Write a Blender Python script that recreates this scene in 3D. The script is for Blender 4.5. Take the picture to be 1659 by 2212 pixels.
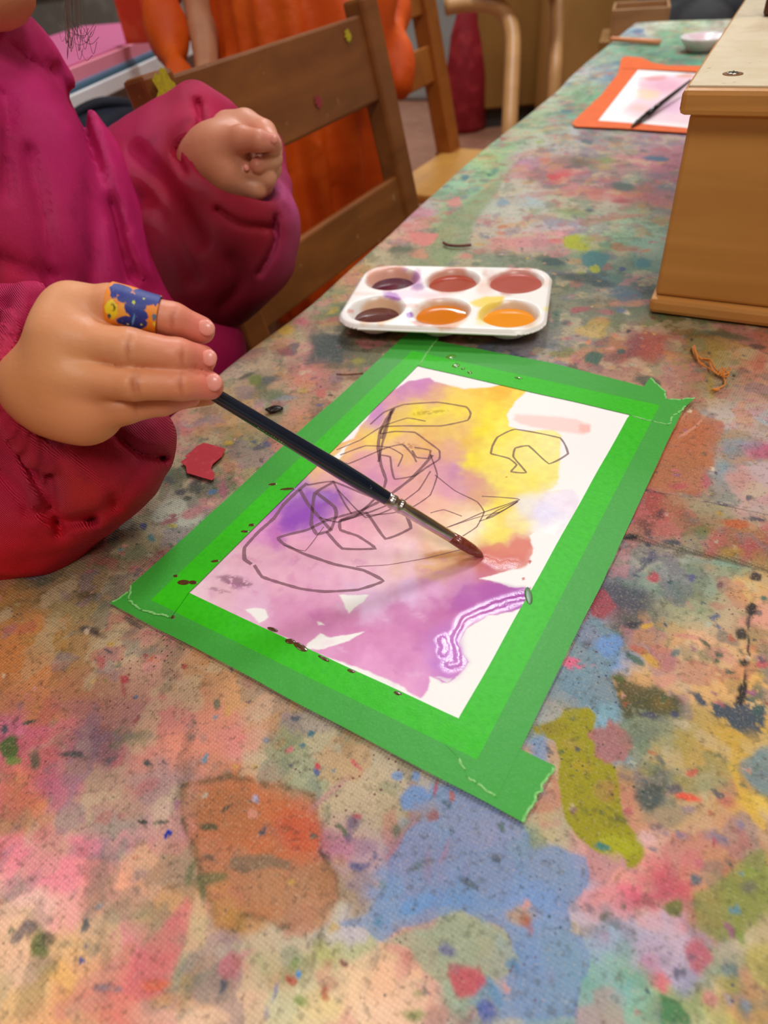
import bpy, bmesh, math, random
import numpy as np
from mathutils import Vector, Matrix
random.seed(7); rng = np.random.default_rng(7)
C = bpy.context.scene.collection
for o in list(bpy.data.objects): bpy.data.objects.remove(o)

# ---------------------------------------------------------------- camera
TZ = 0.56                 # table top height
CH = 0.215                # camera above the table top
FP = 1472.0; CX, CY = 829.5, 1106.0
PITCH = math.radians(41.97); ROLL = math.atan(-0.1078)
_fw = np.array([0, math.cos(PITCH), -math.sin(PITCH)]); _up = np.array([0, math.sin(PITCH), math.cos(PITCH)]); _rt = np.array([1., 0, 0])
_d = np.array([math.cos(ROLL), math.sin(ROLL)]); _n = np.array([-_d[1], _d[0]])
CAM = np.array([0, 0, TZ + CH])
def ray(px, py):
    vx, vy = px - CX, py - CY
    a = vx*_d[0] + vy*_d[1]; b = vx*_n[0] + vy*_n[1]
    return _fw + _rt*(a/FP) - _up*(b/FP)
def Q(px, py, z=0.0):     # point on the plane z above the table top
    r = ray(px, py); t = (z - CH)/r[2]; return CAM + t*r
def S(px, py, Z):         # point at depth Z along the optical axis
    return CAM + ray(px, py)*Z
def proj(x, y, z):        # world -> survey coordinates of the measured photograph
    X = x; Y = y - CAM[1]; W = z - CAM[2]
    dep = Y*_fw[1] + W*_fw[2]; u = Y*_up[1] + W*_up[2]
    a = X/dep*FP; b = -u/dep*FP
    return CX + a*_d[0] + b*_n[0], CY + a*_d[1] + b*_n[1]
cam = bpy.data.cameras.new('camera'); co = bpy.data.objects.new('camera', cam); C.objects.link(co)
xr = _rt*_d[0] + _up*_d[1]; xn = _rt*_d[1] - _up*_d[0]      # image right, image down
R = Matrix((xr, -xn, -_fw)).transposed(); co.matrix_world = Matrix.Translation(CAM) @ R.to_4x4()
cam.sensor_fit = 'VERTICAL'; cam.sensor_height = 36; cam.lens = 36*FP/2212; cam.clip_start = .01
cam.dof.use_dof = True; cam.dof.focus_distance = 0.30; cam.dof.aperture_fstop = cam.lens/2.3
bpy.context.scene.camera = co

# ---------------------------------------------------------------- world, lights, exposure
sc = bpy.context.scene
sc.view_settings.view_transform = 'Standard'; sc.view_settings.look = 'None'
sc.view_settings.gamma = 1; sc.view_settings.use_curve_mapping = False; sc.view_settings.exposure = -0.10
w = bpy.data.worlds.new('room_air'); sc.world = w; w.use_nodes = True
w.node_tree.nodes['Background'].inputs[0].default_value = (1.0, .98, .95, 1); w.node_tree.nodes['Background'].inputs[1].default_value = 0.25
CEIL = 2.7
LIGHTS = [(.35, 1.75, .42, .42, 34, (.88, .95, 1.0)), (.15, 3.95, .7, .5, 34, (.95, .98, 1.0)), (1.7, 2.6, .6, .6, 20, (1, .97, .93)),
          (1.0, .1, .6, .6, 16, (1, .97, .94)), (-1.1, .9, .5, .5, 6, (1, .96, .92)), (.1, -1.3, .8, .8, 36, (1, .96, .91))]  # last panel is an unseen fill added to brighten the box front
for i, (x, y, sx, sy, e, col) in enumerate(LIGHTS):
    l = bpy.data.lights.new('ceiling_panel_light', 'AREA'); l.shape = 'RECTANGLE'; l.size = sx; l.size_y = sy; l.energy = e; l.color = col
    lo = bpy.data.objects.new('ceiling_panel_light', l); C.objects.link(lo); lo.location = (x, y, CEIL - .06)

# ---------------------------------------------------------------- helpers
def lin(c):
    if isinstance(c, str): c = [int(c[i:i+2], 16) for i in (0, 2, 4)]
    c = np.asarray(c[:3], float)/255
    return np.where(c <= .04045, c/12.92, ((c+.055)/1.055)**2.4)
def mat(name, col=None, rough=.6, noise=None, bump=None, spec=.5, metal=0, trans=0, ior=1.45, coat=0, sss=0, grain=None, sheen=0, wave=None, emit=None, alpha=1, col2=None):
    m = bpy.data.materials.new(name); m.use_nodes = True; nt = m.node_tree; N = nt.nodes; L = nt.links
    b = N['Principled BSDF']; b.inputs['Roughness'].default_value = rough; b.inputs['Metallic'].default_value = metal
    b.inputs['Specular IOR Level'].default_value = spec; b.inputs['IOR'].default_value = ior
    b.inputs['Transmission Weight'].default_value = trans; b.inputs['Coat Weight'].default_value = coat; b.inputs['Coat Roughness'].default_value = .05
    b.inputs['Alpha'].default_value = alpha
    if sss: b.inputs['Subsurface Weight'].default_value = sss; b.inputs['Subsurface Radius'].default_value = (.5, .2, .1); b.inputs['Subsurface Scale'].default_value = .012
    if sheen: b.inputs['Sheen Weight'].default_value = sheen
    tc = N.new('ShaderNodeTexCoord')
    if col is None:
        a = N.new('ShaderNodeAttribute'); a.attribute_name = 'Col'; out = a.outputs['Color']
    else:
        a = N.new('ShaderNodeRGB'); a.outputs[0].default_value = (*lin(col), 1); out = a.outputs[0]
    if grain:   # wood: stretched noise, (scale xyz, dark colour, amount)
        mp = N.new('ShaderNodeMapping'); mp.inputs['Scale'].default_value = grain[0]; L.new(tc.outputs['Object'], mp.inputs[0])
        nz = N.new('ShaderNodeTexNoise'); nz.inputs['Scale'].default_value = 1; nz.inputs['Detail'].default_value = 5; nz.inputs['Distortion'].default_value = .6
        L.new(mp.outputs[0], nz.inputs[0]); r = N.new('ShaderNodeMapRange'); r.inputs[1].default_value = .35; r.inputs[2].default_value = .68; r.inputs[4].default_value = grain[2]
        L.new(nz.outputs[0], r.inputs[0]); mx = N.new('ShaderNodeMix'); mx.data_type = 'RGBA'; L.new(r.outputs[0], mx.inputs[0]); L.new(out, mx.inputs[6])
        mx.inputs[7].default_value = (*lin(grain[1]), 1); out = mx.outputs[2]
    for nz_ in ([noise] if noise and not isinstance(noise, list) else (noise or [])):
        # (scale, colour, lo, hi, amount): noise patches of a colour
        nz = N.new('ShaderNodeTexNoise'); nz.inputs['Scale'].default_value = nz_[0]; nz.inputs['Detail'].default_value = 6; L.new(tc.outputs['Object'], nz.inputs[0])
        r = N.new('ShaderNodeMapRange'); r.inputs[1].default_value = nz_[2]; r.inputs[2].default_value = nz_[3]; r.inputs[4].default_value = nz_[4]
        L.new(nz.outputs[0], r.inputs[0]); mx = N.new('ShaderNodeMix'); mx.data_type = 'RGBA'; L.new(r.outputs[0], mx.inputs[0]); L.new(out, mx.inputs[6])
        mx.inputs[7].default_value = (*lin(nz_[1]), 1); out = mx.outputs[2]
    L.new(out, b.inputs['Base Color'])
    hs = []
    if bump:
        for sc_, st in (bump if isinstance(bump, list) else [bump]):
            nz = N.new('ShaderNodeTexNoise'); nz.inputs['Scale'].default_value = sc_; nz.inputs['Detail'].default_value = 3; L.new(tc.outputs['Object'], nz.inputs[0]); hs.append((nz.outputs[0], st))
    if wave:    # (scale, rotation, strength): twill ribs
        mp = N.new('ShaderNodeMapping'); mp.inputs['Rotation'].default_value = wave[1]; L.new(tc.outputs['Object'], mp.inputs[0])
        wv = N.new('ShaderNodeTexWave'); wv.inputs['Scale'].default_value = wave[0]; wv.inputs['Distortion'].default_value = .6; L.new(mp.outputs[0], wv.inputs[0]); hs.append((wv.outputs['Fac'], wave[2]))
    prev = None
    for h, st in hs:
        bp = N.new('ShaderNodeBump'); bp.inputs['Distance'].default_value = st; bp.inputs['Strength'].default_value = 1; L.new(h, bp.inputs['Height'])
        if prev: L.new(prev, bp.inputs['Normal'])
        prev = bp.outputs[0]
    if prev: L.new(prev, b.inputs['Normal'])
    if emit: b.inputs['Emission Color'].default_value = (*lin(emit[0]), 1); b.inputs['Emission Strength'].default_value = emit[1]
    return m
def tag(o, label=None, cat=None, group=None, kind=None):
    if label: o['label'] = label
    if cat: o['category'] = cat
    if group: o['group'] = group
    if kind: o['kind'] = kind
    return o
def empty(name, label, cat, loc=(0, 0, 0), rz=0, group=None):
    o = bpy.data.objects.new(name, None); C.objects.link(o); o.location = loc; o.rotation_euler = (0, 0, rz); o.empty_display_size = .05
    return tag(o, label, cat, group)
def link(name, me, m, parent=None, smooth=True):
    o = bpy.data.objects.new(name, me); C.objects.link(o)
    if parent: o.parent = parent
    if m: me.materials.append(m)
    if smooth: me.polygons.foreach_set('use_smooth', np.ones(len(me.polygons), bool))
    return o
def mesh_np(name, v, f, m, parent=None, col=None, smooth=True):
    """v Nx3, f MxK int array (quads or tris) or list of arrays"""
    me = bpy.data.meshes.new(name); fs = f if isinstance(f, list) else [f]
    fs = [np.asarray(q) for q in fs if len(q)]
    loops = np.concatenate([q.ravel() for q in fs]).astype(np.int32); cnt = np.concatenate([np.full(len(q), q.shape[1]) for q in fs])
    st = np.concatenate([[0], np.cumsum(cnt)[:-1]]).astype(np.int32)
    me.vertices.add(len(v)); me.vertices.foreach_set('co', np.asarray(v, np.float32).ravel())
    me.loops.add(len(loops)); me.loops.foreach_set('vertex_index', loops)
    me.polygons.add(len(cnt)); me.polygons.foreach_set('loop_start', st)
    me.update(calc_edges=True); me.validate()
    if col is not None:
        a = me.color_attributes.new('Col', 'FLOAT_COLOR', 'POINT'); cc = np.ones((len(v), 4), np.float32); cc[:, :3] = col; a.data.foreach_set('color', cc.ravel())
    return link(name, me, m, parent, smooth)
def bm_obj(name, bm, m, parent=None, smooth=False, bevel=0):
    me = bpy.data.meshes.new(name); bmesh.ops.recalc_face_normals(bm, faces=bm.faces); bm.to_mesh(me); bm.free()
    o = link(name, me, m, parent, smooth)
    if bevel:
        b = o.modifiers.new('bevel', 'BEVEL'); b.width = bevel; b.segments = 2; b.limit_method = 'ANGLE'
    return o
def box_bm(bm, x0, x1, y0, y1, z0, z1, M=None):
    r = bmesh.ops.create_cube(bm, size=1); vs = r['verts']
    for v in vs:
        v.co = Vector(((x0+x1)/2 + v.co.x*(x1-x0), (y0+y1)/2 + v.co.y*(y1-y0), (z0+z1)/2 + v.co.z*(z1-z0)))
        if M: v.co = M @ v.co
    return vs
def box(name, x0, x1, y0, y1, z0, z1, m, parent=None, bevel=.002, M=None):
    bm = bmesh.new(); box_bm(bm, x0, x1, y0, y1, z0, z1, M); return bm_obj(name, bm, m, parent, bevel=bevel)
def bar(name, p, q, wx, wy, m, parent=None, bevel=.002, up=(0, 0, 1)):
    """squared bar from p to q; wx across, wy along the 'up' hint"""
    p, q = Vector(p), Vector(q); z = (q-p).normalized(); x = z.cross(Vector(up)).normalized(); y = z.cross(x)
    M = Matrix((x, y, z)).transposed().to_4x4(); M.translation = p
    return box(name, -wx/2, wx/2, -wy/2, wy/2, 0, (q-p).length, m, parent, bevel, M)
def tube_arr(pts, rad, n=10, cap=True):
    P = np.array(pts, float); m = len(P); r = np.broadcast_to(np.asarray(rad, float), (m,))
    T = np.gradient(P, axis=0); T /= np.linalg.norm(T, axis=1)[:, None] + 1e-12
    a = np.array([0, 0, 1.]) if abs(T[0][2]) < .9 else np.array([1., 0, 0]); X = np.cross(T[0], a); X /= np.linalg.norm(X)
    vs = []; th = np.linspace(0, 2*np.pi, n, endpoint=False)
    for i in range(m):
        X = X - T[i]*(X@T[i]); X /= np.linalg.norm(X); Y = np.cross(T[i], X)
        vs.append(P[i] + r[i]*(np.cos(th)[:, None]*X + np.sin(th)[:, None]*Y))
    v = np.concatenate(vs); i, j = np.meshgrid(np.arange(m-1), np.arange(n), indexing='ij'); i = i.ravel(); j = j.ravel(); k = (j+1) % n
    f = np.stack([i*n+j, i*n+k, (i+1)*n+k, (i+1)*n+j], 1); fs = [f]
    if cap: fs += [np.array([list(range(n))[::-1]]), np.array([[(m-1)*n+t for t in range(n)]])]
    return v, fs
def tube(name, pts, rad, m, parent=None, n=10):
    v, f = tube_arr(pts, rad, n); return mesh_np(name, v, f, m, parent)
def spline(pts, per=8):
    P = np.array(pts, float); P = np.vstack([2*P[0]-P[1], P, 2*P[-1]-P[-2]]); out = []
    for i in range(1, len(P)-2):
        for t in np.linspace(0, 1, per, endpoint=False):
            out.append(.5*((2*P[i]) + (P[i+1]-P[i-1])*t + (2*P[i-1]-5*P[i]+4*P[i+1]-P[i+2])*t*t + (3*P[i]-P[i-1]-3*P[i+1]+P[i+2])*t**3))
    out.append(P[-2]); return np.array(out)
# value noise
def _h(i, j, k, s):
    n = (i*374761393 + j*668265263 + k*2147483647 + s*1274126177) & 0xffffffff
    n = ((n ^ (n >> 13))*1274126177) & 0xffffffff; n = ((n ^ (n >> 15))*2246822519) & 0xffffffff
    return ((n ^ (n >> 16)) & 0xffff)/65535.0
def noise2(x, y, s=0):
    xi = np.floor(x).astype(np.int64); yi = np.floor(y).astype(np.int64); fx = x-xi; fy = y-yi
    fx = fx*fx*(3-2*fx); fy = fy*fy*(3-2*fy); z = 0*xi
    return ((_h(xi, yi, z, s)*(1-fx)+_h(xi+1, yi, z, s)*fx)*(1-fy) + (_h(xi, yi+1, z, s)*(1-fx)+_h(xi+1, yi+1, z, s)*fx)*fy)*2-1
def noise3(P, s=0):
    i = np.floor(P).astype(np.int64); f = P-i; f = f*f*(3-2*f); r = 0
    for a in (0, 1):
        for b in (0, 1):
            for c in (0, 1):
                r = r + _h(i[..., 0]+a, i[..., 1]+b, i[..., 2]+c, s)*np.where(a, f[..., 0], 1-f[..., 0])*np.where(b, f[..., 1], 1-f[..., 1])*np.where(c, f[..., 2], 1-f[..., 2])
    return r*2-1
def fbm2(x, y, s=0, o=4):
    r = 0; a = 1; t = 0
    for k in range(o): r = r + a*noise2(x*2**k, y*2**k, s+k*17); t += a; a *= .55
    return r/t
def fbm3(P, s=0, o=3):
    r = 0; a = 1; t = 0
    for k in range(o): r = r + a*noise3(P*2**k, s+k*17); t += a; a *= .5
    return r/t
def sstep(a, b, x): t = np.clip((x-a)/(b-a), 0, 1); return t*t*(3-2*t)
# signed distance fields meshed by surface nets
def smin(a, b, k): h = np.clip(.5+.5*(b-a)/k, 0, 1); return b*(1-h)+a*h - k*h*(1-h)
def smax(a, b, k): return -smin(-a, -b, k)
def cone(P, a, b, ra, rb):
    a = np.asarray(a); ab = np.asarray(b)-a; pa = P-a; t = np.clip((pa@ab)/(ab@ab), 0, 1)[..., None]
    return np.sqrt(((pa-ab*t)**2).sum(-1)) - (ra+(rb-ra)*t[..., 0])
def chain(P, nodes, k=0.0):   # nodes: (px,py,Z,rpx)
    d = None
    ns = [(S(a, b, z), r*z/FP) for a, b, z, r in nodes]
    if len(ns) == 1: ns = ns*2; ns[1] = (ns[0][0]+1e-5, ns[0][1])
    for (p, r), (q, s) in zip(ns, ns[1:]):
        e = cone(P, p, q, r, s); d = e if d is None else (np.minimum(d, e) if not k else smin(d, e, k))
    return d
def foldpx(P, folds):
    """pressed-in creases: (points, half width, depth), laid along survey lines over a cloth surface"""
    px, py = proj(P[..., 0], P[..., 1], P[..., 2]); out = 0
    for pts, wd, dp in folds:
        q = spline(np.array(pts, float), 3); dm = np.full(px.shape, 1e9, np.float32)
        for (ax, ay), (bx_, by_) in zip(q, q[1:]):
            ex, ey = bx_-ax, by_-ay; t = np.clip(((px-ax)*ex+(py-ay)*ey)/(ex*ex+ey*ey+1e-9), 0, 1); dm = np.minimum(dm, np.hypot(px-ax-t*ex, py-ay-t*ey))
        out = out+dp*np.exp(-(dm/wd)**2)
    return out
def grid3(lo, hi, h):
    ax = [np.arange(l, u+h, h, dtype=np.float32) for l, u in zip(lo, hi)]
    return np.stack(np.meshgrid(*ax, indexing='ij'), -1)
def bounds(nodes, pad):
    ps = np.array([S(a, b, z) for a, b, z, r in nodes]); rs = np.array([r*z/FP for a, b, z, r in nodes])[:, None]
    return (ps-rs).min(0)-pad, (ps+rs).max(0)+pad
def nets(P, F, h):
    sg = F < 0; nx, ny, nz = F.shape
    cs = sum(sg[a:nx-1+a, b:ny-1+b, c:nz-1+c].astype(np.int8) for a in (0, 1) for b in (0, 1) for c in (0, 1))
    idx = np.argwhere((cs > 0) & (cs < 8)); ii, jj, kk = idx.T
    num = np.zeros((len(idx), 3)); cnt = np.zeros(len(idx))
    cor = [(a, b, c) for a in (0, 1) for b in (0, 1) for c in (0, 1)]
    for u in cor:
        for ax in range(3):
            if u[ax]: continue
            v = list(u); v[ax] = 1
            f0 = F[ii+u[0], jj+u[1], kk+u[2]]; f1 = F[ii+v[0], jj+v[1], kk+v[2]]
            m = (f0 < 0) != (f1 < 0); t = np.where(m, f0/np.where(m, f0-f1, 1), 0)
            p = np.tile(np.array(u, float), (len(idx), 1)); p[:, ax] += t; num += p*m[:, None]; cnt += m
    V = P[0, 0, 0] + (idx + num/cnt[:, None])*h
    lut = -np.ones((nx-1, ny-1, nz-1), np.int64); lut[ii, jj, kk] = np.arange(len(idx)); fs = []
    for ax in range(3):
        o = [(1, 2), (2, 0), (0, 1)][ax]; sl0 = [slice(1, -1)]*3; sl0[ax] = slice(0, -1); sl1 = list(sl0); sl1[ax] = slice(1, None)
        A = sg[tuple(sl0)]; B = sg[tuple(sl1)]; e = np.argwhere(A != B); e1 = e + np.array([1 if t != ax else 0 for t in range(3)])
        q = []
        for du, dv in ((1, 1), (0, 1), (0, 0), (1, 0)):
            c = e1.copy(); c[:, o[0]] -= du; c[:, o[1]] -= dv; q.append(lut[c[:, 0], c[:, 1], c[:, 2]])
        q = np.stack(q, 1); ins = A[e[:, 0], e[:, 1], e[:, 2]]; q[~ins] = q[~ins][:, ::-1]; fs.append(q[(q >= 0).all(1)])
    return V, np.concatenate(fs)
def smooth_np(V, Fq, it=2, lam=.5):
    for _ in range(it):
        s = np.zeros_like(V); c = np.zeros(len(V))
        for a in range(4):
            for b in (Fq[:, (a+1) % 4], Fq[:, (a+3) % 4]):
                np.add.at(s, Fq[:, a], V[b]); np.add.at(c, Fq[:, a], 1)
        V = V + lam*(s/np.maximum(c, 1)[:, None]-V)
    return V
def field_col(V, pts, power=4, soft=.002):
    """inverse-distance blend of colours given at 3D points ((x,y,z), colour)"""
    w_ = np.zeros(len(V)); c = np.zeros((len(V), 3))
    for p, col, *k in pts:
        d = np.sqrt(((V-p)**2).sum(1)); g = (k[0] if k else 1)/(d+soft)**power; w_ += g; c += g[:, None]*lin(col)
    return c/w_[:, None]
def joinm(parts):
    vs, fs, cs = [], [], []; o = 0
    for v, f, c in parts: vs.append(v); fs.append(f+o); cs.append(c); o += len(v)
    return np.concatenate(vs), np.concatenate(fs), np.concatenate(cs)
# ================================================================ the setting
M_floor = mat('terracotta_floor', 'A2725A', .35, noise=[(3, '8A5A48', .4, .6, .7), (20, 'B88A70', .5, .7, .4)], bump=(60, .0006))
M_wall = mat('painted_wall', '9A948A', .8, noise=(4, '857F76', .4, .6, .5), bump=(80, .0006))
M_ceil = mat('ceiling_paint', 'E8E4DC', .9, noise=(8, 'DDD8CE', .4, .6, .4))
RX0, RX1, RY0, RY1 = -2.6, 3.2, -2.4, 4.6
tag(box('floor', RX0, RX1, RY0, RY1, -.05, 0, M_floor, bevel=0), kind='structure')
tag(box('ceiling', RX0, RX1, RY0, RY1, CEIL, CEIL+.05, M_ceil, bevel=0), kind='structure')
tag(box('wall_back', RX0, RX1, RY1, RY1+.06, 0, CEIL, M_wall, bevel=0), kind='structure')
tag(box('wall_front', RX0, RX1, RY0-.06, RY0, 0, CEIL, M_wall, bevel=0), kind='structure')
tag(box('wall_left', RX0-.06, RX0, RY0, RY1, 0, CEIL, M_wall, bevel=0), kind='structure')
tag(box('wall_right', RX1, RX1+.06, RY0, RY1, 0, CEIL, M_wall, bevel=0), kind='structure')
M_grout = mat('floor_joint', '6B5044', .7, noise=(30, '5A4238', .4, .6, .5))
tag(box('baseboard_back', RX0, RX1, RY1-.015, RY1, 0, .09, mat('baseboard_paint', 'C9C2B6', .5, noise=(9, 'B9B2A6', .4, .6, .4))), kind='structure')
M_lamp = mat('lamp_frame', 'E6E6E6', .4, noise=(30, 'D8D8D8', .4, .6, .3)); 
for i, (x, y, sx, sy, e, col) in enumerate(LIGHTS):
    t = empty('ceiling_light', ['cool white ceiling light over the far half of the paint table', 'ceiling light nearest the back wall', 'warm ceiling light right of the far table end',
        'ceiling light above the wooden box', 'dim ceiling light above the child in magenta', 'unseen fill light panel added behind the camera'][i], 'lamp', (x, y, CEIL), 0)
    bm = bmesh.new()
    for a in ((-sx/2-.03, -sx/2, -sy/2-.03, sy/2+.03), (sx/2, sx/2+.03, -sy/2-.03, sy/2+.03), (-sx/2, sx/2, -sy/2-.03, -sy/2), (-sx/2, sx/2, sy/2, sy/2+.03)):
        box_bm(bm, *a, -.05, 0)
    bm_obj('frame', bm, M_lamp, t)

# ================================================================ table and painted cloth
AU = math.radians(29.85); EU = np.array([math.sin(AU), math.cos(AU)]); EV = np.array([math.cos(AU), -math.sin(AU)])
A0 = Q(480, 790)[:2]; U0, U1, V1 = -.62, 1.16, .74
# far end of the table measured at the cloth's far edge
U1 = float((Q(1470, 41)[:2]-A0)@EU)
def TP(u, v, z=0): p = A0 + EU*u + EV*v; return np.array([p[0], p[1], TZ+z])
wood_leg = mat('table_wood', 'B07A48', .45, grain=((6, 6, 60), '8A5A30', .5), bump=(120, .0003))
tb = empty('table', 'long low table hidden under the paint-stained canvas cloth', 'table', (*TP((U0+U1)/2, V1/2)[:2], 0), math.pi/2-AU)
hl = (U1-U0)/2
box('tabletop', -hl+.010, hl-.010, -V1/2+.010, V1/2-.010, TZ-.032, TZ-.0062, wood_leg, tb, .003)
for sx in (-1, 1):
    for sy in (-1, 1): box('leg', sx*(hl-.07)-.025, sx*(hl-.07)+.025, sy*(V1/2-.06)-.025, sy*(V1/2-.06)+.025, 0, TZ-.032, wood_leg, tb, .003)
for sy in (-1, 1): box('apron', -hl+.1, hl-.1, sy*(V1/2-.06)-.01, sy*(V1/2-.06)+.01, TZ-.1, TZ-.032, wood_leg, tb, .002)

def axis(lo, hi, dl, dh, base, grow=.022):
    """spacing: base inside [dl,dh], growing with distance outside"""
    out = [dl]; 
    while out[-1] < dh: out.append(out[-1]+base)
    while out[-1] < hi: out.append(min(hi, out[-1]+base+grow*(out[-1]-dh)*.35))
    a = [dl]
    while a[-1] > lo: a.append(max(lo, a[-1]-base-grow*6*(dl-a[-1])))
    return np.array(sorted(set(a[1:]+out)))
GU = axis(U0, U1, -.31, .30, .00075); GV = axis(0, V1, .0, .44, .00075)
DROP = .19; RC = .009
s_out = np.concatenate([np.linspace(0, math.pi/2, 7)[1:]*RC, math.pi/2*RC+np.linspace(0, DROP, 14)[1:]])
GVx = np.concatenate([-s_out[::-1], GV, V1+s_out]); GUx = np.concatenate([U0-s_out[::-1], GU, U1+s_out])
def wrap(s, lo, hi):
    """arc-length coordinate -> (position, drop)"""
    e = np.maximum(lo-s, 0)+np.maximum(s-hi, 0); sg = np.where(s < lo, -1, 1.); th = np.clip(e/RC, 0, math.pi/2)
    off = RC*np.sin(th); dr = RC*(1-np.cos(th)) + np.maximum(e-RC*math.pi/2, 0)
    return np.clip(s, lo, hi)+sg*np.where(e > 0, off, 0), dr
uu, vv = np.meshgrid(GUx, GVx, indexing='ij')
pu, du = wrap(uu, U0+RC, U1-RC); pv, dv = wrap(vv, RC, V1-RC)
fold = .006*np.sin(uu*26+2*noise2(uu*7, vv*0, 3))*sstep(.01, .12, dv)*(np.where(vv < .1, -1, 1)) ; pv = pv+fold
fold2 = .006*np.sin(vv*26)*sstep(.01, .12, du); pu = pu+fold2*np.where(uu < 0, -1, 1)
edge_w = np.exp(-((vv)/.05)**2)
pv = pv + .0045*noise2(uu*9, 0*vv, 11)*edge_w
X = A0[0]+EU[0]*pu+EV[0]*pv; Y = A0[1]+EU[1]*pu+EV[1]*pv
Z = -np.maximum(du, dv)
Z = Z + (.00035*fbm2(uu*30, vv*30, 5) + .0012*edge_w*noise2(uu*14, vv*8, 8))*(np.maximum(du, dv) < .001) - .0012*edge_w
# hem strip: doubled canvas band crossing the table
hp, hq = Q(1402, 1057)[:2], Q(1659, 1110)[:2]; hd = (hq-hp)/np.linalg.norm(hq-hp); hn = np.array([hd[1], -hd[0]])
hem_s = (X-hp[0])*hd[0]+(Y-hp[1])*hd[1]; hem_d = (X-hp[0])*hn[0]+(Y-hp[1])*hn[1]
HW = abs((Q(1420, 1171)[:2]-hp)@hn)
hem = sstep(-.0002, .0006, hem_d)*(1-sstep(HW-.0015, HW+.001, hem_d))*sstep(-.014, -.004, hem_s)
Z = Z + .0012*hem*(1+.25*noise2(hem_s*90, hem_d*60, 3))
Z = Z - .0011          # keeps the crests just under the table-top plane

# stains, placed on the cloth in survey coordinates of the plane (warped so that edges are ragged)
wx = .0016*fbm2(X*110, Y*110, 21, 4)+.004*fbm2(X*28, Y*28, 25, 3); wy = .0016*fbm2(X*110, Y*110, 31, 4)+.004*fbm2(X*28, Y*28, 35, 3)
def surv(X_, Y_): return proj(X_, Y_, np.full_like(X_, TZ))
ymin = .02
Yc = np.maximum(Y, ymin)
PX, PY = surv(X+wx*.75, np.maximum(Y+wy*.75, ymin)); PXs, PYs = surv(X+wx*2.2, np.maximum(Y+wy*2.2, ymin))
PIXM = CH*FP/np.maximum((X**2+Y**2+CH**2), 1e-3)**.5   # rough scale only
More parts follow.
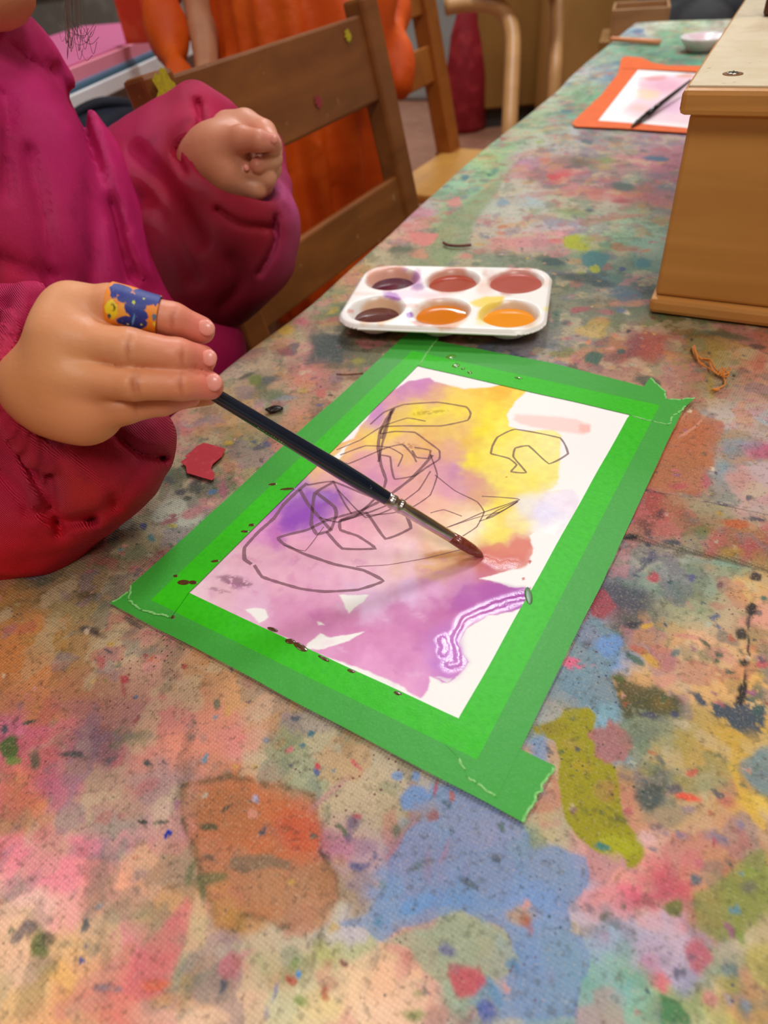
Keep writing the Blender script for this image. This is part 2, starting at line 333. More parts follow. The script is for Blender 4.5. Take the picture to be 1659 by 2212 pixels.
# broad colour of the stained canvas with the sleeve's shade painted in: (x, y, colour)
BP = '''20 1290 8A6838,100 1200 6E5840,60 1350 C07C42,20 1420 BE7840,150 1330 8E7A50,200 1250 887050,300 1250 A07A68,240 1180 7C6C50,330 1170 A09878,180 1400 A07C50,100 1400 A88046,260 1370 A8906E
60 1480 C08050,150 1480 A87050,250 1450 A5785C,330 1400 A8826A,330 1480 AA7E6A,420 1450 B0825A,500 1480 C08C5E,440 1530 C68068,560 1530 B89478,60 1550 BC7850,150 1550 A06862,250 1550 A0706A,350 1550 BC7870
20 1600 D0708A,100 1620 C66E70,200 1620 9E6870,300 1620 BC7A6C,400 1600 D0826C,500 1600 CA7E74,560 1620 A09678,620 1600 96966E,680 1580 AAA07C,700 1640 AAA586,60 1700 D4785A,130 1680 B66878,200 1650 A68870,260 1700 AA8470,320 1700 9C7A76,350 1760 C29694,230 1760 968478,150 1740 BC8474,50 1780 BE6E64
120 1800 C67A74,180 1800 DE828E,50 1850 E88490,120 1880 E0848C,200 1870 E08E80,260 1820 B48484,320 1850 C89878,370 1880 B49278,250 1930 E09C7C,330 1950 BC966C,50 1950 E8AEA0,130 1930 DE9A90,50 2010 E4B48C,150 2020 DAAC78,210 1990 CCA682,280 2000 E0848C,340 2000 DA7270,400 1990 BCA47C,460 1990 BE9684
60 2080 DCB496,130 2100 E0AA66,200 2080 DCA078,250 2120 E8866E,300 2080 E87E70,340 2090 DE7A5A,400 2080 BEAA82,480 2040 BEAA8C,480 2090 BA8A74,560 2060 AAA078,560 2120 BAA684,50 2160 D6AE78,150 2180 DE9E6E,230 2180 E2846C,330 2160 DEB494,420 2170 E6BE9E,540 2180 D0AA8C,620 2100 B4966E,640 2180 BCB892,700 2120 C6BE96,780 2100 E4BE96,700 2030 AAA86A,780 2000 B4B482,700 1960 BCB4A0,740 2180 D6BE84,800 2180 EABE9C
440 1750 AA6A3E,520 1720 BC6C3C,600 1730 C0683C,660 1780 CC5834,560 1800 C4683A,450 1820 BA683E,520 1870 A8785A,600 1880 B4845A,660 1920 BE8A62,560 1940 B48458,480 1940 C08C48,700 1850 8E7452,740 1900 9A8268,740 1780 A87082,740 1700 AE9C7C,790 1740 A89482,800 1840 A88A92,760 1980 BEB4BC,640 2000 B4A896,560 2010 BCA688,800 1690 B09C7E,850 1720 A89676,860 1640 A89A80,780 1640 AC9C7C,740 1590 A89A7C,920 1740 7E8EA6,980 1760 7C8CAA
950 1800 7E8CAC,880 1880 768CB0,900 1960 6C96C4,1000 1850 6E86B0,1060 1800 7A90AA,1080 1880 6A8ABA,1010 1940 688EBE,1150 1900 7490C0,1140 1840 80927E,1200 1860 8694B4,1240 1900 8C94B0,1180 1960 6A94C8,1100 1960 8A9CC4,960 2020 B0AE98,1020 2010 A4A88A,1050 2080 9CA88C,960 2090 A2AC90,880 2050 DCB28C,860 2110 E6B490,900 2180 E4B898,960 2180 A0B09A,1060 2180 6E9ECC,1100 2100 7094C4,1160 2100 6E96C4,1160 2180 7A90A6,1220 2100 7E9E94,1260 2160 6E9E92,1200 2040 8AA2B8,1260 1990 AE9CA6,1320 1960 C88282,1300 1880 D08A7C,1290 1820 C08E80,1330 1820 D89084
1240 1790 A09678,1180 1760 B4946E,1180 1700 8A9EA4,1180 1820 A0986A,1400 1800 C69684,1480 1780 C8987A,1440 1850 D0827C,1540 1850 C49A6C,1480 1900 BE8C72,1420 1920 C85A6C,1360 1930 D46878,1380 1990 C0969C,1440 2000 B29CAC,1480 2060 A898AA,1420 2080 A894A8,1360 2060 9C98AC,1320 2080 86A0B0,1300 2140 7EA49A,1380 2180 7EA892,1460 2140 9AA470,1520 2080 A8AC92,1560 2040 C4B490,1620 2060 B6A65C,1560 2140 CCAE58,1620 2180 A89C38,1560 1960 8E9248,1630 1900 8E9448,1540 1920 9A9A50,1640 2000 BEA880
1420 1640 B0944E,1500 1620 B4944E,1580 1600 BE983E,1640 1640 C8A040,1400 1700 B29068,1460 1740 BE9A6E,1540 1700 C0A072,1620 1720 D4B04A,1640 1800 B8A08A,1560 1780 C4967A,1340 1700 BC7E64,1300 1690 B07C5C,1360 1760 BE8868,1300 1640 AE8A56,1220 1700 BE8E66,1180 1640 B08A66,1170 1590 8896A0
1300 1560 6E9AAC,1220 1540 9C9A90,1200 1500 8A94A0,1180 1560 90968E,1400 1560 7E866E,1420 1500 6E6A42,1360 1480 74683A,1480 1540 7E7850,1540 1560 AC9050,1480 1600 A69048,1440 1580 94946E
1290 1420 6C8494,1250 1440 76909A,1260 1490 748CA0,1330 1400 6A8EBE,1290 1360 8A8C9C,1240 1380 8A8490,1310 1320 8C6068,1340 1290 505260,1280 1290 A85058,1370 1340 6A6462,1400 1360 8C8060,1440 1350 A09670,1460 1400 C09A70,1420 1430 C8A06C,1500 1440 C89A74,1520 1380 D0A078,1560 1420 C8A072,1580 1480 D4A468,1640 1440 D8A458,1640 1380 C09C6C,1500 1310 909272,1560 1320 B09272,1620 1280 C8A060,1650 1340 D0907C,1480 1470 C69872,1540 1490 CCA068
1260 1230 8E7C80,1320 1210 907E82,1380 1220 8C8C80,1330 1260 6A6C74,1400 1260 7A8C7C,1460 1240 808C80,1520 1260 7E8C76,1580 1250 84846C,1640 1250 A88450,1460 1290 868868,1540 1290 8C8A68,1600 1230 809070,1480 1200 8C9484,1400 1190 9A8E84
1300 1160 7E5C50,1380 1150 86643A,1380 1100 8E4C3A,1420 1110 A8503C,1460 1130 8C7048,1520 1140 8E6C4C,1580 1150 946448,1640 1180 985848,1500 1190 8C7E6E,1560 1190 98744C,1620 1210 A07440,1640 1130 AC9078,1540 1100 98906E,1480 1090 94886C
1440 1020 A87050,1400 1040 A07048,1360 1060 8C6A42,1500 1040 A87C66,1550 1070 948C80,1600 1080 B8968C,1640 1090 AC9690,1560 1000 8C9A9C,1600 1030 B89088,1640 1010 B09898,1460 960 B4643C,1500 920 B4643C,1520 980 AC7044,1460 900 BC7450,1540 940 A8948C,1590 960 8C949A,1640 960 BC7C8C,1600 900 B0A09C,1640 920 9CA4A8,1560 880 AC9C90,1640 850 C49A86,1540 840 AE9478,1480 840 A8805E,1420 800 A89070,1500 790 A07850,1560 800 A0906C,1640 800 B88068,1600 750 A07848,1520 740 96743C,1460 740 8E6C40,1460 790 947850,1650 740 A4604A,1600 700 8C6A44,1540 690 6E5C38,1440 690 6A6438,1480 710 786034
1400 730 8E5040,1380 760 9A4A40,1360 720 7C4A4C,1340 780 8C5E54,1420 760 A85C3C,1300 800 A07868,1260 820 A08862,1350 830 A88068,1380 860 A8785C,1300 840 A8806A,1200 790 8A7A84,1240 780 A87070,1160 790 7E7682,1100 790 6C6A7C,1060 780 545E6E,1000 760 7C5850,960 750 805C50,1200 750 6A6E72,1240 730 807E6C,1280 720 8C8870,1320 700 7E805A,1240 700 747668,1280 680 8A8A74,1340 670 7E8468,1380 650 5E6650,1300 640 848270,1240 640 7C7C64,1210 610 5E6650,1300 600 40565A,1360 600 566A64,1340 630 5A6E7A,1390 620 44524E
1240 560 6E7E68,1300 560 446A60,1360 570 6A7E68,1390 560 4E8276,1200 560 485E4A,1160 560 5E6C56,1260 520 8AA050,1300 530 7A9060,1340 520 84AC88,1390 520 82A894,1200 540 9C8878,1150 530 A88880,1100 520 C08478,1100 550 707A62,1060 560 748068,1000 560 7A8064,1040 520 A89C84,1000 510 A8A08C,960 540 848E66,900 560 7A8460,960 500 8A946C,900 530 A88874,880 510 C07E70,860 560 908C6C,820 560 A89C7C,780 570 A8986C,760 600 C08E58,740 610 B88E68,720 640 88885E,680 650 908A6E,740 680 6E7250,760 700 6C6C54
640 690 7E7C5C,700 690 A08868,620 730 9C8C6C,660 690 A87068,600 740 AC9458,640 760 AC8A74,720 740 4E5854,680 760 505A56,780 760 625E4C,760 790 98745C,800 780 6C6E50,580 760 A8947E,560 780 A89278,530 800 A88E84,520 820 9A846A,620 790 987064,560 820 66684C,600 830 A8886C,660 800 BC7C60,700 830 A8706A,740 820 A07864,660 860 A88468,720 860 986A54,560 870 8C8468,600 880 8C8870,520 860 A8885C,640 900 B07860,700 900 8C7058,600 920 A87C60,540 900 A07C58,480 880 988458,420 920 A88468
660 940 8C7058,600 950 A07458,500 930 8C7C50,440 920 A87C60,400 920 B07C6C,380 960 A8806E,420 960 90805C,480 960 8C845C,540 960 8E8864,600 980 8C7468,560 1000 A8906C,520 1010 A89870,480 1000 9C8C68,380 1010 8C846C,360 1050 64664C,400 1040 7C7A5E,440 1060 5C5E50,480 1060 8A7A60,520 1050 8C7C54,360 1090 948C78,320 1100 988C70,400 1090 8C8268,300 1140 8C8462,340 1140 6C5450,380 1120 8C6A68,420 1110 A07470,460 1100 8C8060,260 1150 4E443C,280 1200 7C7458,340 1180 8E8668,380 1160 88806A,420 1140 8E846A,200 1190 6C5E42,350 1230 905C54,300 1220 887058
840 520 C09C78,860 500 C48C80,900 480 C88880,940 480 8C9870,880 460 B08E94,920 450 A89898,960 450 8CA07A,1000 440 88A07A,980 420 74A080,1020 400 78A882,1000 390 8CB090,1060 370 80A878,1060 340 9CB878,1100 320 88AC7C,1120 300 9CAC90,1080 300 8CAC80,1140 270 94A888,1160 250 98AC84,1200 230 A0B090,1180 200 B0B4A0,1240 200 90AC88,1220 170 A8ACA8,1260 180 9CB49C,1260 150 A8ACAC,1300 130 8CA490,1300 160 6C8CA0,1280 200 6CA07C,1240 230 68946C,1220 250 749C90,1330 110 7EA890,1360 110 5E9470,1400 120 4E8468,1440 120 589070,1480 130 489074
1400 60 C8CCB8,1440 50 C8D0B8,1500 50 B4C8A8,1380 70 88A4B4,1440 70 78A880,1480 60 94B48C,1540 70 B4B8A8,1420 90 74A084,1480 100 5C9074
1160 300 A8B098,1200 290 9CA490,1240 300 A8A8A8,1200 320 A0A09C,1280 300 7C7C7C,1160 340 AC9CA0,1220 330 AC9C9C,1280 320 8C8084,1340 310 A09C8C,1400 310 8C7C84,1440 300 A0808C,1140 350 A8748C,1180 340 B47C64,1220 340 9C7068,1260 350 787060,1300 350 8C8C6C,1340 350 AC6C70,1400 340 B46C78,1440 350 A86878,1440 380 9C6070,1160 370 9C6458,1180 380 804858,1220 380 C04C50,1260 380 887474,1300 380 8C6C70,1360 390 748474,1300 400 A07078,1240 410 AC7470,1180 400 A89488,1140 400 B4AC98,1200 420 9C9C84
1280 420 B47064,1340 420 B45C5C,1380 420 A85C64,1420 430 A86468,1430 400 647074,1100 420 ACA494,1140 430 98A8A8,1200 440 B0A890,1260 440 8C9880,1320 440 A8A08C,1380 450 909878,1420 460 849070,1100 450 B0AC9C,1060 450 ACB0A0,1140 460 A0A08C,1200 460 909C70,1260 460 74846C,1320 470 8C9078,1060 480 A09C8C,1120 480 A8A89C,1180 480 9C98A0,1240 490 9C98A0,1300 480 A0AC90,1360 480 94B090,1400 490 8CA88C,1100 500 A89488,1160 500 B89090,1210 510 C88888,1060 500 ACA08C,1400 540 90A08C,1340 550 8C9880'''
bpts = [t.split() for ln in BP.split('\n') for t in ln.split(',')]
bx = np.array([float(t[0]) for t in bpts]); by = np.array([float(t[1]) for t in bpts]); bc = np.array([lin(t[2]) for t in bpts])
gx, gy = np.meshgrid(np.arange(-300, 2000, 16.), np.arange(20, 2420, 16.))
num = 0; den = 0
ysc = np.clip((by+150)/1100, .25, 1)
for x_, y_, c_, k_ in zip(bx, by, bc, ysc):
    q = 1/(((gx-x_)/(30*k_))**2+((gy-y_)/(22*k_))**2+.35)**2.2; num = num+q[..., None]*c_; den = den+q
GRD = num/den[..., None]
def samp(px, py):
    i = np.clip((px+300)/16, 0, gx.shape[1]-1.001); j = np.clip((py-20)/16, 0, gx.shape[0]-1.001)
    a = i.astype(int); b = j.astype(int); fx = (i-a)[:, None]; fy = (j-b)[:, None]
    return (GRD[b, a]*(1-fx)+GRD[b, a+1]*fx)*(1-fy)+(GRD[b+1, a]*(1-fx)+GRD[b+1, a+1]*fx)*fy
fX, fY = X.ravel(), Y.ravel(); fpx, fpy = PX.ravel(), PY.ravel()
jx = fbm2(fX*160, fY*160, 51, 3)*.004; jy = fbm2(fX*160, fY*160, 52, 3)*.004
sx_, sy_ = proj(fX+wx.ravel()*2.6+jx, np.maximum(fY+wy.ravel()*2.6+jy, ymin), np.full_like(fX, TZ))
COL = samp(sx_, sy_)
# lighter canvas showing and darker grime, in patches
n1 = fbm2(fX*45, fY*45, 61, 4)[:, None]; COL = COL*(1.22+.24*n1)
n2 = sstep(.14, .34, fbm2(fX*75, fY*75, 62, 4))[:, None]*.5; COL = COL*(1-n2)+np.array(lin('C8B48E'))*n2
n3 = sstep(.18, .38, fbm2(fX*90, fY*70, 63, 4))[:, None]*.55; COL = COL*(1-n3)+COL*np.array([.42, .46, .44])*n3
for sd, cc in ((71, 'D07A82'), (72, '5E7E5A'), (73, 'C88A4A'), (74, '7A6C86'), (75, 'B84E54'), (76, '54706C')):
    a_ = sstep(.30, .40, fbm2(fX*52+sd, fY*52, sd, 4))[:, None]*.38; COL = COL*(1-a_)+lin(cc)*a_
GR = fbm2(fX*420, fY*420, 81, 3)
def put(idx, a, c): COL[idx] = COL[idx]*(1-a[:, None])+c*a[:, None]
def B(x, y, rx, ry, c, a=.9, soft=.35, rot=0, g=0):
    """stain: soft ragged ellipse; g = worn grain"""
    R_ = max(rx, ry)*1.5
    idx = np.nonzero((fpx > x-R_) & (fpx < x+R_) & (fpy > y-R_) & (fpy < y+R_))[0]
    if not len(idx): return
    dx = fpx[idx]-x; dy = fpy[idx]-y; cr, sr = math.cos(math.radians(rot)), math.sin(math.radians(rot))
    d = np.sqrt(((dx*cr+dy*sr)/rx)**2+((-dx*sr+dy*cr)/ry)**2)
    d = d*(1+.24*noise2(dx/R_*2.6+x*.37, dy/R_*2.6+y*.53, 5)+.12*noise2(dx/R_*6+y, dy/R_*6+x, 6))
    al = a*(1-sstep(1-soft, 1+soft*.4, d))
    if g: al = al*sstep(-.25, .1, GR[idx]*g+(.35*(1-d)))
    put(idx, al, lin(c))
def PG(pts, c, a=.9, soft=5, g=0, edge=None):
    p = np.array([[float(t) for t in s.split(',')] for s in pts.split()]); x0, y0 = p.min(0)-soft*2; x1, y1 = p.max(0)+soft*2
    idx = np.nonzero((fpx > x0) & (fpx < x1) & (fpy > y0) & (fpy < y1))[0]
    if not len(idx): return
    X_, Y_ = fpx[idx], fpy[idx]; dm = np.full(len(idx), 1e9); ins = np.zeros(len(idx), bool)
    for (ax, ay), (bx_, by_) in zip(p, np.roll(p, -1, 0)):
        ex, ey = bx_-ax, by_-ay; t = np.clip(((X_-ax)*ex+(Y_-ay)*ey)/(ex*ex+ey*ey+1e-9), 0, 1)
        dm = np.minimum(dm, (X_-ax-t*ex)**2+(Y_-ay-t*ey)**2)
        cnd = ((ay > Y_) != (by_ > Y_)) & (X_ < ex*(Y_-ay)/(ey if ey else 1e-9)+ax); ins ^= cnd
    d = np.sqrt(dm)*np.where(ins, 1, -1); al = a*sstep(-soft, soft, d)
    if g: al = al*sstep(-.3, .05, GR[idx]*g+.02*d)
    put(idx, al, lin(c))
    if edge: put(idx, edge[2]*np.exp(-((d-edge[1]*.4)/edge[1])**2)*np.clip(.6+1.2*GR[idx], 0, 1), lin(edge[0]))
# random splatters everywhere, laid in real size on the cloth
SPL = ['3C5A50', '2E4E5A', '8C3A44', 'C86A6E', '4A4A5E', '6C7A40', 'C8A040', 'D89A8A', '34465A', 'B85A3C', 'E0C8A8', '5A8A9C', '46603C', '9A5A7A', 'B8BCA8']
order = np.argsort(fX)
def splat(x, y, r, c, a):
    m = (np.abs(fX-x) < r*1.6) & (np.abs(fY-y) < r*1.6); idx = np.nonzero(m)[0]
    if len(idx):
        th = np.arctan2(fY[idx]-y, fX[idx]-x); k = r*(1+.3*np.sin(2*th+x*900)+.2*np.sin(3*th+y*700)); d = np.hypot(fX[idx]-x, fY[idx]-y)/k
        put(idx, a*(1-sstep(.75, 1.1, d)), lin(c))
for _ in range(420):
    u = rng.uniform(-.3, U1); v = rng.uniform(0, .6); r = .0015*math.exp(rng.normal(.5, .65)); p = TP(u, v)
    splat(p[0], p[1], min(r, .012), SPL[rng.integers(len(SPL))], rng.uniform(.25, .75))
# --- stains that can be recognised, near part
PG('382,1690 400,1682 490,1675 560,1684 600,1678 690,1700 690,1770 702,1830 733,1880 727,1935 665,1975 600,1992 540,1962 512,1962 508,1990 455,1992 452,1950 428,1920 424,1880 398,1812 378,1760', 'B4683E', .55, 5, 0, ('54482A', 8, .75))
B(480, 1750, 90, 60, 'A8683C', .55); B(650, 1775, 60, 60, 'CC5430', .7, .6); B(590, 1720, 60, 32, 'C26C3C', .5, .6); B(600, 1895, 100, 55, 'B8855E', .6, .6); B(480, 1955, 45, 35, 'BE8C4A', .6, .6)
B(660, 1960, 60, 40, 'BE8C6C', .5, .5); PG('495,1850 560,1838 630,1846 625,1862 580,1866 520,1878 490,1872', '7E6A52', .8, 4); B(448, 1838, 34, 44, 'B87858', .5)
B(482, 1744, 38, 4, '22382E', .95, .4, -28, 1); B(440, 1787, 22, 10, '4E5034', .9, .4, 20); B(550, 1720, 9, 11, 'B0A6BC', .9, .3); B(545, 1750, 15, 11, 'D08A72', .9, .3)
B(702, 1828, 20, 12, '36342A', .8, .6, 25, 1); B(406, 1885, 11, 34, '5E6A44', .75, .7, 20); B(455, 1895, 52, 14, '58663E', .75, .6, -14); B(430, 1925, 9, 28, '55663E', .7, .7); B(450, 1855, 20, 8, '44483A', .7, .5, 10)
B(351, 1799, 9, 11, '1E2E9E', 1, .15, 20); B(299, 1769, 11, 6, '20342E', .95, .3, 10); B(335, 1775, 20, 5, '2E443C', .9, .4); B(322, 1646, 11, 9, '3E4A48', .95, .4); B(354, 1646, 6, 6, '6A5458', .8)
B(15, 1620, 22, 30, '4C6A30', .95, .3); B(20, 1645, 22, 10, '6C8A3C', .9, .4); B(73, 1643, 14, 24, '4E5E46', .85, .6); B(150, 1626, 32, 6, '2C4A44', .9, .4, 5); B(60, 1562, 20, 4, '2E5046', .9, .4, -15); B(5, 1578, 10, 9, '2E5058', .9, .4)
B(195, 1363, 42, 11, '3C3638', .85, .6, 14, 1.2); B(240, 1400, 12, 5, '3A4048', .8, .4, 30); B(185, 1280, 24, 9, '54482C', .8, .4, -12); B(290, 1335, 30, 7, '4E4640', .8, .5, 20, 1); B(275, 1460, 11, 10, 'A83440', .9, .4); B(270, 1484, 6, 18, '9A4448', .7, .5)
B(218, 1425, 14, 14, 'C04848', .6, .6); B(392, 1437, 12, 6, '9A3238', .85, .4, -20); B(460, 1508, 9, 15, '5A6450', .85, .4); B(458, 1540, 5, 5, '5A8496', .9, .3); B(291, 1503, 6, 4, '3E6A8C', .9, .3); B(568, 1597, 9, 7, '4A8096', .85, .4); B(672, 1576, 8, 7, '2E6A76', .9, .3); B(657, 1600, 7, 7, '2E6A76', .9, .3)
B(693, 1643, 7, 7, 'C83A4A', .9, .3); B(692, 1657, 7, 8, '4A5E96', .9, .3); B(615, 1640, 60, 34, '7E8466', .5, .8, 0, 1); B(700, 1715, 8, 40, 'C08A8A', .6, .6, 55); B(735, 1690, 9, 40, 'C08C84', .6, .6, 50); B(775, 1640, 5, 22, 'C8505C', .8, .4, -40)
B(764, 1762, 17, 25, '5E4C70', .8, .5); B(772, 1746, 12, 8, 'B84850', .7, .4); B(755, 1795, 12, 14, '56506E', .75, .5); PG('755,1850 790,1862 818,1845 812,1830 800,1865 780,1880 760,1868', '4A5080', .85, 4); B(790, 1820, 26, 24, '8E6C8E', .6, .6); B(720, 1800, 30, 34, 'A06078', .5, .6); B(852, 1785, 10, 20, '52644A', .8, .5, 10)
B(75, 2035, 28, 36, '5E7038', .9, .5, -20); B(95, 2018, 24, 16, '46503A', .8, .5); B(90, 2090, 30, 22, '9A8C58', .5, .8); B(170, 2065, 7, 8, '2E4C9A', .95, .3); B(178, 2037, 5, 5, '3A4E7A', .9); B(11, 2013, 6, 6, '3E7A5A', .9, .3); B(215, 2125, 30, 9, '4E7084', .7, .6, -10, 1.5); B(250, 2130, 20, 6, '4E7084', .7, .5, 0, 1.5)
PG('400,1935 408,1950 388,2040 372,2100 340,2140 300,2150 268,2140 280,2060 340,2000', 'DE7074', .75, 8); B(340, 2115, 40, 14, 'E0683C', .75, .6, -10); B(245, 2190, 90, 60, 'E8806C', .6, .8); B(350, 2150, 30, 16, 'E0A03C', .4, .8)
B(488, 2080, 26, 34, 'C07078', .85, .35, 15); B(520, 2055, 30, 10, 'C8808A', .6, .6, -30); B(505, 2075, 10, 16, 'A86458', .6, .6); B(635, 2115, 17, 9, 'C05040', .9, .3, 25); B(650, 2100, 7, 8, '5A96CC', 1, .2); B(600, 2140, 5, 30, '6C74A8', .7, .6, 8); B(583, 2190, 5, 20, '6C74A8', .6, .6, 10)
B(637, 2075, 12, 20, '7C9450', .7, .7); B(660, 2168, 18, 14, '86A04C', .8, .6, 40); B(690, 2010, 10, 40, '5C5440', .55, .8, 0, 1); B(678, 2060, 8, 60, '4C4A38', .5, .9, -5, 1.2); B(385, 2020, 20, 16, '8C8A70', .4, .9)
B(300, 1990, 80, 40, 'A8A074', .45, .9, 30); B(90, 1860, 90, 60, 'F08498', .45, .9); B(180, 1810, 50, 30, 'EA8896', .5, .8)
B(365, 1215, 42, 38, 'A06466', .7, .6); B(100, 1690, 60, 30, 'B85A78', .4, .8); B(170, 1600, 80, 40, '8E6478', .35, .9); B(440, 1640, 50, 30, 'C88058', .4, .9); B(520, 1590, 70, 40, 'D87E70', .4, .9); B(60, 1430, 60, 60, 'D08038', .4, .9)
# right-hand near part
PG('930,1690 1010,1710 1130,1790 1150,1835 1200,1828 1268,1852 1272,1900 1255,1935 1228,1960 1236,2000 1262,2030 1282,2080 1262,2130 1250,2212 1080,2212 1090,2130 1120,2060 1086,2005 1045,1980 1000,1972 930,1992 862,2012 838,2030 812,2022 788,1992 735,1984 740,1976 800,1966 845,1900 842,1850 878,1790 905,1770', '7A94BC', .75, 3, 0, ('5C80B4', 4, .5))
B(900, 1960, 60, 26, '6898CC', .8, .6, -25); B(1000, 1950, 90, 26, '6890C4', .7, .7); B(1150, 1950, 80, 60, '7898CC', .6, .8); B(1000, 1760, 80, 50, '7E8EAC', .6, .8); B(960, 1850, 80, 50, '7C88A8', .5, .8); B(1170, 1860, 50, 40, '8494B4', .7, .6); B(1160, 1820, 30, 22, '808E74', .6, .7)
B(895, 1717, 33, 30, '6E90C0', .95, .25); B(857, 1671, 15, 10, '7494C0', .9, .3); B(900, 1672, 9, 13, '7494C0', .9, .3); B(822, 1984, 12, 10, '4C84A4', .8, .4)
B(1090, 1855, 40, 8, '5C5C64', .6, .6, 20, 1); B(1020, 1908, 30, 12, '4C5A66', .85, .5, 22); B(910, 1870, 30, 12, '5C6E70', .7, .5, -20, 1); B(935, 1760, 16, 14, '8A3C48', .9, .4); B(940, 1700, 5, 22, 'A84858', .8, .4, 8); B(920, 1745, 34, 30, 'A08A80', .5, .7)
B(960, 1850, 8, 34, 'A8708A', .5, .7, 20); B(925, 1870, 12, 50, '9A7894', .4, .8); B(1130, 1975, 36, 24, 'BC9870', .8, .6); B(1142, 1988, 14, 18, 'AE5C3C', .8, .6); B(1150, 2010, 8, 14, 'A06474', .7, .6)
PG('840,2030 900,2012 985,1995 1000,1972 1030,1990 1090,2010 1110,2060 1122,2085 1090,2120 1040,2125 1010,2160 960,2180 945,2130 905,2098 890,2050', 'A2AA8C', .75, 4); B(1002, 2150, 60, 40, '9CB098', .5, .8)
B(1007, 2128, 42, 38, 'C4505C', .92, .3); B(985, 2100, 18, 14, 'B0606A', .8, .4); B(968, 2058, 24, 14, '6C6C94', .85, .4, 35); B(1050, 2185, 22, 28, '5464A8', .9, .35, -20); B(1105, 2092, 16, 14, '4C80AC', .8, .5); B(890, 2196, 22, 16, '6C8C3C', .7, .6); B(900, 2150, 12, 8, '7C8850', .6)
PG('1155,1566 1182,1560 1214,1548 1224,1530 1272,1524 1290,1540 1284,1580 1286,1618 1322,1640 1336,1700 1345,1760 1380,1812 1378,1836 1366,1862 1348,1866 1342,1848 1330,1836 1292,1845 1246,1802 1226,1764 1210,1690 1213,1640 1200,1600 1168,1588', '9A9208', 1, 2.5)
B(1190, 1575, 34, 20, '8C7C24', .7, .7); B(1235, 1605, 24, 14, 'B09444', .6, .8); B(1330, 1820, 46, 34, 'AEB012', .7, .6); B(1260, 1650, 26, 14, 'B89828', .5, .8); B(1310, 1755, 60, 12, '5A5E28', .75, .7, 12, 1.6); B(1302, 1828, 18, 8, '2C7A78', .9, .3); B(1318, 1700, 16, 30, 'A87830', .5, .8)
B(1318, 1590, 42, 40, 'AC6A66', .9, .18); B(1310, 1575, 30, 20, '9A6A68', .5, .8, 0, 1)
PG('1284,1326 1312,1345 1340,1365 1338,1385 1352,1398 1344,1410 1330,1415 1327,1452 1336,1480 1342,1520 1336,1543 1310,1542 1278,1520 1238,1495 1206,1480 1220,1440 1250,1380', '74909E', .85, 3, 0, ('56808E', 4, .5)); B(1322, 1388, 34, 24, '6E96CE', .85, .4); B(1280, 1365, 26, 22, '8488A0', .7, .6); B(1316, 1530, 22, 18, '7EAAB8', .7, .5); B(1273, 1387, 16, 12, '565C66', .7, .7)
B(1248, 1428, 34, 12, 'F0648C', .9, .5, 5, 1.8); B(1230, 1470, 24, 16, '6E8EA4', .6, .7); B(1200, 1520, 40, 26, '96988C', .5, .8); B(1170, 1620, 24, 40, '7494BC', .8, .5)
PG('1330,1444 1352,1450 1400,1475 1450,1490 1482,1512 1470,1548 1420,1545 1345,1548 1336,1500', '4A4826', .85, 8, 1); B(1345, 1455, 18, 12, '50642A', .7, .6); B(1440, 1515, 30, 16, '8C6C24', .5, .8); B(1410, 1560, 70, 26, '7A8268', .7, .7); B(1405, 1538, 32, 10, '404060', .8, .6, 15, 1); B(1462, 1540, 12, 10, '404468', .8, .5); B(1380, 1580, 50, 18, '687464', .5, .8)
PG('1492,1488 1520,1492 1545,1515 1590,1520 1620,1500 1659,1520 1659,1600 1630,1600 1590,1575 1556,1548 1520,1520', '22425A', .92, 6, 1.4); B(1640, 1500, 20, 50, '3C5E54', .8, .5, 0, 1.2); B(1555, 1412, 10, 12, '2E5444', .9, .4, 0, 1); B(1580, 1448, 13, 11, '2E5444', .9, .4, 0, 1); B(1600, 1415, 11, 14, '2E5444', .9, .4, 0, 1); B(1525, 1385, 18, 5, '385040', .8, .5, 45, 1)
B(1626, 1312, 13, 17, '14141C', .95, .3); B(1624, 1345, 6, 24, '2A2A2C', .85, .6, 0, .6); B(1601, 1366, 20, 14, '2C2A28', .95, .4, 18); B(1618, 1400, 4, 22, '1C1C20', .95, .4, 6); B(1612, 1425, 11, 15, '20201E', .95, .5, 0, 1); B(1613, 1455, 4, 18, '1C1C20', .9, .5); B(1612, 1485, 12, 22, '161618', .97, .35); B(1607, 1510, 11, 14, '161618', .97, .35); B(1634, 1382, 5, 5, '3A4040', .9)
B(1375, 1415, 24, 6, '3E6254', .85, .4, 35); B(1460, 1400, 13, 7, '4E6A70', .8, .5); B(1405, 1415, 34, 9, 'D0A030', .8, .6, 40); B(1380, 1395, 22, 9, 'B85840', .7, .5, 15); B(1372, 1345, 24, 10, '34303A', .9, .5, -10, .6); B(1400, 1347, 16, 6, 'D8A820', .8, .5, -20, 2); B(1384, 1318, 7, 5, 'D8A030', .8, .5, 0, 2)
PG('1290,1262 1340,1255 1385,1290 1400,1330 1370,1322 1330,1300', '50505C', .75, 10, .8); PG('1285,1270 1310,1270 1335,1308 1310,1335 1288,1330 1275,1300', 'A04450', .9, 4); B(1410, 1240, 16, 13, 'B83C4C', .85, .5, 20, .8); B(1494, 1243, 9, 11, '545880', .9, .4); B(1556, 1260, 10, 8, '6A4048', .8, .5, -20); B(1540, 1325, 14, 6, '4C5C84', .8, .5, -30, 1.5); B(1545, 1340, 14, 5, '4C5C84', .8, .5, 50, 1.2)
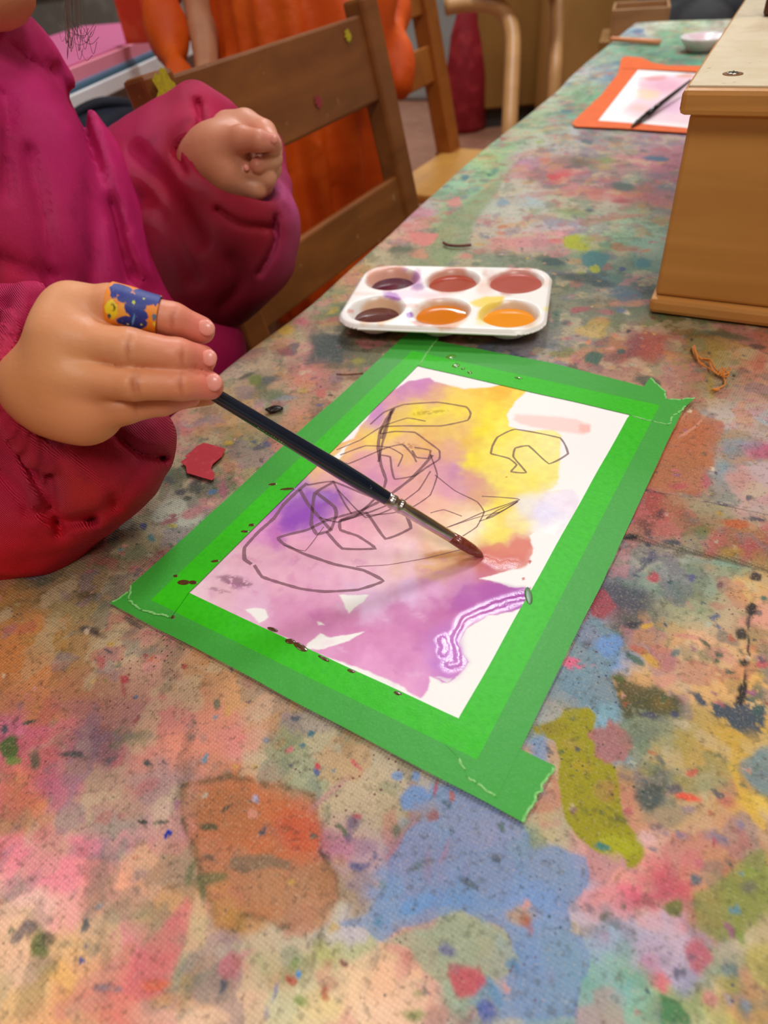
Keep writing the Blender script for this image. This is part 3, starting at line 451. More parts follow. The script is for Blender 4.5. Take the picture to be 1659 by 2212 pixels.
B(1637, 1246, 14, 9, '3E3028', .95, .3, 25); B(1654, 1292, 10, 5, '3A6A5C', .9, .4); B(1485, 1370, 34, 6, 'C87878', .6, .6, 8); B(1400, 1230, 46, 8, '5E8478', .5, .8, -28); B(1560, 1215, 90, 7, '6E9E94', .5, .8, 12)
B(1405, 1707, 38, 36, '4A5652', .93, .45, -30); B(1432, 1690, 8, 40, '5A6050', .7, .6); B(1457, 1693, 17, 14, '5C545C', .9, .4); B(1484, 1713, 28, 8, 'E8543A', .95, .3, 12); B(1500, 1660, 16, 8, 'C85040', .8, .4, -8); B(1578, 1705, 34, 30, 'C07660', .6, .7); B(1575, 1725, 26, 14, 'C0605C', .6, .7, 20, 1)
PG('1578,1650 1592,1655 1640,1740 1659,1770 1659,1800 1630,1770 1600,1710', 'DCB03A', .75, 6); B(1620, 1600, 60, 22, 'C8A038', .5, .9); B(1450, 1790, 34, 14, '6C6C90', .7, .7, 10, 1.5); B(1545, 1800, 34, 16, '6C6C90', .7, .7, 30, 1.5); B(1600, 1780, 14, 16, '7A7A98', .7, .6, 0, 1); B(1490, 1740, 14, 10, '7A7090', .6, .6, 0, 1.5); B(1388, 1800, 24, 18, 'E4B8B8', .7, .5); B(1400, 1824, 12, 5, '3C5C7C', .8, .4, 20); B(1355, 1742, 12, 8, 'D0606C', .8, .5)
B(1412, 1880, 44, 40, 'CC4860', .85, .85, 20); B(1440, 1920, 46, 34, 'C85064', .8, .8); B(1372, 1945, 50, 30, 'CC5C70', .75, .8, -30); B(1400, 1950, 30, 10, '94404C', .6, .6, 5); B(1447, 1954, 17, 18, '6C7032', .95, .3, 20); B(1494, 1893, 17, 13, '64707A', .9, .4, 15); B(1503, 1860, 11, 11, 'C86474', .8, .4); B(1535, 1812, 7, 12, 'B84858', .8)
PG('1486,1922 1530,1905 1572,1880 1620,1845 1659,1838 1659,1950 1622,1985 1600,2020 1540,2024 1502,2000 1490,1960', '878C42', .75, 5, .3); B(1612, 1910, 22, 20, '5E5C5A', .7, .7); B(1590, 2020, 10, 30, '76922C', .7, .6, -30); B(1610, 1885, 30, 12, '8CA838', .4, .9)
B(1500, 2052, 30, 42, 'BC5A68', .88, .35, -25); B(1490, 2060, 10, 12, '6C6C84', .6, .6); B(1428, 2122, 26, 24, 'DC6E7C', .9, .35); B(1405, 2090, 24, 30, 'C07896', .6, .6); B(1530, 2155, 18, 18, 'D88884', .8, .4); B(1572, 2090, 24, 16, '6C7C78', .95, .25, 30); B(1566, 2095, 10, 6, '8C9C98', .8); B(1478, 2118, 28, 40, '9EA0C4', .5, .7); B(1560, 2050, 36, 30, 'BCB09C', .6, .6); B(1571, 2155, 10, 14, '8C98A8', .6); B(1612, 2165, 12, 12, '8494A8', .6)
PG('1425,2145 1460,2158 1482,2190 1486,2212 1430,2212', '46804E', .9, 4); B(1380, 2120, 44, 30, '6E9C88', .6, .6); B(1350, 2060, 26, 36, '7C9C94', .6, .7); B(1350, 2150, 30, 30, '7CB4B8', .5, .8); B(1310, 1985, 14, 8, '465838', .8, .5, -40); B(1350, 1960, 8, 8, '3E5C3C', .8); B(1265, 2020, 50, 24, '6C7058', .5, .8, 0, 2); B(1335, 2010, 30, 30, '3C3C3C', .5, .9, 0, 2); B(1300, 1700, 20, 30, 'B07858', .4)
B(1310, 2040, 40, 34, 'A0A0BC', .6, .8); B(1650, 1430, 16, 10, 'C84858', .8, .5); B(1640, 1660, 30, 12, '5A6A54', .6, .7, 0, 1.6); B(1610, 1690, 14, 6, '3E5A50', .7, .5, 20, 1.5); B(1540, 1690, 40, 20, '8C9868', .4, .8)
# hem strip and right edge
B(1410, 1075, 38, 26, 'A84840', .8, .6, 20); B(1455, 1090, 30, 30, 'AE6C4A', .6, .7); B(1390, 1130, 26, 16, '6A3C34', .7, .7, 0, .8); B(1425, 1110, 16, 14, '34303A', .75, .6, 0, 1.5); B(1395, 1150, 12, 16, '3C3038', .7, .6, 0, 1); B(1360, 1158, 16, 6, '242830', .95, .4, 5); B(1450, 1170, 26, 7, '343A50', .85, .5, 8, 1.5); B(1395, 1175, 8, 5, '343A50', .9)
B(1590, 1130, 36, 11, 'C4602C', .85, .4, 6); B(1520, 1145, 30, 14, '6C7C34', .6, .7); B(1545, 1170, 26, 24, 'B86058', .75, .6); B(1615, 1192, 26, 28, 'B05050', .8, .6); B(1580, 1195, 30, 14, 'B08830', .7, .7); B(1640, 1210, 20, 24, 'A87434', .6, .7); B(1398, 1200, 22, 18, '4C4C68', .8, .5, -20, 1); B(1385, 1222, 26, 4, '3C4458', .7, .5, -40); B(1460, 1190, 26, 10, '5E5848', .7, .6, 0, 1.5); B(1440, 1110, 6, 5, 'D8B8B0', .6); B(1549, 1107, 6, 5, 'B8902C', .8)
B(1420, 1063, 60, 4, '2C3246', .8, .5, 8, .8); B(1545, 1082, 40, 4, '2E3C50', .8, .5, 5, 1); B(1630, 1120, 30, 6, '2E3C50', .8, .5, 5, 1.4)
PG('1475,895 1500,876 1520,890 1565,905 1562,930 1548,960 1545,1000 1530,1020 1528,1050 1500,1065 1405,1050 1380,1060 1440,950', 'B4663E', .72, 4); B(1510, 930, 40, 36, 'B8602E', .6, .8); B(1470, 1000, 40, 30, 'A06840', .5, .8); B(1470, 1045, 26, 8, 'B84C58', .7, .6); B(1525, 1035, 12, 16, 'BC5C6C', .7, .6); B(1500, 915, 40, 3, 'E0A088', .6, .5, -38)
B(1650, 975, 28, 20, 'C44878', .7, .6); B(1618, 1070, 10, 7, '3E4658', .9, .4, 5); B(1590, 960, 50, 20, '8094A0', .6, .8, -10); B(1560, 1010, 30, 22, '78929C', .6, .8, -30); B(1600, 1030, 34, 26, 'C0867C', .6, .8); B(1640, 1080, 30, 14, 'C09890', .5, .8)
# middle distance
B(1405, 745, 42, 45, '9C4434', .8, .55); B(1372, 740, 20, 30, '7C4048', .7, .6); B(1290, 769, 20, 15, '37604E', .92, .3); B(1345, 756, 9, 6, '34544A', .9, .4); B(1400, 822, 30, 13, '54584A', .9, .35, 12); B(1240, 795, 14, 13, '5A5A44', .85, .4); B(1286, 817, 9, 8, '30303E', .95, .3); B(1545, 765, 30, 34, '9C8A2A', .5, .8); B(1535, 830, 10, 26, 'A89038', .7, .6)
B(1570, 720, 90, 7, '5A5840', .8, .6, 10); B(1640, 745, 24, 8, '4A4234', .8, .5, 12); B(1645, 775, 24, 20, 'C06048', .7, .7); B(1600, 870, 12, 9, 'D89A70', .6); B(1590, 807, 5, 4, '3E3A38', .9); B(1530, 758, 5, 4, '4A4438', .8); B(1494, 730, 4, 4, '3A3A34', .9)
B(1360, 710, 6, 4, '3C2C30', .9); B(1280, 735, 8, 6, 'D88458', .8, .4); B(1330, 720, 10, 6, 'C87858', .7, .5); B(1215, 790, 20, 10, '8A7C94', .6, .7); B(1170, 790, 16, 12, '545C8C', .7, .6); B(1110, 775, 30, 14, '4C5A7A', .7, .6); B(1165, 795, 14, 6, 'B07084', .5)
B(1120, 790, 9, 7, '44508C', .7); B(1250, 665, 24, 9, 'B0525C', .8, .5, -5); B(1305, 668, 20, 6, 'B46870', .7, .5, 5); B(1340, 665, 14, 6, '5C6E90', .8, .5, 5); B(1225, 695, 14, 8, '4A4454', .7, .6); B(1200, 680, 12, 18, '3E6C58', .7, .5)
B(1285, 558, 36, 19, '3E7A7C', .95, .25); B(1235, 520, 24, 17, 'A8AE14', .95, .25); B(1255, 530, 20, 10, 'A8AC28', .9, .3); B(1285, 578, 14, 10, 'A6AC20', .9, .3); B(1255, 587, 11, 5, '9AA23C', .8, .4); B(1193, 563, 26, 10, '34504E', .95, .3, 4); B(1345, 578, 9, 5, '34447A', .85, .4); B(1392, 565, 20, 10, '3A7E8A', .8, .4)
B(1240, 595, 46, 12, '2E4444', .8, .5, 5); B(1300, 610, 40, 10, '30484E', .8, .5, 3); B(1350, 635, 36, 14, '4E6478', .7, .6, 8); B(1330, 600, 18, 14, '4C7464', .6, .6); B(1215, 555, 14, 5, '5C7464', .7); B(1270, 515, 16, 8, '98A44C', .6); B(1310, 525, 14, 5, '5C8874', .6)
B(1370, 520, 30, 12, '84B49C', .5, .7); B(1395, 538, 12, 5, 'D0825C', .7, .5); B(1150, 520, 60, 11, 'D0888C', .6, .6); B(1195, 517, 20, 6, 'D8706C', .7, .5); B(1050, 507, 22, 8, '6C7484', .8, .6, 5, 1); B(1080, 500, 10, 4, 'C8603C', .6); B(1085, 487, 12, 4, 'C0603C', .6)
PG('1010,430 1060,395 1085,380 1105,370 1080,400 1050,440 1010,520 960,580 880,580 920,520 960,470', '86996A', .7, 5)
PG('880,495 945,500 935,524 915,530 895,520', 'DC8078', .9, 3); B(900, 545, 22, 12, 'CC8C70', .85, .4); B(860, 535, 30, 8, '4A5C44', .75, .5, -4); B(982, 432, 18, 14, 'DC8880', .8, .45); B(905, 455, 24, 12, 'C87C94', .6, .6); B(1004, 378, 10, 7, '3C7A84', .85, .4); B(1068, 365, 10, 8, '4A8074', .7, .5); B(1057, 373, 6, 4, '3C7464', .8); B(1010, 548, 16, 8, 'C88474', .8, .4)
B(920, 478, 14, 10, 'C88470', .6); B(1085, 433, 14, 8, '6C94AC', .7, .5); B(870, 445, 30, 8, 'AEA0A8', .5, .7)
B(780, 575, 30, 10, 'C8965C', .6, .6); B(755, 605, 16, 10, 'CC8468', .7, .6); B(700, 650, 20, 8, 'C89080', .7, .5, -10); B(690, 680, 24, 10, '6E744C', .6, .6); B(760, 560, 20, 8, '74784C', .6, .6); B(830, 530, 16, 10, 'D0A090', .5); B(885, 535, 20, 16, '4C6450', .6, .6)
B(652, 690, 18, 10, 'B86068', .85, .4, 10); B(615, 708, 20, 12, 'C8A238', .8, .5); B(720, 668, 14, 8, 'C0A23C', .7, .6, -20); B(725, 685, 24, 7, 'AC5C58', .7, .6, -15); B(708, 745, 50, 30, '4A5450', .92, .3, 8); B(690, 770, 40, 14, '4C5654', .7, .6); B(600, 745, 22, 8, 'A0744C', .5); B(540, 760, 40, 14, 'BC887C', .6, .7, -15)
B(545, 815, 18, 16, '68782C', .85, .5, -20); B(578, 815, 24, 10, '5A5E5C', .8, .5, -10); B(530, 805, 26, 5, '4C4C3C', .8, .5, -25); B(630, 795, 30, 14, 'AC7468', .6, .7, 15); B(610, 755, 20, 9, '9A5450', .7, .5); B(690, 800, 36, 16, 'B4786C', .5, .8, 30); B(660, 825, 30, 18, 'C87C5C', .5, .8); B(740, 785, 50, 8, '5C5C44', .6, .7, -3); B(780, 775, 18, 8, 'A09A40', .6, .6)
B(585, 850, 36, 12, '5E6C50', .7, .6, -4); B(620, 855, 24, 7, '7E8894', .7, .6, -6); B(696, 845, 14, 12, 'C4625C', .8, .5); B(655, 838, 14, 6, 'B89838', .6, .5); B(585, 886, 12, 8, '9C4C3C', .6, .6); B(690, 875, 10, 4, '5C5C7C', .8, .5, -10); B(715, 850, 4, 3, '4C3430', .9); B(693, 830, 2.5, 2.5, '3A2A28', .95)
# left, near the sleeve

B(417, 1052, 20, 20, '3E443C', .85, .5, 10, .5); B(385, 1062, 14, 8, '3A4048', .85, .5, -20); B(398, 1075, 10, 6, '343C3C', .85, .4); B(357, 1035, 18, 10, '4E5050', .8, .5, 25); B(380, 1018, 30, 10, '5A6448', .7, .6, 10); B(452, 1062, 14, 6, '4A6C94', .85, .4, -15); PG('478,1030 482,1045 492,1055 484,1066 476,1078 462,1062 468,1045', '9C5C68', .85, 3)
B(410, 1108, 26, 12, 'AC686C', .8, .5, -20); B(366, 1122, 26, 11, '8A4450', .85, .5, -22, .6); B(305, 1138, 8, 9, '3C4470', .9, .4); B(326, 1160, 10, 9, '3E7C80', .85, .5); B(385, 1168, 6, 6, '4C7C6C', .7, .5); B(430, 1130, 8, 6, '3E605C', .75, .6, 20); B(372, 1137, 8, 4, 'B0A030', .8, .5)
B(490, 953, 12, 7, 'C4A028', .9, .35); B(485, 960, 24, 6, '6E6448', .5, .7); B(560, 965, 18, 9, '4C4C5C', .85, .5, -5, .6); B(575, 958, 12, 8, '3E5074', .8, .5); B(545, 953, 8, 4, '3E5074', .8, .5); B(565, 992, 6, 6, '5C4C4C', .8, .4); PG('580,948 625,960 650,975 610,985 590,965', 'D0806C', .6, 6)
B(430, 930, 26, 14, 'B8804C', .5, .7); B(470, 925, 30, 10, '7C7C50', .5, .7)
B(505, 1030, 26, 26, '4C442C', .45, .9, 0, 2.4); B(100, 1250, 26, 10, '4A5C4C', .5, .7, -20); B(240, 1180, 30, 8, '44503C', .6, .7, -40); B(240, 1165, 20, 6, '2E4C54', .7, .6, -30)
# far end
B(1355, 140, 34, 6, '5C84A4', .8, .6, 12); B(1225, 237, 14, 6, '3E6C84', .85, .5); B(1252, 200, 16, 14, '5C9464', .6, .8, 0, 1); B(1235, 245, 30, 8, '6C9C78', .5, .8)
B(1268, 303, 14, 7, '54686C', .85, .5, 12); B(1420, 340, 26, 7, '3E6C88', .9, .35, 6); B(1345, 400, 28, 11, '445C54', .85, .45, 8); B(1195, 380, 16, 8, 'CC3C40', .85, .5); B(1240, 345, 60, 12, '7C5C54', .5, .8); B(1160, 345, 24, 12, 'A06C8C', .5, .7); B(1180, 345, 14, 8, 'C46C54', .6, .6); B(1260, 350, 30, 8, '54543C', .6, .7); B(1310, 345, 26, 8, '7C904C', .6, .7)
B(1330, 300, 26, 7, '4E5850', .6, .7); B(1270, 452, 14, 5, '485060', .85, .5); B(1230, 455, 40, 9, '74884C', .6, .7, 6); B(1340, 430, 20, 6, 'A8404C', .6, .6); B(1280, 410, 46, 8, 'B86058', .6, .7); B(1085, 295, 9, 6, 'A84C58', .8, .5); B(1165, 305, 10, 4, '94A840', .7); B(1380, 65, 16, 6, '4C74A0', .8, .5); B(1400, 100, 40, 7, '48906C', .6, .7); B(1475, 80, 24, 8, '70A888', .5, .7)
B(1340, 120, 60, 8, 'A0A8A4', .4, .8); B(1480, 128, 40, 8, '3E7C64', .6, .7)
for _ in range(700):   # fine specks of the near part
    u = rng.uniform(-.3, .25); v = rng.uniform(.05, .44); p = TP(u, v)
    splat(p[0], p[1], rng.uniform(.0007, .0016), SPL[rng.integers(len(SPL))], rng.uniform(.5, .9))
M_cloth = mat('stained_canvas', None, .62, noise=[(420, '3E3A2A', .54, .70, .42), (1000, 'E8D0AC', .54, .70, .20), (760, '2C3430', .62, .70, .5)], bump=(220, .0003), spec=.42)
nt = M_cloth.node_tree; N_ = nt.nodes; L_ = nt.links; bs = N_['Principled BSDF']
tcn = [n for n in N_ if n.type == 'TEX_COORD'][0]
mpn = N_.new('ShaderNodeMapping'); mpn.inputs['Rotation'].default_value = (0, 0, AU+.12); L_.new(tcn.outputs['Object'], mpn.inputs[0])
wv1 = N_.new('ShaderNodeTexWave'); wv1.bands_direction = 'X'; wv1.inputs['Scale'].default_value = 250; wv1.inputs['Distortion'].default_value = 1.2; wv1.inputs['Detail Scale'].default_value = 1.5
wv2 = N_.new('ShaderNodeTexWave'); wv2.bands_direction = 'Y'; wv2.inputs['Scale'].default_value = 250; wv2.inputs['Distortion'].default_value = 1.2; wv2.inputs['Detail Scale'].default_value = 1.5
L_.new(mpn.outputs[0], wv1.inputs[0]); L_.new(mpn.outputs[0], wv2.inputs[0])
ad = N_.new('ShaderNodeMath'); ad.operation = 'MULTIPLY'; L_.new(wv1.outputs['Fac'], ad.inputs[0]); L_.new(wv2.outputs['Fac'], ad.inputs[1])
bpn = N_.new('ShaderNodeBump'); bpn.inputs['Distance'].default_value = .00028; L_.new(ad.outputs[0], bpn.inputs['Height'])
L_.new(bs.inputs['Normal'].links[0].from_socket, bpn.inputs['Normal']); L_.new(bpn.outputs[0], bs.inputs['Normal'])
# dried splatter dots of several colours
for sc_d, thr, cc_, sd_n in ((260, .16, '2A3A38', 14), (330, .15, '6E2A38', 22), (300, .15, '2C3E60', 31), (420, .17, '3C3026', 9)):
    vo = N_.new('ShaderNodeTexVoronoi'); vo.inputs['Scale'].default_value = sc_d; L_.new(tcn.outputs['Object'], vo.inputs[0])
    ln = N_.new('ShaderNodeTexNoise'); ln.inputs['Scale'].default_value = sd_n; ln.inputs['Detail'].default_value = 3; L_.new(tcn.outputs['Object'], ln.inputs[0])
    r1 = N_.new('ShaderNodeMapRange'); r1.inputs[1].default_value = .54; r1.inputs[2].default_value = .72; r1.inputs[3].default_value = 0; r1.inputs[4].default_value = thr*1.15; L_.new(ln.outputs[0], r1.inputs[0])
    lt = N_.new('ShaderNodeMath'); lt.operation = 'LESS_THAN'; L_.new(vo.outputs['Distance'], lt.inputs[0]); L_.new(r1.outputs[0], lt.inputs[1])
    mu = N_.new('ShaderNodeMath'); mu.operation = 'MULTIPLY'; mu.inputs[1].default_value = .75; L_.new(lt.outputs[0], mu.inputs[0])
    mxd = N_.new('ShaderNodeMix'); mxd.data_type = 'RGBA'; L_.new(mu.outputs[0], mxd.inputs[0]); L_.new(bs.inputs['Base Color'].links[0].from_socket, mxd.inputs[6]); mxd.inputs[7].default_value = (*lin(cc_), 1); L_.new(mxd.outputs[2], bs.inputs['Base Color'])
# thread valleys darker, crests slightly lighter
mr = N_.new('ShaderNodeMapRange'); mr.inputs[1].default_value = 0; mr.inputs[2].default_value = .35; mr.inputs[3].default_value = .87; mr.inputs[4].default_value = 1.07; L_.new(ad.outputs[0], mr.inputs[0])
mm = N_.new('ShaderNodeVectorMath'); mm.operation = 'SCALE'; L_.new(bs.inputs['Base Color'].links[0].from_socket, mm.inputs[0]); L_.new(mr.outputs[0], mm.inputs['Scale']); L_.new(mm.outputs[0], bs.inputs['Base Color'])
# saturation of the paint-soaked canvas
hemf = hem.ravel(); hdf = hem_d.ravel(); hsf = hem_s.ravel()
lin_ = np.exp(-((hdf+.0004)/.0007)**2)*sstep(-.012, 0, hsf)*np.clip(.55+noise2(hsf*60, hsf*0, 5), 0, 1); COL = COL*(1-.7*lin_[:, None])      # broken darker line along the hem's upper edge
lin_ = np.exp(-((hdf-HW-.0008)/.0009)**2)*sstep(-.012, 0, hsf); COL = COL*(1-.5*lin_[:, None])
COL = COL*(1-.12*hemf[:, None]*np.array([.6, 1, 1.3]))
COL = np.clip(COL, .004, .95)
nu, nv = X.shape; ii, jj = np.meshgrid(np.arange(nu-1), np.arange(nv-1), indexing='ij'); ii = ii.ravel(); jj = jj.ravel()
quads = np.stack([ii*nv+jj, (ii+1)*nv+jj, (ii+1)*nv+jj+1, ii*nv+jj+1], 1)
cl = mesh_np('painting_tablecloth', np.stack([X.ravel(), Y.ravel(), TZ+Z.ravel()], 1), quads[:, ::-1], M_cloth, None, COL)
tag(cl, 'canvas tablecloth covered in many-coloured paint stains, draped over the long table', 'tablecloth')
# ================================================================ the taped painting
O_ = Q(410, 1283)[:2]; e1 = Q(992, 1555)[:2]-O_; PW = np.linalg.norm(e1); e1 /= PW; e2 = Q(902, 793)[:2]-O_; PH = np.linalg.norm(e2); e2 /= PH
FA = math.atan2(e1[1], e1[0])
def fr(px, py): w_ = Q(px, py)[:2]-O_; return np.array([w_@e1, w_@e2])
OV = .0119; TH = .00012
def put_frame(o, z): o.location = (O_[0], O_[1], TZ+z); o.rotation_euler = (0, 0, FA); return o
# watercolour sheet with paint soaked in
hx = np.concatenate([[-OV], np.arange(0, PW, .00048), [PW, PW+OV]]); hy = np.concatenate([[-OV], np.arange(0, PH, .00048), [PH, PH+OV]])
gx2, gy2 = np.meshgrid(hx, hy, indexing='ij'); wX = O_[0]+e1[0]*gx2+e2[0]*gy2; wY = O_[1]+e1[1]*gx2+e2[1]*gy2
sX, sY = wX.ravel(), wY.ravel()
wa = .0008*fbm2(sX*300, sY*300, 91, 3)+.0012*fbm2(sX*90, sY*90, 92, 2); wb = .0008*fbm2(sX*300, sY*300, 93, 3)+.0012*fbm2(sX*90, sY*90, 94, 2)
fpx, fpy = proj(sX+wa, sY+wb, np.full_like(sX, TZ)); fX, fY = sX, sY
GR = fbm2(fX*900, fY*900, 83, 3); n_ = len(fX)
WHITE = lin('F2F0EC'); COL = np.tile(WHITE, (n_, 1)); 
PP = '''430 1275 EAC4D0,470 1240 E6BCCC,520 1220 E8B4C4,560 1200 E8B0C4,530 1260 E2AEC6,600 1260 E6AEC4,600 1310 DC98BC,560 1310 E6B8D2,520 1290 E6B4CC,640 1350 D890B8,700 1340 D486B6,760 1390 D890BC,700 1420 DC9AC4,800 1430 E09AC8,850 1470 E4A0CC,760 1350 D284B2,820 1380 D48AB8,880 1420 DA92C2,920 1450 DC98C8,960 1430 C888C8,980 1450 D08CC4,900 1360 CE80B4,860 1320 C87CAE,950 1320 C676AC,1000 1300 C06EB0,1060 1290 B864AE,1110 1285 B060B0,1000 1270 CA88B8,940 1270 D89CC8,880 1270 DEB4DC,820 1290 E2BADC,800 1310 E4BCE0,760 1300 E0B4D2,700 1290 E0A0C0
640 1230 E6AAC4,700 1240 E8B0C8,760 1230 E8B4C8,820 1240 E6B8C4,880 1230 E8BCC4,640 1180 E8A8C0,700 1190 E8A8C0,760 1190 ECB4C4,820 1200 ECBCC8,880 1190 ECC4C8,600 1150 C070B4,560 1160 D890C0,620 1120 A866B8,680 1100 A060B8,720 1080 B070BC,660 1060 B884C8,740 1050 D494BC,700 1030 E0A8A8,690 1015 E8B880,720 1000 E8C074,760 1020 D898A0,800 1040 D08CB0,840 1040 D490A8,800 1000 DC9CA8,760 970 ECB878,800 945 F0D058,840 930 F0D040,780 1080 E0A8B8,760 1130 E4A0B4,820 1130 E4A8B4,880 1140 ECB8B4,940 1150 F0C8A8,960 1190 EED0B0
820 1070 E0A4A8,880 1080 E4A8A0,940 1090 ECB8A0,900 1020 E0A498,880 980 E4B078,860 960 E8B88C,920 960 E4B068,940 1010 D898A0,980 1020 C88AAC,960 1060 DC9CAC,1000 1060 D49CA8,980 980 E0A88C,1000 930 E8BC70,960 920 E8C468,900 890 F0D830,950 890 F0DC40,990 890 F0D850,860 890 E4C060,840 870 D89AA8,820 890 C888C0,810 910 CC90C4,880 850 D694A8,920 840 CC84B4,900 830 CC88BC,870 845 CA88B8,940 860 E0AC84,990 860 F0CC60,1040 850 F0C850,1080 850 EEB83C,1110 860 F4D858,1060 890 F2DC48,1040 930 F0DC30,1080 930 F4E460,1010 960 E8C050,1020 1000 F0DC38,1060 1000 F0E05C
1100 1000 F0E270,1150 980 F0E684,1190 960 F2EA98,1180 1030 F0E478,1140 1040 F0E060,1100 1050 F0DE60,1080 1100 F0DC58,1060 1140 F0DC60,1090 1160 F2E068,1040 1080 D8A080,1020 1040 D49488,1000 1120 ECC4A0,1030 1130 F0D8B0,1000 1160 ECD8B0,1140 1100 E8E0D8,1180 1110 DCD4EC,1210 1080 ECE0EC,1120 1130 F0E098,920 1200 E4B498,860 1225 E4B8AC,960 1210 D8A468,1000 1210 CC8450,940 1230 DCA878,1040 1215 C87068,1080 1200 D88878,1120 1180 DC9084,1060 1230 C87480,1000 1240 D494B0,1130 1200 DC9488,1190 1150 F0ECEC,480 1270 E0B0BC'''
pp = [t.split() for ln in PP.split('\n') for t in ln.split(',')]  # lavender-white points at right paint a reflected sheen into the sheet
qx = np.array([float(t[0]) for t in pp]); qy = np.array([float(t[1]) for t in pp]); qc = np.array([lin(t[2]) for t in pp])
G2x, G2y = np.meshgrid(np.arange(380, 1400, 10.), np.arange(760, 1580, 10.)); num = 0; den = 0
for a, b, c in zip(qx, qy, qc):
    q = 1/(((G2x-a)**2+(G2y-b)**2)/900+.3)**2.2; num = num+q[..., None]*c; den = den+q
G2 = num/den[..., None]
jx_, jy_ = proj(fX+wa*2.5+.002*fbm2(fX*140, fY*140, 95, 3), fY+wb*2.5+.002*fbm2(fX*140, fY*140, 96, 3), np.full_like(fX, TZ))
i_ = np.clip((jx_-380)/10, 0, G2x.shape[1]-1.01); j_ = np.clip((jy_-760)/10, 0, G2x.shape[0]-1.01); a_ = i_.astype(int); b_ = j_.astype(int); u_ = (i_-a_)[:, None]; v_ = (j_-b_)[:, None]
PC = (G2[b_, a_]*(1-u_)+G2[b_, a_+1]*u_)*(1-v_)+(G2[b_+1, a_]*(1-u_)+G2[b_+1, a_+1]*u_)*v_
mott = fbm2(fX*260, fY*260, 97, 3)[:, None]
PC = PC*(1+.10*mott*np.array([.6, 1.3, .7]))
_msk = {}
def polymask(pts, soft):
    keep = COL.copy(); COL[:] = 0; PG(pts, 'FFFFFF', 1, soft); m_ = COL[:, 0].copy(); COL[:] = keep; return m_
PM = polymask('858,840 880,824 925,819 938,826 955,832 1000,842 1060,838 1085,832 1135,845 1112,868 1094,898 1096,922 1122,934 1200,930 1210,945 1208,1000 1204,1050 1180,1064 1236,1060 1248,1080 1240,1105 1205,1160 1158,1150 1146,1160 1150,1185 1138,1222 1095,1236 1040,1255 1088,1264 1100,1270 1146,1271 1130,1316 1050,1332 1004,1362 992,1390 1006,1430 985,1466 955,1478 930,1464 928,1492 905,1506 860,1482 400,1295 380,1270 640,990 760,950 775,925 800,890 830,852', 2.2)
COL = COL*(1-PM[:, None])+PC*PM[:, None]
for hole in ('728,1286 800,1284 786,1300 750,1326 742,1304', '664,1392 690,1370 712,1376 788,1370 760,1384 722,1396 690,1402 660,1402', '530,1318 548,1314 572,1318 576,1336 558,1346', '686,1344 700,1350 688,1354', '738,972 756,958 740,985 712,1012 700,1010 722,988', '938,1466 975,1466 962,1474'):
    PG(hole, 'F2F0EA', .97, 1.6)
PG('1110,898 1160,898 1240,905 1272,920 1276,934 1262,942 1215,935 1120,918 1105,908', 'F4CCC4', .8, 4); B(1262, 928, 15, 12, 'F0B8AC', .8, .5); B(1140, 1000, 70, 60, 'F2EC9C', .25, .9)
PG('600,1130 625,1085 665,1058 712,1062 740,1072 700,1100 690,1120 660,1150 612,1152', '8C44B0', .6, 9, .4); B(640, 1125, 44, 16, '8A3CB0', .55, .7, -20, .6); B(690, 1075, 30, 14, 'B488D4', .6, .7)
B(500, 1255, 44, 12, '86586C', .75, .6, 14, 1.2); B(470, 1275, 30, 5, '906478', .6, .6, 10, 1); B(535, 1262, 20, 4, '906478', .6, .6, 8, 1); B(965, 1200, 60, 9, 'B8742C', .7, .6, -6); B(1020, 1190, 30, 8, '6C3C24', .55, .7, 12)
B(1048, 1206, 22, 12, 'B0444A', .8, .7); B(1085, 1218, 44, 14, 'C05C6C', .6, .7, -14); PG('1040,1190 1075,1172 1100,1185 1118,1165 1145,1172 1150,1185 1136,1190 1134,1216 1080,1224 1050,1216', 'D87C6C', .7, 4)
for a, b, r in ((1143, 1216, 3.5), (1130, 1249, 3), (1129, 838, 3), (1093, 1035, 2)): B(a, b, r, r, 'C8504C', .9, .3)
PG('1000,1268 1092,1264 1144,1272 1128,1314 1096,1312 1010,1320 960,1330', 'A850A8', .5, 7); PG('930,1370 960,1345 1000,1360 1004,1425 985,1462 950,1470 925,1440', 'B874CC', .35, 12)
for _ in range(60):
    a = rng.uniform(450, 1000); b = rng.uniform(1200, 1480); B(a, b, rng.uniform(8, 26), rng.uniform(5, 12), ['C86CA4', 'D890C4', 'EAC4DC', 'BC60A4'][rng.integers(4)], .28, .8, rng.uniform(-40, 40), .8) if PM[np.argmin((fpx-a)**2+(fpy-b)**2)] > .9 else None
PG('905,1370 1010,1322 1085,1312 1060,1325 1000,1355 990,1380 1010,1430 985,1470 950,1475 925,1455 900,1400', 'BE78C4', .25, 8)
B(925, 893, 40, 5, '94701C', .5, .6, -5, 2.2); B(880, 965, 26, 6, '8C5434', .5, .6, 15, 2.2)
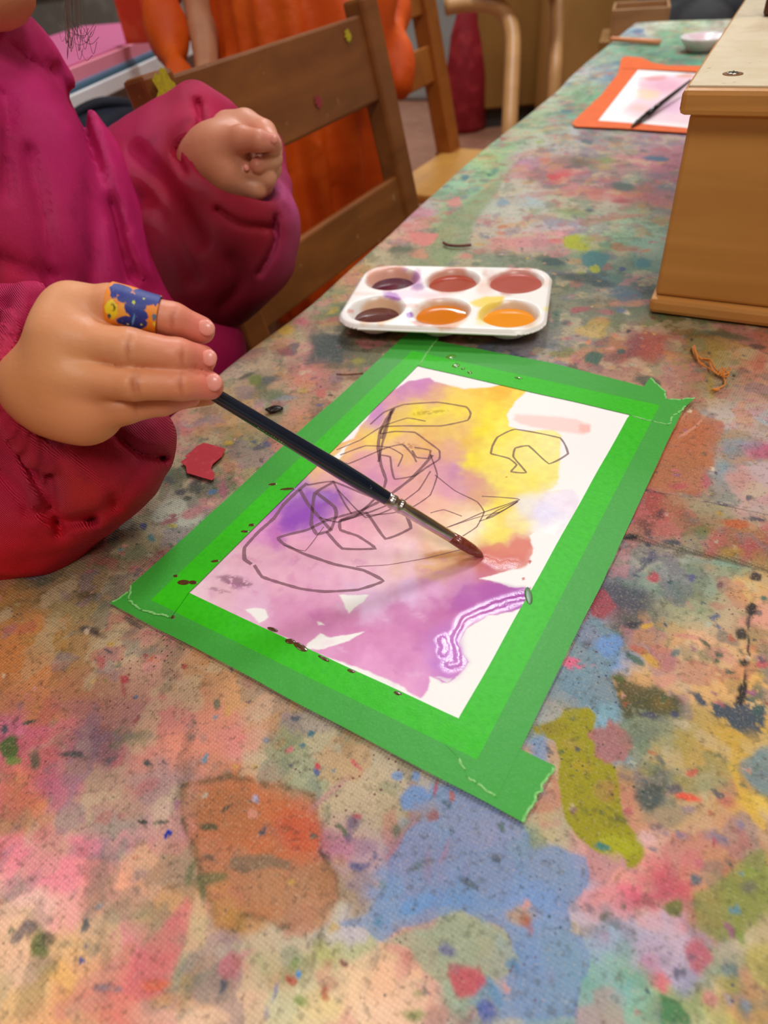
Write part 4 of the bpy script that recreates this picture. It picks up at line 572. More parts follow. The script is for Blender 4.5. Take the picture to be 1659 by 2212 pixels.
# relief: paper tooth, edge of the pools of wet paint
def pathd(pts):
    d = np.full(n_, 1e9)
    for (ax, ay), (bx_, by_) in zip(pts, pts[1:]):
        ex, ey = bx_-ax, by_-ay; t = np.clip(((fpx-ax)*ex+(fpy-ay)*ey)/(ex*ex+ey*ey), 0, 1); d = np.minimum(d, np.hypot(fpx-ax-t*ex, fpy-ay-t*ey))
    return d
pd = pathd([(1135, 1290), (1090, 1302), (1040, 1318), (1005, 1338), (985, 1360), (980, 1385), (990, 1412), (985, 1435), (968, 1440)])
pd2 = pathd([(955, 1385), (962, 1400), (958, 1415)]); pd3 = pathd([(1052, 1210), (1080, 1222), (1110, 1222)])
wet = np.maximum.reduce([1-sstep(12, 26, pd), (1-sstep(14, 22, pd2)), .7*(1-sstep(16, 40, pathd([(1180, 1090), (1200, 1110), (1170, 1140)]))), .35*(1-sstep(20, 90, pathd([(820, 1290), (900, 1280)]))), .8*(1-sstep(8, 18, pd3)), .6*(1-sstep(20, 44, pathd([(1000, 1140), (1045, 1130)])))])
wet = wet*sstep(.2, .8, np.maximum(PM, .0)+.0)
zz = .00017*(1+.2*noise2(fX*260, fY*260, 44))*(1-sstep(2, 9, pd+1.2*noise2(fX*260, fY*260, 4)))+.00016*(1-sstep(4, 12, pd2+1.5*noise2(fX*400, fY*400, 6)))+.0001*(1-sstep(4, 10, pd3+3*noise2(fX*600, fY*600, 7)))
zz = zz+.00004*fbm2(fX*800, fY*800, 12, 2)*(1-wet*.6)
lx, ly = gx2.ravel(), gy2.ravel()
Vp = np.stack([lx, ly, zz], 1); nu2, nv2 = gx2.shape; ii, jj = np.meshgrid(np.arange(nu2-1), np.arange(nv2-1), indexing='ij'); ii = ii.ravel(); jj = jj.ravel()
Fp = np.stack([ii*nv2+jj, (ii+1)*nv2+jj, (ii+1)*nv2+jj+1, ii*nv2+jj+1], 1)
M_paper = mat('watercolour_paper', None, .75, bump=(1500, .00006), spec=.35)
nt = M_paper.node_tree; at = nt.nodes.new('ShaderNodeAttribute'); at.attribute_name = 'wet'; mr = nt.nodes.new('ShaderNodeMapRange'); mr.inputs[3].default_value = .72; mr.inputs[4].default_value = .12
nt.links.new(at.outputs['Fac'], mr.inputs[0]); nt.links.new(mr.outputs[0], nt.nodes['Principled BSDF'].inputs['Roughness'])
PZ = .0006
pa = mesh_np('watercolour_painting', Vp, Fp, M_paper, None, np.clip(COL, 0, .95))
at = pa.data.attributes.new('wet', 'FLOAT', 'POINT'); at.data.foreach_set('value', wet.astype(np.float32))
put_frame(pa, PZ); tag(pa, 'watercolour sheet with wet pink, purple and yellow paint and scribbled loops, framed by green tape', 'painting')
# scribbled pen loops, each its own ribbon
def P2(*a): return list(zip(a[::2], a[1::2]))
LINES = [(P2(664,1046,643,1063,613,1092,592,1122,559,1151,529,1185,529,1210,544,1221), 3.6), (P2(550,1223,567,1248,605,1261,651,1274,702,1280,774,1276,829,1257,786,1234,723,1221,656,1198,613,1177,601,1164,626,1156,664,1147,706,1126,780,1105,830,1080,890,1035,935,985), 3.2),
 (P2(848,886,822,931,817,970,824,1009,834,1038,829,1057,800,1090,768,1118,736,1126), 3), (P2(846,890,838,920,826,960,818,1000), 2.6), (P2(852,884,836,915,824,950), 2.4),
 (P2(800,919,829,893,872,876,945,871,1007,881,1017,895,1010,910,954,922,872,922,829,924,822,939,853,934,896,936,920,953,949,975,949,994,920,1013,896,1030,853,1037,846,1013,843,989,824,985), 2),
 (P2(1060,982,1064,965,1075,946,1113,929,1210,948,1227,982,1186,1004,1142,965,1113,970,1109,989,1137,1023,1104,1021,1116,1006,1099,992,1060,982), 1.9),
 (P2(930,1110,959,1103,998,1117), 1.2), (P2(959,1144,1000,1128,1041,1110,1123,1081,1080,1076,1041,1074), 1.3), (P2(1120,1084,1075,1104,1050,1122,1092,1102,1118,1086,1065,1118,1035,1128), 1.2), (P2(970,1140,1030,1120,1080,1108), 1),
 (P2(940,1028,983,1062,1031,1086,1046,1108,1030,1140,1000,1160), 1.3), (P2(930,984,945,1028,930,1071,896,1095,850,1110,790,1116), 1.5), (P2(723,1042,681,1067,675,1105,673,1135,685,1156,715,1147,727,1114,723,1097,685,1067), 3.4),
 (P2(706,1151,740,1187,812,1187,774,1160,736,1147,736,1126,791,1109,833,1166,888,1143,875,1109), 3), (P2(632,1030,664,1088,689,1118,715,1147), 3), (P2(664,1050,719,1042,791,1071,870,1100), 2.2),
 (P2(727,974,778,953,824,924,880,905,920,912), 1.5), (P2(732,995,753,1004,833,970,870,962,892,985,900,1000), 1.8), (P2(890,975,900,990,925,992,930,975,895,968), 2), (P2(722,1045,745,1090,760,1112), 1.8), (P2(730,1060,790,1120,850,1100,905,1060,930,1020), 1.5),
 (P2(613,1180,660,1192,700,1140), 1), (P2(770,1226,840,1222,920,1208,1000,1188), 1), (P2(690,1120,730,1130,800,1108,870,1080), 2), (P2(735,985,790,965,840,968,870,985,860,1010), 1.6)]
M_pen = mat('pen_line', '7A5058', .8, noise=(1200, '9A7080', .4, .6, .6), alpha=.58)
for pts, wpx in LINES:
    s = spline(pts, 6) if len(pts) > 2 else np.array(pts, float)
    if len(pts) > 2: s = .35*s+.65*np.array([np.array(pts[min(i//6, len(pts)-1)])*(1-(i % 6)/6)+np.array(pts[min(i//6+1, len(pts)-1)])*((i % 6)/6) for i in range(len(s))])
    c = np.array([fr(*p) for p in s]); 
    t = np.gradient(c, axis=0); t /= np.linalg.norm(t, axis=1)[:, None]+1e-12; nn = np.stack([-t[:, 1], t[:, 0]], 1)
    dep = np.array([np.linalg.norm(Q(*p)-CAM) for p in s]); hw = wpx*dep/FP*(.85+.35*rng.random(len(s)))*1.12
    inside = (c[:, 0] > 0) & (c[:, 0] < PW) & (c[:, 1] > 0) & (c[:, 1] < PH)
    L0, R0 = c-nn*hw[:, None], c+nn*hw[:, None]; v = np.concatenate([np.c_[L0, np.full(len(s), .00011)], np.c_[R0, np.full(len(s), .00011)]]); n = len(s)
    k = np.arange(n-1); k = k[inside[:-1] & inside[1:]]
    if len(k): mesh_np('pen_line', v, np.stack([k, k+1, n+k+1, n+k], 1), M_pen, pa)
# green tape strips: translucent, so brighter where the white sheet lies beneath
M_tape = mat('green_masking_tape', '3C9C36', .42, noise=(900, '58B84C', .5, .75, .30), bump=[(1600, .00005), (160, .0002)], spec=.3)
nt = M_tape.node_tree; Nn = nt.nodes; Ll = nt.links; tcn = [n for n in Nn if n.type == 'TEX_COORD'][0]; bs = Nn['Principled BSDF']; src = bs.inputs['Base Color'].links[0].from_socket
sp = Nn.new('ShaderNodeSeparateXYZ'); Ll.new(tcn.outputs['Object'], sp.inputs[0])
def ramp(sock, e, sgn):
    r = Nn.new('ShaderNodeMapRange'); r.inputs[1].default_value = e-.0002; r.inputs[2].default_value = e+.0002; r.inputs[3].default_value = 0 if sgn > 0 else 1; r.inputs[4].default_value = 1 if sgn > 0 else 0
    Ll.new(sock, r.inputs[0]); return r.outputs[0]
def mul(a, b): m_ = Nn.new('ShaderNodeMath'); m_.operation = 'MULTIPLY'; Ll.new(a, m_.inputs[0]); Ll.new(b, m_.inputs[1]); return m_.outputs[0]
OVT = .0145
k_ = mul(mul(ramp(sp.outputs[0], -OV, 1), ramp(sp.outputs[0], PW+OV, -1)), mul(ramp(sp.outputs[1], -OV+.001, 1), ramp(sp.outputs[1], PH+OVT, -1)))
br = Nn.new('ShaderNodeRGB'); br.outputs[0].default_value = (*lin('32BA06'), 1)
nz = Nn.new('ShaderNodeTexNoise'); nz.inputs['Scale'].default_value = 420; nz.inputs['Detail'].default_value = 4; Ll.new(tcn.outputs['Object'], nz.inputs[0])
mx0 = Nn.new('ShaderNodeMix'); mx0.data_type = 'RGBA'; r0 = Nn.new('ShaderNodeMapRange'); r0.inputs[1].default_value = .42; r0.inputs[2].default_value = .7; r0.inputs[4].default_value = .5; Ll.new(nz.outputs[0], r0.inputs[0]); Ll.new(r0.outputs[0], mx0.inputs[0]); Ll.new(br.outputs[0], mx0.inputs[6]); mx0.inputs[7].default_value = (*lin('26A406'), 1)
mx = Nn.new('ShaderNodeMix'); mx.data_type = 'RGBA'; Ll.new(k_, mx.inputs[0]); Ll.new(src, mx.inputs[6]); Ll.new(mx0.outputs[2], mx.inputs[7]); Ll.new(mx.outputs[2], bs.inputs['Base Color'])
M_torn = mat('torn_tape_fibre', '8CC878', .7, noise=(900, '5CB04C', .4, .6, .7))
def tape(poly, z, label, jag=()):
    """poly in frame metres (counter-clockwise); edges listed in jag are torn"""
    out = []; torn = {}
    for i, (a, b) in enumerate(zip(poly, poly[1:]+poly[:1])):
        a, b = np.array(a), np.array(b); L = np.linalg.norm(b-a); n = max(2, int(L/(.0009 if i in jag else .006))); nn = np.array([-(b-a)[1], (b-a)[0]])/L
        for k in range(n):
            t = k/n; off = (.0009*float(fbm2(np.array(t*L*500+i*7.), np.array(float(z*3e4)), 5, 3)) if 0 < k else 0) if i in jag else (.00025*noise2(np.array(t*L*40+i*9.), np.array(3.), int(z*1e6)) if 0 < k else 0)
            out.append(a+(b-a)*t+nn*off)
            if i in jag: torn.setdefault(i, []).append((out[-1], -nn))
    bm = bmesh.new(); vs = [bm.verts.new((p[0], p[1], 0)) for p in out]; f = bm.faces.new(vs)
    r = bmesh.ops.extrude_face_region(bm, geom=[f]); 
    for v in r['geom']:
        if isinstance(v, bmesh.types.BMVert): v.co.z = TH*.8
    bmesh.ops.triangulate(bm, faces=[q for q in bm.faces if len(q.verts) > 4], quad_method='BEAUTY', ngon_method='EAR_CLIP')
    o = bm_obj('masking_tape', bm, M_tape); put_frame(o, z)
    for i, rows in torn.items():   # pale torn fibres along the ripped ends
        if len(rows) < 3: continue
        v = []; 
        for k, (p, m_) in enumerate(rows): w_ = .0005+.0005*abs(float(noise2(np.array(k*.7), np.array(i*3.), 2))); v += [(p[0]+m_[0]*.0002, p[1]+m_[1]*.0002, TH*.4), (p[0]-m_[0]*w_*.1, p[1]-m_[1]*w_*.1, TH+.00022), (p[0]-m_[0]*w_, p[1]-m_[1]*w_, TH*.85)]
        k = np.arange(len(rows)-1)*3; mesh_np('torn_edge', np.array(v), np.concatenate([np.stack([k, k+1, k+4, k+3], 1), np.stack([k+1, k+2, k+5, k+4], 1)]), M_torn, o)
    return tag(o, label, 'tape', None)
TB = tape([(-.0271, -.0203), (.1608, -.0228), (.1630, -.0008), (PW, .0), (0, 0), (-.0245, 0.002), (-.0252, -.012)], PZ+TH, 'green masking tape strip along the near edge of the painting, torn end at lower right', jag=(1, 6))
TR = tape([(PW, -.0110), (.1345, -.0135), (.1385, -.0168), (.1400, -.0182), (.1436, -.0188), (.1510, -.0197), (.1520, .09), (.1516, .222), (.131, .222), (PW, .20)], PZ+2*TH, 'green masking tape strip along the right long side of the painting beside bare canvas', jag=(1, 2, 3, 4))
TT = tape([fr(*p) for p in ((902, 793), (1358, 898), (1365, 902), (1411, 914), (1443, 921), (1450, 914), (1453, 901), (1466, 896), (1483, 879), (1500, 862), (1469, 866), (1441, 865), (1437, 850), (1405, 818), (1390, 838), (1200, 789), (1060, 762), (930, 737))]+[fr(896, 760)], PZ+3*TH, 'green masking tape strip along the far edge of the painting, star-torn end at right', jag=(2, 3, 4, 5, 6, 7, 9, 10, 11, 12))
TL = tape([(-.0265, -.0092), (-.0205, -.0158), (-.0110, -.0170), (.0028, -.0142), (0.0, .0), (0, PH), fr(907, 792), fr(925, 762), fr(948, 733), fr(895, 716), (-.0262, .232), (-.0258, .15), (-.0266, .12), (-.0258, .05)], PZ+4*TH, 'green masking tape strip along the left long side of the painting, crossed by the brush', jag=(0, 1, 2, 6, 7, 8))
# lifted torn tip of the far strip and paint or water drops on the tapes
M_drop = mat('water_drop', '4C8C1C', .06, noise=(500, '5C9C28', .4, .6, .5), coat=1); M_spot = mat('dark_paint_drop', '5A3C1C', .2, noise=(600, '3E2A18', .4, .6, .6), coat=.5)
def drop(px, py, rx, ry, m, par, z, rot=0, hgt=.0006):
    c = fr(px, py); s = np.linalg.norm(Q(px, py)-CAM)/FP; n = 12; vs = []; fs = []
    for ring, (q, hz) in enumerate(((1, 0), (.86, .6), (.5, .93))):
        for k in range(n):
            th = 2*math.pi*k/n; w_ = 1+.15*math.sin(2*th+px); dx = rx*s*q*math.cos(th)*w_; dy = ry*s*1.35*q*math.sin(th)*w_; cr, sr = math.cos(rot), math.sin(rot); vs.append((c[0]+dx*cr-dy*sr, c[1]+dx*sr+dy*cr, z+hz*hgt))
    vs.append((c[0], c[1], z+hgt)); q4 = []
    for r in range(2):
        for k in range(n): q4.append((r*n+k, r*n+(k+1) % n, (r+1)*n+(k+1) % n, (r+1)*n+k))
    tr = [(2*n+k, 2*n+(k+1) % n, 3*n) for k in range(n)]
    return mesh_np('drop', np.array(vs), [np.array(q4), np.array(tr)], m, par)
for a in ((974, 774, 9, 8), (985, 793, 9, 6), (1000, 800, 4, 3), (1015, 808, 6, 4), (1120, 820, 8, 3)): drop(*a, M_drop, TT, TH)
for a in ((375, 1336, 5, 3), (650, 1400, 18, 6), (628, 1388, 12, 5), (700, 1425, 14, 3), (590, 1362, 14, 3), (860, 1500, 10, 3), (760, 1452, 10, 3)): drop(*a, M_spot, TB, TH, 0, .0002)
for a in ((381, 1248, 6, 2.5), (466, 1216, 8, 3), (530, 1152, 8, 3), (545, 1138, 8, 3), (590, 1050, 10, 3), (622, 1060, 16, 3), (398, 1262, 12, 6), (1142, 1290, 9, 16), (418, 1262, 10, 4)): 
    par, zz_ = (TR, TH) if a[0] > 1000 else (TL, TH)
    drop(*a, mat('soaked_tape', '3A6A2A', .3, noise=(400, '44742E', .4, .6, .5)) if a[0] > 1000 else M_spot, par, zz_, .5, .00015)

# ================================================================ palette
pang = math.radians(-17.5); pc = (.0578, .4345)
M_pal = mat('palette_plastic', None, .28, noise=(14, 'F6EEE6', .4, .7, .15), spec=.5, sss=.05)
pal = empty('paint_palette', 'white six-well plastic paint palette holding purple, brown and orange watery paint', 'palette', (pc[0], pc[1], TZ), pang)
W2, D2, RR = .0675, .0475, .019
st = .0008; ax = np.arange(-W2-st, W2+2*st, st); ay = np.arange(-D2-st, D2+2*st, st); mx_, my_ = np.meshgrid(ax, ay, indexing='ij')
def rr(x, y, w_=W2, d_=D2, r_=RR): qx_ = np.abs(x)-(w_-r_); qy_ = np.abs(y)-(d_-r_); return np.hypot(np.maximum(qx_, 0), np.maximum(qy_, 0))+np.minimum(np.maximum(qx_, qy_), 0)-r_
sd = rr(mx_, my_); eps = 1e-5; gxd = (rr(mx_+eps, my_)-sd)/eps; gyd = (rr(mx_, my_+eps)-sd)/eps; o_ = np.maximum(sd, 0); mx2 = mx_-gxd*o_; my2 = my_-gyd*o_
WELL = [(sx*.0435, sy*.0235) for sy in (1, -1) for sx in (-1, 0, 1)]; WR, WD, RIM = .0195, .0112, .0135
zt = np.full(mx2.shape, RIM)
for cx_, cy_ in WELL:
    d = np.hypot(mx2-cx_, my2-cy_)/WR; zt = np.minimum(zt, RIM-WD*(1-sstep(.58, 1.02, d)))
zt -= .0025*sstep(-.0022, 0, np.minimum(sd, 0))          # rolled lip
keep = (sd < st*1.2)
ids = -np.ones(sd.shape, int); ids[keep] = np.arange(keep.sum()); V = np.stack([mx2[keep], my2[keep], zt[keep]], 1)
q = np.stack([ids[:-1, :-1], ids[1:, :-1], ids[1:, 1:], ids[:-1, 1:]], -1).reshape(-1, 4); q = q[(q >= 0).all(1)]
ca, sa = math.cos(pang), math.sin(pang)
fX = pc[0]+V[:, 0]*ca-V[:, 1]*sa; fY = pc[1]+V[:, 0]*sa+V[:, 1]*ca; wq = .0007*fbm2(fX*400, fY*400, 5, 3)
fpx, fpy = proj(fX+wq, fY+wq, TZ+V[:, 2]); GR = fbm2(fX*900, fY*900, 84, 2); COL = np.tile(lin('F4F0EA'), (len(V), 1))
for (a, b, c) in ((838, 600, 'DC9070'), (975, 605, 'CC8468'), (1113, 605, 'CC8070'), (823, 668, 'E4B488'), (966, 678, 'E0A464'), (1113, 682, 'E0B88C')): B(a, b, 54, 31, c, .9, .3)
B(900, 605, 13, 26, 'B05CA8', .8, .5); B(905, 620, 18, 10, '7C2C84', .8, .6); B(880, 635, 60, 14, 'E0A0C4', .5, .7); B(850, 640, 22, 8, '9C48B0', .85, .4, 20); B(885, 680, 8, 7, '8C44B4', .9, .4); B(885, 660, 18, 6, 'E8A8A0', .7, .5); B(940, 640, 40, 9, 'E8B0B0', .6, .7); B(790, 635, 30, 5, 'ECC8BC', .5); B(757, 673, 8, 5, 'E49C88', .8, .5); B(873, 582, 8, 4, 'D498C8', .6)
PG('1025,648 1050,640 1090,640 1086,655 1060,672 1045,695 1028,690 1036,665 1012,655', 'F0D018', .9, 4); B(1045, 695, 20, 9, 'F0E080', .7, .6); B(1180, 667, 10, 6, 'F2E89C', .8, .5); B(1045, 620, 24, 24, 'F0C8B4', .6, .7); B(1180, 610, 14, 12, 'F4DCCC', .6); B(905, 697, 22, 7, 'B8603C', .8, .5, 5); B(960, 704, 40, 4, 'CC8468', .7, .5, 3)
b_ = mesh_np('tray', V, q, M_pal, pal, np.clip(COL, 0, 1)); md = b_.modifiers.new('thickness', 'SOLIDIFY'); md.thickness = .0011; md.offset = -1
pcol = [('4A2038', .0066, 'deep purple paint pool'), ('A84430', .0042, 'red-brown paint pool'), ('B45C50', .0026, 'dusty pink paint pool'), ('5C2C28', .0070, 'dark brown paint pool'), ('D87814', .0046, 'deep orange paint pool'), ('EC9424', .0052, 'light orange paint pool')]
wellorder = [0, 1, 2, 3, 4, 5]
for (cx_, cy_), (c, dz, lb) in zip(WELL, pcol):
    # level dz below the rim; radius where the bowl reaches that level
    lo_, hi_ = .58, 1.02
    for _ in range(30):
        mid = (lo_+hi_)/2; lv = WD*(1-float(sstep(.58, 1.02, np.array(mid)))); lo_, hi_ = (mid, hi_) if lv > dz else (lo_, mid)
    r_ = lo_*WR+.0002; n = 40; th = np.linspace(0, 2*np.pi, n, endpoint=False); v = [[cx_, cy_, RIM-dz]]; 
    for qv, hz in ((.5, 0), (.9, 0), (1, .0002)): v += [[cx_+r_*qv*math.cos(t), cy_+r_*qv*math.sin(t), RIM-dz+hz] for t in th]
    tr = [(0, 1+k, 1+(k+1) % n) for k in range(n)]; q4 = [(1+r*n+k, 1+(r+1)*n+k, 1+(r+1)*n+(k+1) % n, 1+r*n+(k+1) % n) for r in (0, 1) for k in range(n)]
    po = mesh_np('paint_pool', np.array(v), [np.array(tr), np.array(q4)], mat('paint_'+c, c, .04, noise=(60, c, .4, .6, .2), coat=.3), pal); po['label'] = lb

# ================================================================ the paintbrush in the child's hand
bt = Q(1040, 1205)+np.array([0, 0, .0016]); bh = S(480, 862, .2545); bd = (bh-bt)/np.linalg.norm(bh-bt)
brush = empty('paintbrush', 'dark navy round paintbrush held by the child, brown wet tip touching the painting', 'paintbrush', tuple(bt))
def lathe_axis(name, prof, m, par, n=24):   # prof: (distance along brush, radius)
    v, f = tube_arr([bd*s for s, r in prof], [r for s, r in prof], n); return mesh_np(name, v, f, m, par)
Zr = lambda s: (bt+bd*s-CAM)@_fw
def along(px, py):   # distance along brush axis of the nearest point to a view ray
    r = ray(px, py); r = r/np.linalg.norm(r); w0 = bt-CAM; b = bd@r; d = bd@w0; e = r@w0; return (b*e-d)/(1-b*b)
s_b, s_f = along(972, 1172), along(833, 1080)
M_bris = mat('wet_brush_hair', '6E2C1E', .22, noise=(900, '8C4434', .4, .6, .6), bump=(1500, .0001), coat=.6)
lathe_axis('bristles', [(-.001, .0003), (.0005, .0012), (.002, .0018), (s_b*.35, .0025), (s_b*.7, .0027), (s_b+.001, .0024)], M_bris, brush)
M_fer = mat('nickel_ferrule', 'C8C0B8', .22, metal=1, noise=(300, 'A8A098', .4, .6, .4))
fl = s_f-s_b; fe = lathe_axis('ferrule', [(s_b, .0021), (s_b+.0008, .0024), (s_b+fl*.5, .0026), (s_b+fl*.76, .00275), (s_b+fl*.78, .0031), (s_b+fl*.81, .0031), (s_b+fl*.83, .0027), (s_b+fl*.87, .0027), (s_b+fl*.89, .0031), (s_b+fl*.92, .0031), (s_b+fl*.94, .0028), (s_f, .0029)], M_fer, brush)
M_hand = mat('navy_lacquer', '101C2C', .12, noise=(80, '0C1624', .4, .6, .5), coat=.6)
lathe_axis('handle', [(s_f-.0006, .0027), (s_f, .0029), (s_f+.012, .0034), (s_f+.022, .0035), (s_f+.045, .0031), (s_f+.085, .0025), (s_f+.12, .0020), (s_f+.133, .0016), (s_f+.1345, .0006)], M_hand, brush, 32)
M_foil = mat('worn_silver_print', 'B8B8A8', .3, metal=.7, noise=(900, '101C2C', .45, .6, .9))
for px, py, L, wd in ((592, 945, .016, .0005), (560, 922, .006, .0004), (788, 1050, .004, .0009)):
    s0 = along(px, py); rad = float(np.interp(s0, [s_f, s_f+.022, s_f+.045, s_f+.085, s_f+.12], [.0029, .0035, .0031, .0025, .002]))
    side = np.cross(bd, _up); side /= np.linalg.norm(side); tocam = CAM-(bt+bd*s0); tocam -= bd*(tocam@bd); tocam /= np.linalg.norm(tocam); dwn = np.cross(bd, tocam)
    k = -.75 if L > .005 else .1; nrm = tocam*math.sqrt(1-k*k)+dwn*k*(1 if dwn[2] > 0 else -1); tg = np.cross(bd, nrm); v = []; f = []
    nseg = 14; 
    for i in range(nseg):
        s_ = s0-L/2+L*i/nseg; a_ = rng.uniform(-.3, .3)*wd; hgt = wd*rng.uniform(.25, .7); base = bd*s_+nrm*(rad+.00006); b0 = len(v)
        v += [base+tg*(a_-hgt), base+bd*L/nseg*.6+tg*(a_-hgt), base+bd*L/nseg*.6+tg*(a_+hgt), base+tg*(a_+hgt)]; f.append((b0, b0+1, b0+2, b0+3))
    mesh_np('printed_mark', np.array(v), np.array(f), M_foil, brush)

# ================================================================ small things on the cloth
def flat_scrap(name, pts, z, th, m, label, cat):
    P_ = [Q(*p, z) for p in pts]; c = np.mean(P_, 0); bm = bmesh.new(); vs = [bm.verts.new(p-c) for p in P_]; f = bm.faces.new(vs); r = bmesh.ops.extrude_face_region(bm, geom=[f])
    for g in r['geom']:
        if isinstance(g, bmesh.types.BMVert): g.co.z += th
    bmesh.ops.triangulate(bm, faces=[q for q in bm.faces if len(q.verts) > 4], ngon_method='EAR_CLIP')
    o = bm_obj(name, bm, m); o.location = tuple(c); return tag(o, label, cat)
M_red = mat('red_paper', 'B8303A', .8, noise=[(260, 'C8505A', .55, .7, .6), (420, '5C5C64', .66, .7, .8)], bump=(700, .0001))
flat_scrap('paper_scrap', [(440, 957), (462, 962), (487, 970), (480, 986), (460, 1003), (456, 1012), (463, 1022), (463, 1034), (458, 1038), (430, 1030), (404, 1022), (402, 1008), (390, 998), (403, 990), (400, 985), (414, 975), (424, 965)], 0.0006, .0002, M_red, 'torn red paper scrap lying on the cloth between sleeve and green tape', 'paper')
def strand(pts, zs): return spline([Q(px, py, z) for (px, py), z in zip(pts, zs)], 6)
def twig(pts, r, m, name, label, cat, z=.001):
    P_ = strand(pts, [z]*len(pts)); c = P_.mean(0); o = tube(name, P_-c, r, m, None, 8); o.location = tuple(c); return tag(o, label, cat)
M_twig = mat('brown_twig', '5C3024', .6, noise=(400, '7C4838', .4, .6, .6)); M_twig2 = mat('pale_twig', '8C5C44', .6, noise=(400, '5C3828', .4, .6, .6))
twig([(958, 524), (968, 529), (990, 531), (1018, 529)], [.0012]*19, M_twig, 'dark_twig', 'short dark brown stick lying on the cloth behind the white palette', 'stick', .0012)
twig([(727, 808), (745, 809), (765, 808), (785, 806)], [.0006]*19, M_twig2, 'thin_twig', 'thin brown splinter on the cloth beside the left tape below the palette', 'stick', .001)
M_blk = mat('black_crumb', '14100E', .3, noise=(500, '2A1C18', .4, .6, .5), bump=(900, .0003))
bm = bmesh.new(); bmesh.ops.create_icosphere(bm, subdivisions=3, radius=1)
for v in bm.verts: k = 1+.35*float(noise3(np.array(v.co)*2.2, 3)); v.co = Vector((v.co.x*.0048*k, v.co.y*.0026*k, v.co.z*.0014*k+.0010))
o = bm_obj('dried_paint_crumb', bm, M_blk, None, True); o.location = tuple(Q(593, 886, 0)); tag(o, 'black dried paint crumb on the cloth beside the brush handle', 'paint crumb')
M_thr = mat('orange_thread', 'E08A1C', .7, noise=(900, 'C86C10', .4, .6, .6), sheen=.3)
thr = empty('thread', 'small tangle of frayed orange thread lying on the cloth below the wooden box', 'thread', tuple(Q(1540, 790)))
T0 = Q(1540, 790)
for pts, z, r in (([(1500, 746), (1505, 765), (1515, 775), (1530, 780), (1540, 800), (1560, 812), (1566, 830), (1545, 842)], .001, .00055), ([(1498, 750), (1506, 770), (1512, 785), (1530, 795), (1552, 810)], .0014, .0004), ([(1520, 775), (1535, 778), (1545, 796), (1560, 808), (1576, 806)], .0018, .0005), ([(1552, 810), (1558, 794), (1566, 803), (1556, 812)], .002, .0004), ([(1556, 808), (1572, 796), (1578, 800), (1562, 812)], .0024, .0004), ([(1554, 806), (1564, 798), (1574, 812), (1560, 814)], .0018, .0004), ([(1500, 746), (1496, 752), (1503, 772), (1520, 788)], .0008, .0004), ([(1538, 841), (1546, 842), (1553, 842)], .001, .0008)):
    tube('fibre', strand(pts, [z+.0006*math.sin(i*2) for i in range(len(pts))])-T0, r, M_thr, thr, 6)
# far painting in orange tape, its brush, dish and crayon
FO = [Q(1238, 272)[:2], Q(1470, 290)[:2], Q(1350, 126)[:2]]
M_oran = mat('orange_tape', 'EC6A2A', .5, noise=(90, 'D8561C', .45, .7, .5), bump=(300, .0002))
def slab(name, pts, z, th, m, parent=None, label=None, cat=None):
    P_ = [Q(*p, 0) for p in pts]; c = np.mean(P_, 0); bm = bmesh.new(); vs = [bm.verts.new((p[0]-c[0], p[1]-c[1], 0)) for p in P_]; f = bm.faces.new(vs); r = bmesh.ops.extrude_face_region(bm, geom=[f])
    for g in r['geom']:
        if isinstance(g, bmesh.types.BMVert): g.co.z = th
    bmesh.ops.triangulate(bm, faces=[q_ for q_ in bm.faces if len(q_.verts) > 4], ngon_method='EAR_CLIP')
    o = bm_obj(name, bm, m, parent); o.location = (c[0], c[1], TZ+z); return tag(o, label, cat)
fcorn = [np.array(p, float) for p in ((1291, 263), (1378, 152), (1560, 163), (1505, 281))]
slab('masking_tape', [(1236, 270), (1240, 262), (1300, 205), (1335, 160), (1342, 128), (1350, 124), (1380, 128), (1400, 132), (1420, 143), (1400, 153), (1378, 152), (1330, 213), (1291, 263), (1262, 275)], .0007, .0003, M_oran, None, 'orange masking tape strip on the left side of the far painting', 'tape')
slab('masking_tape', [(1236, 272), (1291, 263), (1400, 271), (1505, 281), (1510, 292), (1455, 288), (1340, 280), (1245, 276)], .001, .0003, M_oran, None, 'orange masking tape strip along the near edge of the far painting', 'tape')
slab('masking_tape', [(1352, 124), (1385, 127), (1410, 138), (1440, 144), (1500, 145), (1600, 150), (1600, 166), (1500, 158), (1378, 152), (1345, 150)], .0013, .0003, M_oran, None, 'orange masking tape strip along the far edge of the far painting', 'tape')
P4 = [Q(*p) for p in fcorn]; n1_, n2_ = 90, 90; S_, T_ = np.meshgrid(np.linspace(0, 1, n1_), np.linspace(0, 1, n2_), indexing='ij'); S_ = S_.ravel(); T_ = T_.ravel()
V = (np.outer((1-S_)*(1-T_), P4[0])+np.outer((1-S_)*T_, P4[1])+np.outer(S_*T_, P4[2])+np.outer(S_*(1-T_), P4[3])); cF = V.mean(0); fX = V[:, 0]; fY = V[:, 1]
wq = .004*fbm2(fX*60, fY*60, 3, 3); fpx, fpy = proj(fX+wq, fY+wq, V[:, 2]); GR = fbm2(fX*300, fY*300, 8, 2); COL = np.tile(lin('F4F2F0'), (len(V), 1))
PG('1380,172 1420,165 1500,160 1560,170 1500,272 1400,262 1345,245 1360,225 1380,210', 'ECC4D0', .8, 8); B(1440, 185, 50, 22, 'DC98B4', .7, .7); B(1400, 205, 30, 12, 'F0CC9C', .7, .7); B(1380, 235, 30, 12, 'F0B8A8', .6, .7); B(1450, 230, 50, 20, 'E0A8CC', .6, .8); B(1410, 170, 30, 5, 'D88484', .7, .6); B(1480, 165, 30, 5, 'D88C74', .7, .6)
